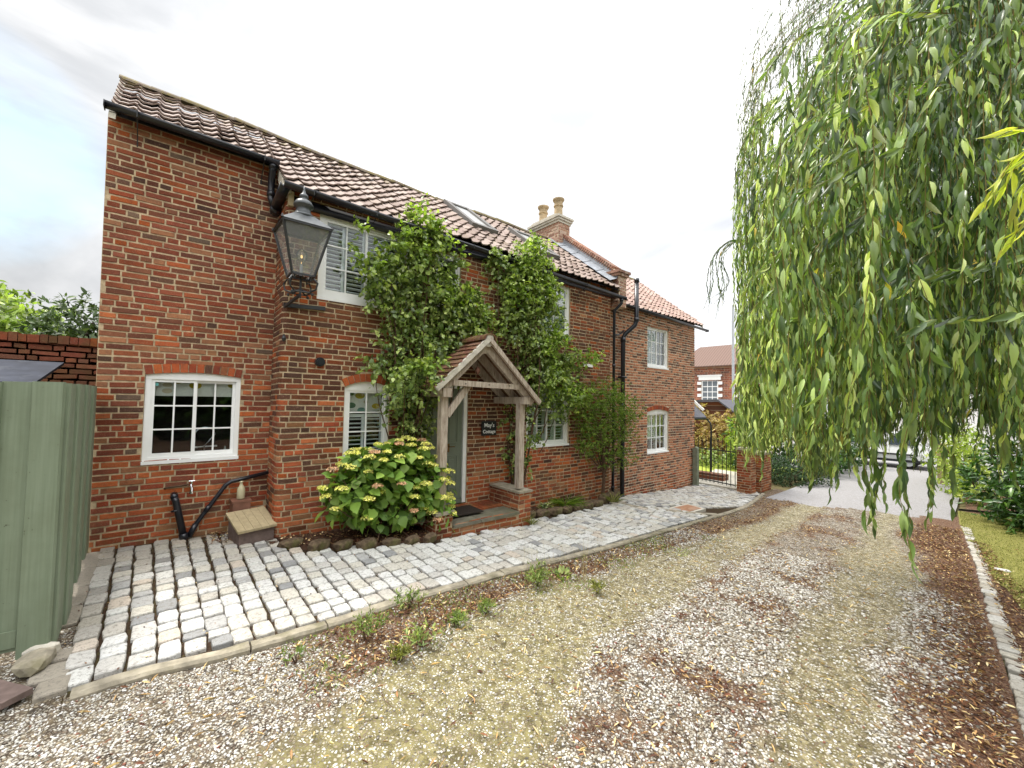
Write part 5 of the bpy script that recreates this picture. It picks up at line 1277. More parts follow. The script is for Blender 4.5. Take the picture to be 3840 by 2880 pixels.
# ------------------------------------------------------------------ gate, post, pier
GT = thing('iron_gate', 'black iron bar gate between the house corner and the brick pier', 'gate', (13.45, 6.0, -.8))
A = Vector((13.55, 6.72, 0)); B = Vector((13.25, 5.20, 0)); nbar = 12
for i in range(nbar):
    p = A+(B-A)*i/(nbar-1); top = .62 if i % 2 == 0 else .55
    if 0 < i < nbar-1: top += .10*math.sin(math.pi*i/(nbar-1))
    m = MB(); m.tube([(p.x, p.y, -.76), (p.x, p.y, top-.06), (p.x, p.y, top)], [.012, .012, .003], 6); m.build('bar', M_IRON, GT)
for z in (-.70, .30):
    m = MB(); m.beam((A.x, A.y, z), (B.x, B.y, z), .016, .035); m.build('rail', M_IRON, GT)
m = MB(); m.bb(12.72, 12.86, 6.12, 6.26, -.85, .36); m.prism([(6.12, .36), (6.26, .36), (6.19, .40)], 'x', 12.72, 12.86)
o = m.build('gate_post', simple('greened_timber', (.20, .22, .16), .85, .15, .2, 12, .3), None); setp(o, 'greenish grey timber post standing against the far house corner', 'post')
m = MB(); m.prism([(13.1, 6.75), (13.05, 5.12), (13.42, 5.08), (13.75, 6.8)], 'z', -.87, -.755); o = m.build('threshold_stone', M_STONEP, None); setp(o, 'pale stone threshold under the iron gate', 'step')
m = MB(); m.bb(14.1, 14.5, 5.9, 6.9, -.85, -.60); o = m.build('garden_step', M_PLAIN, None); setp(o, 'low brick step in the garden behind the iron gate', 'step')
def pier(name, xa, xb, ya, yb, zt, lab):
    t = thing(name, lab, 'pier', ((xa+xb)/2, (ya+yb)/2, -.82)); m = MB()
    f1 = lambda u, z, d: (xa+u, ya-d, z); f2 = lambda u, z, d: (xa-d, yb-u, z)
    mortar(m, 0, xb-xa, -.9, zt, f1); brickwork(m, 0, xb-xa, -.85, zt, f1, hdr='str', jit=1.3, damp=lambda u, z: .25)
    mortar(m, 0, yb-ya, -.9, zt, f2); brickwork(m, 0, yb-ya, -.85, zt, f2, hdr='str', jit=1.3)
    m.mi = 1; m.bb(xa+.003, xb, ya+.003, yb, -.9, zt); m.build('brick_shaft', [M_BP, M_MORT], t)
    m = MB(); m.bb(xa-.03, xb+.03, ya-.03, yb+.03, zt, zt+.07); m.build('cap', M_STONE, t)
pier('brick_pier', 12.85, 13.22, 4.62, 5.0, .42, 'orange brick pier at the right of the iron gate under the willow')
pier('brick_pier', 13.6, 14.4, 4.60, 4.95, .25, 'short faded brick wall stub just behind the gate pier')
# ------------------------------------------------------------------ plants
T_OV = leaf_tpl(3, lambda t: 1.15*math.sin(math.pi*t**.75), .22, .3)
T_OV4 = leaf_tpl(4, lambda t: 1.15*math.sin(math.pi*t**.72), .30, .35)
T_WI = leaf_tpl(4, lambda t: math.sin(math.pi*t**.85), .35, .4)
T_GR = leaf_tpl(3, lambda t: 1.-t*.6, .45, .2)
T_DR = leaf_tpl(3, lambda t: math.sin(math.pi*t), -.25, .9)

def limb(mb, a, b, r0, r1, n=7, bend=.1, col=None):
    a = Vector(a); b = Vector(b); L_ = (b-a).length; pts = []; off = Vector((random.uniform(-1, 1), random.uniform(-1, 1), random.uniform(-.3, 1)))*bend*L_
    for i in range(n+1):
        t = i/n; pts.append(a.lerp(b, t)+off*math.sin(math.pi*t)+Vector([random.uniform(-1, 1) for _ in range(3)])*.012*L_)
    mb.tube(pts, [r0+(r1-r0)*i/n for i in range(n+1)], 7); return pts[-1]

# hydrangea
HY = thing('hydrangea_bush', 'rounded hydrangea bush with lime and pink flower heads in front of the cottage wall', 'shrub', (2.36, 5.55, -.1))
hb_ = [(2.38, 5.55, .66, .72, .40, .40), (1.92, 5.52, .48, .40, .34, .38), (2.92, 5.45, .48, .40, .30, .42), (2.4, 5.42, .30, .50, .26, .30), (2.05, 5.5, .86, .3, .26, .16), (2.65, 5.5, .98, .34, .26, .17), (3.12, 5.32, .12, .20, .13, .28)]
v, t, c = foliage(hb_, 1500, .125, .098, T_OV4, shell=.30, up=1.0, droop=.25)
np_mesh('foliage', v, t, c, [M_HYD], HY, True)
m = MB()
for i in range(26):
    a = (2.3+random.uniform(-.16, .2), 5.55+random.uniform(-.12, .12), -.12); b = (2.38+random.uniform(-.75, .75), 5.5+random.uniform(-.3, .2), random.uniform(.3, .8)); limb(m, a, b, .011, .005, 5, .08)
for (a, b) in (((2.38, 5.42, .0), (2.62, 5.05, -.15)), ((2.5, 5.4, -.02), (2.95, 5.1, .05)), ((2.2, 5.4, 0.), (2.02, 5.0, -.12))): limb(m, a, b, .006, .003, 6, .15)
m.build('stems', M_STEM, HY)
hp = []; tries = 0
while len(hp) < 66 and tries < 4000:
    tries += 1; B_ = hb_[random.randrange(len(hb_))]; a = random.uniform(0, 2*math.pi); e = random.uniform(-.35, 1.4)
    d = Vector((math.cos(a)*math.cos(e), math.sin(a)*math.cos(e), math.sin(e)))
    if d.y > .35 and d.z < .6: continue
    p = Vector((B_[0]+d.x*B_[3]*1.08, B_[1]+d.y*B_[4]*1.12, B_[2]+d.z*B_[5]*1.12))
    if any((p-q).length < .125 for q in hp): continue
    if any(((p.x-b[0])/b[3])**2+((p.y-b[1])/b[4])**2+((p.z-b[2])/b[5])**2 < .85 for b in hb_): continue
    hp.append(p)
for k, p in enumerate(hp):
    pink = random.random() < .2; R_h = random.uniform(.050, .078); n = 110; P = []; 
    az = rng.random(n)*2*math.pi; rr = np.sqrt(rng.random(n)); h = .75*np.sqrt(1-rr**2*.95)
    pts = np.stack([np.cos(az)*rr, np.sin(az)*rr, h], 1)*R_h+np.array(p); A = nrm(np.stack([np.cos(az+rng.normal(size=n)), np.sin(az+rng.normal(size=n)), .3*rng.normal(size=n)], 1)); Nn = nrm(np.stack([np.cos(az)*rr, np.sin(az)*rr, h], 1)+.25*rng.normal(size=(n, 3)))
    c = np.zeros((n, 4)); c[:, 0] = rng.random(n); c[:, 1] = rng.random(n); c[:, 3] = 1
    v, t, c = leaves_np(pts, A, Nn, np.full(n, .024), np.full(n, .021), T_OV, c)
    np_mesh('flower_head', v, t, c, [M_FLP if pink else M_FLY], HY)

# climbers
def climber(name, label, bl, n, base, tips, mat, bright=None, nb=0):
    t_ = thing(name, label, 'climber', base); v, t, c = sprigs(bl, n, .070, .044, T_OV, 8, .20, .5, .6, .45, .1)
    np_mesh('foliage', v, t, c, [mat], t_)
    if bright:
        v, t, c = sprigs(bright, nb, .072, .044, T_OV, 8, .24, .55, .7, .4, .35); np_mesh('young_foliage', v, t, c, [M_CLIMB], t_)
    m = MB()
    for q in tips: limb(m, base, q, .022, .007, 9, .07)
    for b in bl: limb(m, (base[0]*.4+b[0]*.6, 5.93, (b[2]+base[2])*.5), (b[0], b[1], b[2]+b[5]*.8), .010, .004, 5, .1)
    m.build('stem', M_STEM, t_)
LB = [(905, 500, 38), (935, 540, 45), (880, 580, 55), (835, 605, 45), (925, 610, 70), (975, 650, 62), (1000, 700, 55), (905, 690, 65), (865, 650, 48), (888, 745, 62), (935, 785, 50), (885, 835, 52), (905, 870, 45), (880, 905, 32), (908, 925, 28), (1035, 690, 30), (852, 800, 32), (985, 560, 14), (815, 645, 20), (905, 800, 34, 5.3), (938, 778, 26, 5.3), (878, 835, 30, 5.35), (925, 818, 16, 5.15), (958, 730, 45), (1010, 650, 34), (812, 787, 18)]
lb = pxblobs(LB, 5.80, .15)
lbb = pxblobs([(922, 470, 24), (930, 510, 34), (995, 562, 12), (895, 545, 26), (918, 800, 22, 5.15), (1035, 690, 22), (870, 520, 18), (975, 640, 30), (780, 500, 8), (785, 560, 16), (812, 590, 22), (838, 560, 18), (850, 520, 14)], 5.70, .12)
climber('climbing_shrub', 'dense green climber on the wall left of the porch, hanging down beside the door', lb, 10500, (3.02, 5.86, -.15), [(lb[i][0], 5.9, lb[i][2]) for i in (0, 3, 6, 8)], M_CLIM, lbb, 1700)
RBb = [(1150, 575, 42), (1160, 620, 55), (1115, 625, 42), (1168, 665, 46), (1130, 690, 55), (1162, 730, 50), (1105, 700, 34), (1190, 785, 52), (1205, 830, 50), (1160, 790, 45), (1165, 840, 35), (1215, 870, 28), (1090, 580, 28), (1075, 560, 18), (1145, 550, 26), (1222, 790, 28)]
rb = pxblobs(RBb, 5.80, .15)
rb2 = pxblobs([(1108, 890, 16, 5.93), (1112, 930, 19, 5.93), (1110, 975, 18, 5.93), (1112, 1015, 14, 5.93), (1140, 890, 15, 5.5), (1145, 950, 13, 5.5), (1143, 1000, 9, 5.5)], 5.93, .06)
rbb = pxblobs([(1150, 560, 32), (1160, 600, 42), (1120, 640, 28), (1172, 640, 30), (1205, 730, 18), (1255, 768, 16), (1280, 770, 10), (1240, 850, 24), (1262, 862, 12), (1205, 830, 30), (1160, 530, 14), (1190, 760, 30)], 5.68, .13)
climber('climbing_shrub', 'bright yellow green climber on the wall right of the porch roof', rb+rb2, 9500, (5.0, 5.86, -.32), [(rb[i][0], 5.9, rb[i][2]) for i in (0, 3, 5, 8, 12)], M_CLIM, rbb, 3600)

# small feathery tree in the bed
t_ = thing('feathery_tree', 'small feathery green tree with a thin forked trunk before the black pipes', 'tree', (7.62, 5.86, -.5))
fb = pxblobs([(1272, 868, 36), (1318, 862, 44), (1352, 885, 30), (1290, 915, 40), (1332, 938, 40), (1270, 945, 28), (1345, 985, 24), (1262, 975, 18), (1305, 985, 26), (1340, 905, 34), (1258, 900, 24), (1300, 850, 30)], 5.78, .33)
v, t, c = sprigs(fb, 17000, .046, .013, T_OV, 14, .16, .55, .5, .1, .3); np_mesh('crown', v, t, c, [M_FEA], t_)
m = MB(); f0 = limb(m, (7.62, 5.86, -.55), (7.66, 5.84, .15), .045, .034, 6, .07)
for b in fb: limb(m, f0, (b[0], b[1], b[2]), .022, .006, 7, .12)
m.build('trunk', M_STEM, t_)
# low plants in the second bed
def clump(name, label, cat, base, n, ln, wd, mat, spread=.12, up=1.1, tpl=T_GR, h=.0, group=None):
    t_ = thing(name, label, cat, base, group); b = np.array(base); az = rng.random(n)*2*math.pi; r = spread*np.sqrt(rng.random(n))
    P = np.stack([b[0]+r*np.cos(az)*.5, b[1]+r*np.sin(az)*.5, b[2]+rng.random(n)*h], 1); A = nrm(np.stack([np.cos(az), np.sin(az), up*(.5+rng.random(n))], 1)); Nn = nrm(np.stack([-np.cos(az)*.8, -np.sin(az)*.8, np.full(n, 1.)], 1)+.3*rng.normal(size=(n, 3)))
    c = np.zeros((n, 4)); c[:, 0] = rng.random(n); c[:, 1] = rng.random(n); c[:, 3] = 1; l = ln*(.6+.6*rng.random(n))
    v, t, c = leaves_np(P, A, Nn, l, np.full(n, wd), tpl, c); np_mesh('leaves', v, t, c, [mat], t_); return t_
clump('grass_clump', 'arching tuft of narrow green leaves in the bed right of the porch', 'plant', (6.35, 5.80, -.40), 170, .42, .014, M_FEA, .16, .9)
clump('seedling', 'dark leafy seedling close to the right porch wall', 'plant', (5.15, 5.72, -.34), 40, .11, .03, M_CLIM, .10, 1.2, T_OV, .28)
clump('seedling', 'low green leafy plant between the porch wall and the arching tuft', 'plant', (5.65, 5.70, -.36), 60, .09, .03, M_CLIM, .22, .9, T_OV, .12)
clump('grass_clump', 'yellowish tuft growing between the rocks at the foot of the small tree', 'plant', (7.72, 5.62, -.50), 60, .32, .012, M_GRASSB, .08, 1.4)
clump('grass_clump', 'yellowing tuft at the front corner of the right porch wall', 'plant', (4.76, 5.10, -.33), 45, .20, .010, M_GRASSB, .06, 1.5)
# weeds along the kerb
WG = 'weeds along the kerb'
wl = [((790, 1378), 'yellow green weed tuft, leftmost of the kerb weeds', 70, .24, .022, M_WEED, 1.6), ((884, 1310), 'tall blue green upright weed standing beside the kerb', 60, .22, .018, M_CLIM, 2.6), ((910, 1395), 'thin grey green weed growing in the leaf litter below the tall upright one', 60, .18, .012, M_CLIM, 1.9),
      ((985, 1345), 'small bright moss like weed tuft in the brown litter, middle of the kerb line', 60, .10, .012, M_WEED, 1.0), ((1160, 1262), 'wide grassy weed clump against the kerb opposite the porch', 120, .26, .012, M_WEED, 1.3), ((1215, 1240), 'weed with broad pale yellow leaves beside the wide grassy clump', 12, .13, .06, M_WEED, .8),
      ((1050, 1320), 'low yellow green weed left of the wide grassy clump', 50, .12, .012, M_WEED, .9), ((860, 1420), 'low yellow green weed below the thin grey green one', 60, .09, .012, M_GRASSB, .8), ((640, 1420), 'tiny weed sprouting between the front setts', 14, .07, .02, M_CLIM, 1.), ((1290, 1275), 'low yellowish weed at the right end of the kerb weeds', 50, .10, .01, M_GRASSB, .9)]
def onGr(px, py):
    p = None; z = 0
    for _ in range(40):
        d = ray(px, py); p = C0+d*((z-H_CAM)/d[2]); z = .5*z+.5*zg(p[0])
    return p
for (pp, lab, n, ln, wd, mt, up) in wl:
    p = onGr(pp[0]*1.736, pp[1]*1.736)
    if wd < .03:
        h_ = ln*.62; t_ = thing('weed', lab, 'weed', (p[0], p[1], zg(p[0])-.03), WG)
        v, t, c = sprigs([(p[0], p[1], zg(p[0])+h_*.35, .06+ln*.35, .05+ln*.22, h_*.42)], n*4, .040, .0085, T_OV, 9, h_*.9, .6, .4, -.25, 1.6); np_mesh('leaves', v, t, c, [mt], t_)
        m = MB()
        for _ in range(7): a_ = random.uniform(0, 6.28); m.tube([(p[0], p[1], zg(p[0])-.04), (p[0]+math.cos(a_)*.04, p[1]+math.sin(a_)*.03, zg(p[0])+h_*.5), (p[0]+math.cos(a_)*.09, p[1]+math.sin(a_)*.06, zg(p[0])+h_)], [.003, .002, .001], 4)
        m.build('stems', M_STEM, t_)
    else: clump('weed', lab, 'weed', (p[0], p[1], zg(p[0])-.03), int(n*2.6), ln*.62, wd*.55, mt, .24 if ln < .2 else .17, up*1.5, T_GR if wd < .03 else T_OV, .02, WG)
k = 5000; x = .7+6.5*rng.random(k)**1.2; y = Kv(x)-.04-rng.random(k)**1.3*.75; ok = rng.random(k) < np.clip((vnoise(x, y, 2.2, 3)-.45)*3.2, 0, 1); x, y = x[ok], y[ok]; n = len(x)
A = nrm(np.stack([rng.normal(size=n)*.7, rng.normal(size=n)*.7, np.ones(n)], 1)); Nn = nrm(rng.normal(size=(n, 3))); c = np.zeros((n, 4)); c[:, 0] = rng.random(n); c[:, 1] = rng.random(n); c[:, 3] = 1
v, t, c = leaves_np(np.stack([x, y, zgv(x)-.022], 1), A, Nn, rng.uniform(.015, .045, n), rng.uniform(.004, .010, n), T_OV, c)
o = np_mesh('kerb_weeds', v, t, c, [M_WEED]); setp(o, 'low mossy weeds growing in the leaf litter along the kerb', 'weeds', None, 'stuff')
m = MB()
for i in range(26):
    p = onGr(random.uniform(1130, 1290)*1.736, random.uniform(1235, 1275)*1.736); m.tube([(p[0], p[1], zg(p[0])-.03), (p[0]+random.uniform(-.03, .03), p[1], zg(p[0])+.2), (p[0]+random.uniform(-.07, .07), p[1]+.02, zg(p[0])+random.uniform(.3, .45))], [.0018, .0014, .001], 3)
o = m.build('dry_grass', simple('straw', (.42, .36, .18), .8, .2, .2, 10, 0), None); setp(o, 'thin straw coloured grass stalks standing along the kerb', 'grass', None, 'stuff')

# ------------------------------------------------------------------ loose pebbles, fallen leaves, lawn blades
def scatter(n, x0, x1, acc):
    out = []
    while sum(len(o) for o in out) < n:
        k = n*2; x = x0+(x1-x0)*rng.random(k)**1.35; y = rng.uniform(-.8, 4.3, k); ok = (y < Kv(x)-.02) & (y > Rv(x)+.06) | (y < -99)
        # inside the view
        cx_ = (CAMM.T @ np.stack([x, y, zgv(x)-H_CAM])); uu = CX0+FOC*cx_[0]/np.maximum(cx_[2], .1); vv = CY0-FOC*cx_[1]/np.maximum(cx_[2], .1)
        ok &= (cx_[2] > .3) & (uu > -400) & (uu < 4300) & (vv < 3200)
        ok &= rng.random(k) < acc(x, y); out.append(np.stack([x[ok], y[ok]], 1))
    return np.concatenate(out)[:n]
gsurf = lambda x, y: zgv(x)-.028+gz(x, y)
bm = bmesh.new(); bmesh.ops.create_icosphere(bm, subdivisions=1, radius=1); icoV = np.array([v.co[:] for v in bm.verts]); icoT = np.array([[v.index for v in f.verts] for f in bm.faces]); bm.free()
def accp(x, y):
    z_ = zone(x, y); return np.clip((1-z_[:, 0])*(1-z_[:, 1]*.95), 0.10, 1)*(.35+.9*vnoise(x, y, 3, 4))
P = scatter(28000, -.9, 7.5, accp); n = len(P)
sz = rng.uniform(.0045, .0095, n)*(1+.15*P[:, 0].clip(0, 5)); sc3 = np.stack([sz, sz*rng.uniform(.6, .95, n), sz*rng.uniform(.4, .7, n)], 1); az = rng.random(n)*6.28
V = icoV[None]*sc3[:, None]*(1+.18*rng.normal(size=(n, len(icoV), 1))); ca, sa = np.cos(az)[:, None], np.sin(az)[:, None]
V = np.stack([V[..., 0]*ca-V[..., 1]*sa+P[:, 0, None], V[..., 0]*sa+V[..., 1]*ca+P[:, 1, None], V[..., 2]+(gsurf(P[:, 0], P[:, 1])+sz*.25)[:, None]], 2)
T = icoT[None]+(np.arange(n)*len(icoV))[:, None, None]; c = np.zeros((n, 4)); c[:, 0] = rng.random(n)*.999; c[:, 3] = 1
o = np_mesh('loose_pebbles', V.reshape(-1, 3), T.reshape(-1, 3), np.repeat(c, len(icoV), 0), [M_PEB]); setp(o, 'loose white and tan pebbles on the drive', 'gravel', None, 'stuff')
def litter(P, zf, ln, name, lab, wr=.3, lo=0.):
    n = len(P); az = rng.random(n)*6.28; A = np.stack([np.cos(az), np.sin(az), rng.normal(size=n)*.12], 1); Nn = nrm(np.stack([rng.normal(size=n)*.3, rng.normal(size=n)*.3, np.ones(n)], 1))
    PP = np.stack([P[:, 0], P[:, 1], zf(P[:, 0], P[:, 1])+.004+.010*rng.random(n)], 1); c = np.zeros((n, 4)); c[:, 0] = lo+(1-lo)*rng.random(n)**1.35; c[:, 1] = rng.random(n); c[:, 3] = 1
    l = ln*rng.uniform(.4, 1.3, n); v, t, c = leaves_np(PP, A, Nn, l, l*wr*rng.uniform(.6, 1.2, n), T_DR, c)
    o = np_mesh(name, v, t, c, [M_DRY]); setp(o, lab, 'leaves', None, 'stuff'); return o
P = scatter(15000, -.2, 13, lambda x, y: zone(x, y)[:, 1]**1.6+.012)
litter(P, gsurf, .042, 'leaf_litter', 'brown fallen leaves and straw lying over the drive', .28)
P = scatter(1500, -.3, 10, lambda x, y: .25+.5*vnoise(x, y, 1.3, 6)); litter(P, lambda x, y: gsurf(x, y)+.004, .055, 'willow_leaf_litter', 'pale dried willow leaves scattered over the drive', .16, .72)
m = MB(); P = scatter(60, .5, 7, lambda x, y: .5)
for x_, y_ in P:
    a_ = random.uniform(0, 6.28); l_ = random.uniform(.05, .22); z_ = float(gsurf(x_, y_))+.012; m.tube([(x_, y_, z_), (x_+math.cos(a_)*l_*.5, y_+math.sin(a_)*l_*.5, z_+.006), (x_+math.cos(a_+.2)*l_, y_+math.sin(a_+.2)*l_, z_)], [.0028, .0024, .0015], 4)
o = m.build('fallen_twigs', M_STEM, None); setp(o, 'thin brown twigs lying on the drive', 'twigs', None, 'stuff')
k = 9000; x = 2.5+9.5*rng.random(k)**1.3; y = Rv(x)-.08-rng.random(k)**1.5*1.6; ok = (y > np.array(lz(x, 0))-.25) | (rng.random(k) < .06)
litter(np.stack([x[ok], y[ok]], 1), lambda x, y: zgv(x)-.02, .045, 'leaf_litter', 'brown fallen leaves beside the sett edging at the right', .3)
# debris in the joints and on the bed
k = 5200; x = -.5+9*rng.random(k)**1.2; y = 3.6+3*rng.random(k); ok = y < np.vectorize(bedline)(x)-.02; x, y = x[ok], y[ok]
q = (np.mod(x+.5, .152)-.152) ; ok = (np.minimum(np.mod(x+.5, .152), .152-np.mod(x+.5, .152)) < .022) | (rng.random(len(x)) < .05); x, y = x[ok], y[ok]
litter(np.stack([x, y], 1), lambda x, y: zgv(x)-.012, .018, 'joint_litter', 'brown crumbs of leaf in the joints of the setts', .5)
k = 2600; x = np.concatenate([rng.uniform(1.1, 3., k//2), rng.uniform(4.85, 8.6, k//2)]); y = np.vectorize(bedline)(x)+rng.random(k)*.75; ok = y < 6.0; x, y = x[ok], y[ok]
litter(np.stack([x, y], 1), lambda x, y: zgv(x)+.025, .035, 'bed_litter', 'dead leaves and bark on the planting beds', .5)
k = 900; x = rng.uniform(.45, 1.12, k); y = 6.58-rng.random(k)**2*.5; litter(np.stack([x, y], 1), lambda x, y: zgv(x)-.0, .03, 'corner_litter', 'dead leaves gathered in the corner behind the boarded box', .5)
k = 26000; x = 6.4+9*rng.random(k)**1.2; y = lz(x, 0)-.03-rng.random(k)**1.3*3.2; n = k
A = nrm(np.stack([rng.normal(size=n)*.5, rng.normal(size=n)*.5, np.ones(n)], 1)); Nn = nrm(rng.normal(size=(n, 3))); c = np.zeros((n, 4)); c[:, 0] = rng.random(n); c[:, 1] = rng.random(n); c[:, 3] = 1
v, t, c = leaves_np(np.stack([x, y, zgv(x)-.02], 1), A, Nn, rng.uniform(.015, .04, n), np.full(n, .006), leaf_tpl(2, lambda t: 1, .3, 0), c)
o = np_mesh('lawn_grass', v, t, c, [M_GRASSB]); setp(o, 'short yellow green grass on the lawn at the right', 'grass', None, 'stuff')
m = MB(); m.beam((15.55, .72, -.82), (16.6, -1.4, -.82), .02, .05); m.beam((16.6, -1.4, -.82), (17.5, -4.0, -.82), .02, .05); o = m.build('lawn_edging', M_IRON, None); setp(o, 'thin dark metal edging strip along the far side of the lawn', 'edging')

# ------------------------------------------------------------------ weeping willow
WL = thing('weeping_willow', 'weeping willow with long leafy strands hanging over the right of the drive', 'tree', (5.0, -2.6, -.4))
ENV = [(2755, 1700), (2800, 1735), (2845, 1770), (2880, 1690), (2920, 1720), (2985, 1740), (3050, 1835), (3085, 1770), (3123, 1860), (3165, 1700), (3210, 1690), (3255, 1800), (3300, 1660), (3335, 1700), (3370, 1650), (3412, 1780), (3440, 1650), (3480, 1700), (3520, 1680), (3560, 1680), (3630, 1640), (3700, 1690), (3770, 1830), (3810, 1780), (3900, 1700), (4200, 1700)]
TOPD = [(2755, 720), (2790, 570), (2850, 480), (2920, 400), (3000, 300), (3120, 150), (3280, -40), (3500, -400), (4200, -500)]
TOPS = [(2770, 330), (2800, 220), (2860, 110), (2930, 0), (3010, -90), (3120, -220)]
def catm(P, n):
    P = np.array(P); t = np.linspace(0, len(P)-1, n); i = np.minimum(t.astype(int), len(P)-2); f = (t-i)[:, None]
    p0 = P[np.maximum(i-1, 0)]; p1 = P[i]; p2 = P[i+1]; p3 = P[np.minimum(i+2, len(P)-1)]
    return .5*((2*p1)+(-p0+p2)*f+(2*p0-5*p1+4*p2-p3)*f*f+(-p0+3*p1-3*p2+p3)*f**3)
LV, SV = {}, []
LF = []
def strand(P, ln, sp, tone, rad_=.0022, wr=.17, spread=.6, fill=1., tipk=.35):
    seg = np.linalg.norm(np.diff(P, axis=0), axis=1); s_ = np.concatenate([[0], np.cumsum(seg)]); Lt = s_[-1]; n = max(4, int(Lt/sp*fill))
    q = np.sort(rng.random(n)*Lt) if fill < 1 else (np.arange(n)+rng.random(n)*.6)/n*Lt
    X = np.stack([np.interp(q, s_, P[:, k]) for k in range(3)], 1); Tn = nrm(np.stack([np.interp(np.minimum(q+.02, Lt), s_, P[:, k]) for k in range(3)], 1)-X+1e-9)
    az = rng.random(n)*6.28; H_ = np.stack([np.cos(az), np.sin(az), np.zeros(n)], 1)
    A = nrm(Tn*.9+H_*(spread*rng.uniform(.25, 1.1, n))[:, None]+np.array([0, 0, -.35])); Nn = nrm(np.cross(A, np.cross(H_, A))+.45*rng.normal(size=(n, 3)))
    tip = np.clip((Lt-q)/(.22), tipk, 1); l = ln*rng.uniform(.6, 1.2, n)*tip
    c = np.zeros((n, 4)); c[:, 0] = np.clip(tone+rng.normal(size=n)*.24+.25*(1-tip), 0, .965); y_ = rng.random(n) < .004; c[y_, 0] = rng.uniform(.97, 1, y_.sum()); c[:, 1] = rng.random(n); c[:, 3] = 1
    LF.append((X, A, Nn, l, l*wr*rng.uniform(.75, 1.25, n), c)); SV.append((P, rad_))
TR = np.array([5.0, -2.6])
def hang(u, vb, vt, d, ln, sp, tone, **k):
    if u < 3350: vt += rng.normal()*110
    if u < 3250 and rng.random() < .5: vt = max(vt, rng.uniform(vt, vt+560))
    vt = min(vt, vb-250)
    u += rng.normal()*12
    B_ = atD(u, vb, d); T_ = atD(u, vt, d); T_ = np.array([B_[0]*.5+T_[0]*.5, B_[1]*.5+T_[1]*.5, T_[2]])
    h = T_[2]-B_[2]; w = rng.normal(size=(5, 2))*.035*max(.5, h**.5)
    to = nrm((TR-T_[:2])[None])[0]
    q_ = rng.uniform(.12, .5); pts = [T_+np.array([to[0]*q_, to[1]*q_, rng.uniform(.0, .35)]), T_, T_*.7+B_*.3+np.append(w[1], 0), T_*.35+B_*.65+np.append(w[2], 0), B_+np.append(w[3]*.6, 0)]
    strand(catm(pts, 16), ln, sp, tone, **k)
ev = lambda u: lerp(u, ENV)
# inner, farther curtain
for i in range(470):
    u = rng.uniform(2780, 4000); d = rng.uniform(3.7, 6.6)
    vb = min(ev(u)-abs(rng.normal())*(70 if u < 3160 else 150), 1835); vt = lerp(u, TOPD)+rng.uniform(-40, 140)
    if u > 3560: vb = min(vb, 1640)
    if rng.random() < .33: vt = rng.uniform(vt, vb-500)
    hang(u, vb, vt, d, .098, .023, .32+.28*(u < 3000)-.24*(u > 3450)+rng.normal()*.12, rad_=.0024, wr=.17, spread=.85)  # leaf colour carries the light: lit strands at left, shaded ones at right
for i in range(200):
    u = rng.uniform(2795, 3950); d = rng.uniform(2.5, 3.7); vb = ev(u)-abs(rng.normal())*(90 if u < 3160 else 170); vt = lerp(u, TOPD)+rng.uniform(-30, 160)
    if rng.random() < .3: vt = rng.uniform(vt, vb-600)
    hang(u, vb, vt, d, .10, .028, .40+.22*(u < 2960)-.24*(u > 3450)+rng.normal()*.14, wr=.195, spread=.8)  # same painted light at left and painted shade at right
for i in range(62):
    u = rng.uniform(2950, 3930); d = rng.uniform(1.75, 2.5); vb = ev(u)-abs(rng.normal())*200; vt = max(lerp(u, TOPD), -250)+rng.uniform(0, 150)
    if rng.random() < .35: vt = rng.uniform(200, vb-700)
    hang(u, vb, vt, d, .105, .036, .42+rng.normal()*.15, wr=.225, spread=.75)
# the single ends that reach lowest
for (u, vb, d) in ((3255, 1985, 2.0), (3240, 1930, 2.3), (3270, 1950, 2.1), (3412, 2120, 1.75), (3405, 1960, 1.9), (3335, 1895, 2.2), (3480, 1925, 2.2), (3500, 1960, 2.4), (3525, 1910, 2.5), (3123, 1858, 2.6), (3052, 1835, 2.8), (3030, 1800, 2.9), (3140, 1800, 2.5), (2800, 1740, 3.4), (2848, 1775, 3.5), (2830, 1700, 3.3), (3780, 1830, 2.2), (3300, 1830, 2.3), (3190, 1810, 2.6), (3555, 1800, 2.6)):
    hang(u, vb, vb-900, d, .115, .040, .35, wr=.25, spread=.42, tipk=.8)
# thin outer twigs against the sky, upper left, and one loose spray
for i in range(120):
    u = rng.uniform(2770, 3150); vt = lerp(u, TOPS)+rng.uniform(-20, 120); hang(u, vt+rng.uniform(200, 520), vt, rng.uniform(4.5, 6.5), .060, .034, .10, rad_=.002, wr=.12, fill=.9)
for i in range(16):     # long bare-ish twigs arching over at the top left
    d = rng.uniform(4.5, 6.); k_ = rng.uniform(-60, 70); e_ = rng.uniform(0, 1)
    P_ = [atD(3380+k_, -160, d), atD(3180+k_, -70+40*e_, d), atD(3010+k_, 40+60*e_, d), atD(2900+k_*.8, 170+70*e_, d), atD(2825+k_*.6, 340+60*e_, d), atD(2790+k_*.5, 620+rng.uniform(-60, 250), d)]
    strand(catm(P_, 22), .062, .045, .25, rad_=.0030, wr=.15, spread=.8)
for i in range(9):
    d = 5.4+rng.uniform(-.3, .3); du = rng.uniform(-25, 25); P_ = [atD(2800+du, 900, d), atD(2745+du*.7, 905, d), atD(2695+du, 960+rng.uniform(-15, 15), d), atD(2672+du+rng.uniform(-20, 50), 1060, d), atD(2668+du+rng.uniform(-25, 60), rng.uniform(1120, 1200), d)]
    strand(catm(P_, 16), .075, .026, .08, rad_=.0022, wr=.14, spread=.5)
for i in range(22):     # dark leafy mass behind, right
    pass
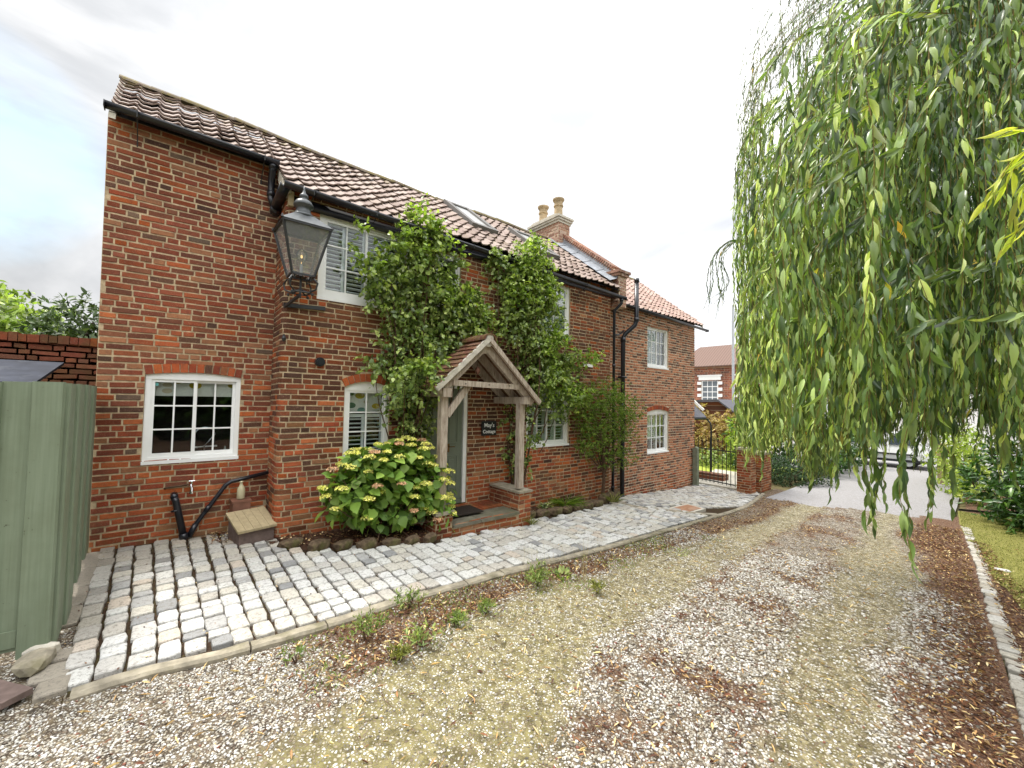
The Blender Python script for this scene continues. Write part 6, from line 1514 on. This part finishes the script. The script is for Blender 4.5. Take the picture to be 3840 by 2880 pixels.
def flush(name, mat):
    X, A, Nn, l, w_, c = [np.concatenate([q[k] for q in LF]) for k in range(6)]; LF.clear(); v, t, c = leaves_np(X, A, Nn, l, w_, T_WI, c); return np_mesh(name, v, t, c, [mat], WL)
flush('leaf_curtain', M_WIL)
# bright spray reaching in from the right, close by
for (pts, n_) in ((((4000, 520), (3900, 540), (3800, 600), (3740, 690), (3690, 760)), 0), (((4000, 640), (3880, 660), (3820, 740), (3790, 830)), 0), (((4000, 500), (3860, 480), (3780, 480)), 0), (((4000, 760), (3880, 800), (3820, 860), (3790, 920)), 0), (((3980, 560), (3850, 590), (3800, 640), (3770, 700)), 0)):
    strand(catm([atD(a, b, 1.15+.02*i) for i, (a, b) in enumerate(pts)], 12), .085, .014, .5, rad_=.0018, wr=.19, spread=.9, tipk=.8)
flush('bright_spray', M_WILS)
def ribbons(name, mat):
    Vs = []; Ts = []; b = 0
    for P, r in SV:
        n = len(P); tt_ = np.linspace(1.3, .5, n)[:, None]
        for k in range(3): a = 2*math.pi*k/3; Vs.append(P+np.array([math.cos(a), math.sin(a), 0])*r*tt_)
        i = np.arange(n-1)
        for k in range(3):
            k2 = (k+1) % 3; a0 = b+k*n+i; a1 = b+k2*n+i; Ts.append(np.stack([a0, a1, a1+1], 1)); Ts.append(np.stack([a0, a1+1, a0+1], 1))
        b += 3*n
    V = np.concatenate(Vs); T = np.concatenate(Ts); c = np.full((len(V), 4), .5); np_mesh(name, V, T, c, [mat], WL)
ribbons('twigs', M_TWIG)
m = MB(); m.tube([(5.0, -2.6, -.6), (5.05, -2.55, .4), (4.95, -2.45, 1.4), (5.0, -2.4, 2.4)], [.42, .34, .30, .28], 14); m.build('trunk', M_BARK, WL)
m = MB()
for (e, r) in ((tuple(atD(3560, 30, 3.4)), .05), (tuple(atD(3700, 320, 3.0)), .035), ((3.6, .3, 5.6), .12), ((5.6, 1.0, 7.4), .12), ((7.6, .9, 8.2), .11), ((7.0, .2, 5.6), .08), ((8.8, .1, 6.8), .09), ((3.2, -.6, 4.6), .09)):
    a = Vector((5.0, -2.45, 2.2)); e = Vector(e); c1 = a.lerp(e, .35)+Vector((0, 0, 1.2)); c2 = a.lerp(e, .75)+Vector((0, 0, .8))
    P_ = catm([a, c1, c2, e], 12); m.tube([Vector(p) for p in P_], [r*(1.4-1.1*i/11) for i in range(12)], 8)
m.build('limb', M_BARK, WL)

# ------------------------------------------------------------------ hedges, shrubs, trees further off
def bush(name, label, cat, bl, n, ln, wd, mat, tpl=T_OV, shell=.4, trunk=True, up=.6, droop=.2, group=None, base=None, fol='foliage', tr='stems', tm=None, r0=.03):
    bx = base or (np.mean([b[0] for b in bl]), np.mean([b[1] for b in bl]), min(b[2]-b[5] for b in bl))
    t_ = thing(name, label, cat, tuple(float(q) for q in bx), group); v, t, c = sprigs(bl, n, ln, wd, tpl, 8, ln*2.2, shell, up, droop, .15); np_mesh(fol, v, t, c, [mat], t_)
    if trunk:
        m = MB()
        if tr == 'trunk':
            top = min(b[2] for b in bl); f0 = limb(m, bx, (bx[0], bx[1], top), r0, r0*.7, 6, .03)
            for b in bl: limb(m, f0, (b[0], b[1], b[2]+b[5]*.5), r0*.5, r0*.12, 6, .1)
        else:
            for b in bl:
                for _ in range(3): limb(m, (b[0]+random.uniform(-.2, .2)*b[3], b[1]+random.uniform(-.2, .2)*b[4], bx[2]), (b[0]+random.uniform(-.6, .6)*b[3], b[1]+random.uniform(-.6, .6)*b[4], b[2]+b[5]*.5), r0, r0*.3, 5, .08)
        m.build(tr, tm or M_STEM, t_)
    return t_
bush('yew_bush', 'low rounded dark green bush beside the lane, right of the brick pier', 'shrub', [(15.9, 4.45, -.45, .75, .62, .55), (16.3, 4.0, -.5, .5, .5, .45), (15.8, 4.95, -.45, .6, .5, .5)], 9000, .055, .018, M_YEW, T_OV, .22)
bush('laurel_hedge', 'taller dark hedge behind the low rounded bush, half hidden by the willow', 'hedge', [(18., 5.3, .2, 1.2, 1.0, 1.0), (19., 4.4, .0, 1.2, .9, .9), (17.5, 6.2, .5, 1., .9, 1.2), (20.6, 4.3, -.1, 1.2, .75, .8), (22.3, 4.5, .3, 1.0, .9, 1.2)], 9500, .12, .055, M_LAUR, T_OV, .3)
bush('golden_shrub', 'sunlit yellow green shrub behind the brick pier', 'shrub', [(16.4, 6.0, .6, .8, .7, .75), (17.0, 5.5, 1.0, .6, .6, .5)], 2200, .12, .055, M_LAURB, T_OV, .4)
bush('laurel_bush', 'large dark glossy laurel at the right behind the lawn', 'shrub', [(13.8, -1.1, .05, .9, 1.0, .9), (14.8, -.3, .15, .9, .8, 1.0), (13.2, -2.2, .3, 1.1, 1.1, 1.3), (15.0, -1.6, .9, 1.4, 1.3, 1.3), (12.2, -3.2, .9, 1.6, 1.3, 1.7), (14.2, -.6, -.4, .9, .7, .45)], 20000, .16, .055, M_LAUR, T_OV, .32)
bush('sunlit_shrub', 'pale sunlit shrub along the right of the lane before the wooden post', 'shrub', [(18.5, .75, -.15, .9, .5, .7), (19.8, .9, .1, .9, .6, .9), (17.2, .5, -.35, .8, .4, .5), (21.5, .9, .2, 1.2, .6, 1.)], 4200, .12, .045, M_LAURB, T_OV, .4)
m = MB(); m.bb(20.2, 20.42, 1.18, 1.42, -.83, .55); o = m.build('fence_post', M_WOODPALE, None); setp(o, 'square pale timber post at the right of the lane by the car', 'post')
# tall trees filling the right behind the willow
tg = 'tall trees behind the willow'
for (x, y, lab) in ((13., -3.8, 'tall dark tree behind the laurel, nearest the lawn'), (19., -3.0, 'tall dark tree behind the laurel, farther along the lane')):
    bush('broadleaf_tree', lab, 'tree', [(x, y, 3.2, 2.6, 2.2, 2.4), (x+1.3, y+.6, 5., 2.2, 2.2, 2.), (x-.8, y+.4, 6.4, 2., 2., 1.8), (x-1.2, y-.6, 4.6, 1.8, 1.8, 2.)], 14000, .22, .11, M_LAUR, T_OV, .4, True, group=tg, base=(x, y, -.8), fol='crown', tr='trunk', tm=M_BARK, r0=.22)
# trees behind the garden wall
_sh = lambda bl, k_=0.: [(a+k_, b_, 1.77+(c_-1.77)*.80, d_, e_, f_*.85) for a, b_, c_, d_, e_, f_ in bl]
_sq = lambda bl, k_=0.: [(a+k_, b_, 1.77+(c_-1.77)*.66, d_, e_, f_*.72) for a, b_, c_, d_, e_, f_ in bl]
bush('ash_tree', 'broad pale green tree beyond the garden wall at the far left', 'tree', _sh([(-9.5, 21, 4.2, 3.0, 2.5, 2.7), (-6.6, 20.5, 4.3, 2.2, 2.0, 2.0), (-4.9, 20, 3.6, 1.6, 1.6, 1.6), (-12.5, 22, 3.8, 3., 2.5, 2.6), (-7.5, 20, 2.4, 3.2, 2., 2.), (-4.2, 20, 2.2, 2., 1.6, 1.6)], 1.0), 26000, .24, .10, M_TREEA, T_OV, .35, True, base=(-8, 21.5, 0), fol='crown', tr='trunk', tm=M_BARK, r0=.3)
bush('pine_tree', 'darker green tree between the pale tree and the cottage gable', 'tree', _sq([(-2.6, 15, 3.7, 1.1, 1.3, 1.5), (-1.5, 15, 4.2, 1.0, 1.2, 1.5), (-2.0, 15, 2.6, 1.8, 1.3, 1.2), (-.9, 15, 3.2, .9, 1., 1.4), (-3.2, 15.2, 2.8, 1., 1., 1.2)][:4], 1.0), 15000, .15, .055, M_TREEB, T_OV, .35, True, base=(-2, 15.3, 0), fol='crown', tr='trunk', tm=M_BARK, r0=.2)
bush('wall_ivy', 'pale ivy creeping over the coping of the garden wall', 'climber', [(-3.9, 7.98, 2.36, .6, .12, .16), (-3.2, 7.96, 2.28, .28, .07, .07)], 500, .06, .04, M_LAURB, T_OV, .5, False)
# garden beyond the gate
bush('bronze_shrub', 'reddish brown shrub growing on the outbuilding beyond the gate', 'shrub', [(19.3, 9.4, .95, 1., 1.1, .75), (19.0, 8.3, .2, .9, .8, .8), (19.4, 10.2, .2, .9, .9, 1.0), (19., 7.6, .9, .6, .7, .5)], 6500, .11, .05, M_SMOKE, T_OV, .35)
bush('border_plants', 'green border plants below the bronze shrub beyond the gate', 'shrub', [(17.4, 8.0, -.45, .6, 1.4, .35), (17.6, 6.8, -.5, .5, .8, .28)], 2200, .10, .05, M_CLIM, T_OV, .4)
OB = thing('outbuilding', 'low brick outbuilding with a sloping dark roof edge beyond the gate', 'outbuilding', (20.5, 8.6, -.8))
m = MB(); m.prism([(6.9, -.8), (12.9, -.8), (12.9, 1.70), (8.58, 1.86), (6.9, .58)], 'x', 20., 20.4); m.build('gable_wall', M_PLAIN, OB)
m = MB(); m.add([(19.85, 6.8, .56), (19.85, 8.58, 1.90), (24., 8.58, 1.90), (24., 6.8, .56), (19.85, 6.8, .63), (19.85, 8.58, 1.98), (24., 8.58, 1.98), (24., 6.8, .63), (19.85, 12.9, 1.72), (24., 12.9, 1.72), (19.85, 12.9, 1.80), (24., 12.9, 1.80)], [(0, 1, 2, 3), (4, 5, 6, 7), (0, 4, 5, 1), (3, 2, 6, 7), (0, 3, 7, 4), (1, 8, 9, 2), (5, 10, 11, 6), (1, 5, 10, 8)]); m.build('roof', M_SLATE, OB)
PT = thing('lean_to', 'small slate lean-to roof with white edge and black downpipe just past the far house corner', 'lean-to', (14.2, 7.2, -.8))
m = MB(); m.add([(13.1, 6.87, 1.28), (15.0, 6.87, 1.28), (15.0, 7.9, 2.28), (13.1, 7.9, 2.28), (13.1, 6.87, 1.22), (15.0, 6.87, 1.22), (15.0, 7.9, 2.22), (13.1, 7.9, 2.22)], [(0, 1, 2, 3), (4, 7, 6, 5), (0, 4, 5, 1), (1, 5, 6, 2), (2, 6, 7, 3), (3, 7, 4, 0)]); m.build('roof', M_SLATE, PT)
m = MB(); m.beam((15.02, 6.98, 1.52), (15.02, 7.9, 2.36), .05, .08); m.build('verge_board', M_WHITE, PT)
m = MB(); m.tube([(15.0, 6.85, 1.2), (15.0, 6.72, 1.05), (15.0, 6.70, .9), (15.0, 6.70, -.8)], .032, 8); halfpipe(m, (13.1, 6.83, 1.24), (15.05, 6.83, 1.23), .05); m.build('downpipe', M_BLACK, PT)

# far house with white quoins
FH = thing('quoined_house', 'distant red brick house with white quoined sash windows and brown tiled roof', 'house', (37, 14, -.8))
XH = 35.
def mpH(u, z, d): return (XH-d, 19.-u, z)
hw = [Open(2.55, 3.95, 1.75, 3.75), Open(5.55, 6.95, 1.75, 3.75), Open(8.6, 10., 1.75, 3.75)]
w = MB(); mortar(w, 0, 11., 1.45, 5.0, mpH, hw, dep=.1); brickwork(w, 0, 11., 1.45, 5.0, mpH, hw, course=.15, bl=.45, hdr='flem', gap=.02, dep=.012, jit=1.); w.build('wall', [brick_mat('brick_pinkish', [(0, (.33, .14, .10)), (.3, (.26, .11, .09)), (.5, (.16, .10, .10)), (.65, (.36, .17, .12)), (.85, (.22, .11, .10))]), M_MORTP], FH)
m = MB(); m.bb(XH-.05, XH+8, 8., 19., -.85, 1.45); m.build('rendered_base', M_RENDER, FH)
for o_ in hw:
    y1, y0 = 19.-o_.u0, 19.-o_.u1; m = MB()
    m.bb(XH-.06, XH+.02, y0-.22, y1+.22, o_.z1+.0, o_.z1+.32); m.bb(XH-.08, XH+.02, y0-.32, y1+.32, o_.z1+.32, o_.z1+.44)
    m.build('lintel', M_WHITE, FH)
    for k in range(4):
        z = o_.z0+.05+k*.52
        for q0, q1 in ((y0-.34, y0), (y1, y1+.34)): m = MB(); m.bb(XH-.05, XH+.02, q0, q1, z, z+.26); m.build('quoin', M_WHITE, FH)
    m = MB(); m.bb(XH-.08, XH+.02, y0-.2, y1+.2, o_.z0-.12, o_.z0); m.build('sill', M_WHITE, FH)
    m = MB(); e = .10; m.bb(XH+.03, XH+.08, y0, y0+e, o_.z0, o_.z1); m.bb(XH+.03, XH+.08, y1-e, y1, o_.z0, o_.z1); m.bb(XH+.03, XH+.08, y0+e, y1-e, o_.z0, o_.z0+e); m.bb(XH+.03, XH+.08, y0+e, y1-e, o_.z1-e, o_.z1)
    for k in (1, 2): yy = y0+e+(y1-y0-2*e)*k/3; m.bb(XH+.035, XH+.07, yy-.025, yy+.025, o_.z0+e, o_.z1-e)
    for k in (1, 2, 3): zz = o_.z0+e+(o_.z1-o_.z0-2*e)*k/4; m.bb(XH+.04, XH+.065, y0+e, y1-e, zz-.03, zz+.03)
    fo = m.build('window', M_WHITE, FH); m = MB(); m.bb(XH+.045, XH+.055, y0+.05, y1-.05, o_.z0+.05, o_.z1-.05); m.build('pane', simple('far_pane', (.16, .18, .20), .15, .5, .1, 1, 0), fo)
m = MB()
V = []
for j in range(14):
    pass
m.add([(XH-.3, 7.8, 4.95), (XH-.3, 19.2, 4.95), (XH+2.8, 17.9, 7.0), (XH+2.8, 7.8, 7.0)], [(0, 1, 2, 3)]); m.add([(XH-.3, 7.8, 4.88), (XH-.3, 19.2, 4.88), (XH-.3, 19.2, 4.95), (XH-.3, 7.8, 4.95)], [(0, 1, 2, 3)])
def ftile():
    m_, nt, b = pmat('far_roof_tiles', .8, .2); co = objco(nt); wv = new(nt, 'ShaderNodeTexWave', Scale=1.35, Distortion=.4); wv.bands_direction = 'Y'; L(nt, co, wv.inputs[0]); n_ = noise(nt, co, 3, 5)
    L(nt, mixc(nt, n_, mixc(nt, wv.outputs['Fac'], (.10, .065, .055), (.24, .15, .12)), (.17, .12, .10)), b.inputs['Base Color']); return m_
m.build('roof', ftile(), FH)
m = MB(); m.bb(34.9, 35., 8., 19., 4.75, 4.93); m.build('eaves_board', M_BR if False else M_ORANGE, FH)
# tall grey pole
m = MB(); m.tube([(27, 10.7, -.82), (27, 10.7, 8.0)], .075, 10); m.tube([(27, 10.7, 7.7), (27, 10.0, 7.72)], .03, 6); o = m.build('lamp_post', M_GALV, None); setp(o, 'tall pale grey metal pole beyond the garden at the edge of the willow', 'pole')
# white rendered building across the road, seen through the willow
m = MB(); m.bb(40, 46, -8, 6., -.85, 5.0); m.prism([(-8.3, 5.0), (6.3, 5.0), (6.3, 5.1), (-8.3, 5.1)], 'x', 39.7, 46.3)
OPP = thing('white_building', 'pale rendered building across the road, glimpsed behind the willow', 'building', (43, -1, -.85)); m.build('wall', M_RENDER, OPP)
for yy in (-5., -1.5, 2.): 
    m = MB(); m.bb(39.94, 40.0, yy, yy+1.2, .2, 1.8); m.build('window', M_CGL, OPP)

# car parked across the end of the lane
CR = thing('white_car', 'white car parked across the end of the lane behind the willow strands', 'car', (24.6, 3.6, -.82))
g0 = -.82; y0, y1 = 1.65, 5.95
prof = [(y0, g0+.30), (y0+.02, g0+.62), (y0+.10, g0+.86), (y0+.30, g0+.95), (y0+.75, g0+1.38), (y0+1.05, g0+1.47), (y0+2.2, g0+1.47), (y0+2.55, g0+1.40), (y0+3.15, g0+1.0), (y0+4.05, g0+.86), (y1-.02, g0+.66), (y1, g0+.32)]
m = MB(); vs = []; n = len(prof)
for x, s_ in ((23.82, .0), (23.72, .0), (23.75, .0), (25.45, 0), (25.42, 0), (25.35, 0)): pass
def carx(z, side): return 23.72+(max(0, z-(g0+.9))*.22 if z > g0+.9 else (.03 if z < g0+.4 else 0)) if side == 0 else 25.48-(max(0, z-(g0+.9))*.22 if z > g0+.9 else (.03 if z < g0+.4 else 0))
for sd_ in (0, 1): vs += [(carx(z, sd_), y, z) for y, z in prof]
m.add(vs, [tuple(range(n)), tuple(range(2*n-1, n-1, -1))]+[(i, i+n, (i+1) % n+n, (i+1) % n) for i in range(n)]); body = m.build('body', M_CARW, CR)
m = MB(); m.bb(23.70, 23.725, y0+.05, y1-.05, g0+.28, g0+.38); m.bb(23.695, 23.73, y0+.7, y1-.7, g0+.56, g0+.62); m.build('side_trim', M_BLACK, CR)
m = MB()
for ya, yb, za, zb_, zc in ((y0+.55, y0+1.45, .98, 1.36, 1.36), (y0+1.52, y0+2.35, .98, 1.38, 1.38), (y0+2.42, y0+3.0, .98, 1.36, 1.06)):
    m.add([(carx(g0+za, 0)-.006, ya, g0+za), (carx(g0+za, 0)-.006, yb, g0+za), (carx(g0+zc, 0)-.006, yb-.02, g0+zc), (carx(g0+zb_, 0)-.006, ya+.15, g0+zb_)], [(0, 1, 2, 3)])
m.build('side_window', M_CGL, CR)
m = MB(); m.add([(23.95, y0+.30, g0+.97), (25.25, y0+.30, g0+.97), (25.2, y0+.74, g0+1.385), (24.0, y0+.74, g0+1.385)], [(0, 1, 2, 3)]); m.v = [(x, y-.008, z+.008) for x, y, z in m.v]; m.build('rear_window', M_CGL, CR)
for x in (23.73, 25.30):
    for y in (y0+.85, y1-.85):
        m = MB(); m.tube([(x, y, g0+.31), (x+.18, y, g0+.31)], .31, 24); wo = m.build('wheel', M_RUB, CR, True)
        m = MB(); m.tube([(x-.008, y, g0+.31), (x+.01, y, g0+.31)], .20, 16); m.build('rim', M_GALV, wo)
for x in (23.80, 25.22): m = MB(); m.bb(x, x+.18, y0-.005, y0+.08, g0+.66, g0+.82); m.build('tail_lamp', M_LAMPR, CR)

# ------------------------------------------------------------------ garden trees on the other side of the drive, behind the viewer
tg = 'garden trees across the drive'
for i, (x, y, h, lab) in enumerate(((-7.5, -8, 6.5, 'garden tree across the drive, farthest to the left'), (-2.5, -9, 7.5, 'garden tree across the drive facing the kitchen window'), (2.5, -9.5, 7., 'garden tree across the drive facing the porch'))):
    bush('garden_tree', lab, 'tree', [(x, y, h*.42, 2.4, 1.8, h*.38), (x+1.1, y, h*.68, 1.8, 1.6, h*.28), (x-1.2, y+.3, h*.6, 1.8, 1.6, h*.28), (x, y, h*.18, 2.5, 1.6, h*.2)], 6000, .40, .24, M_LAUR, T_OV, .4, True, group=tg, base=(x, y, 0), fol='crown', tr='trunk', tm=M_BARK, r0=.2)
m = MB(); m.bb(-14, 4, -11.1, -11, -.1, 2.4); o = m.build('boundary_wall', M_PLAIN, None); setp(o, 'brick boundary wall behind the trees across the drive', 'wall')
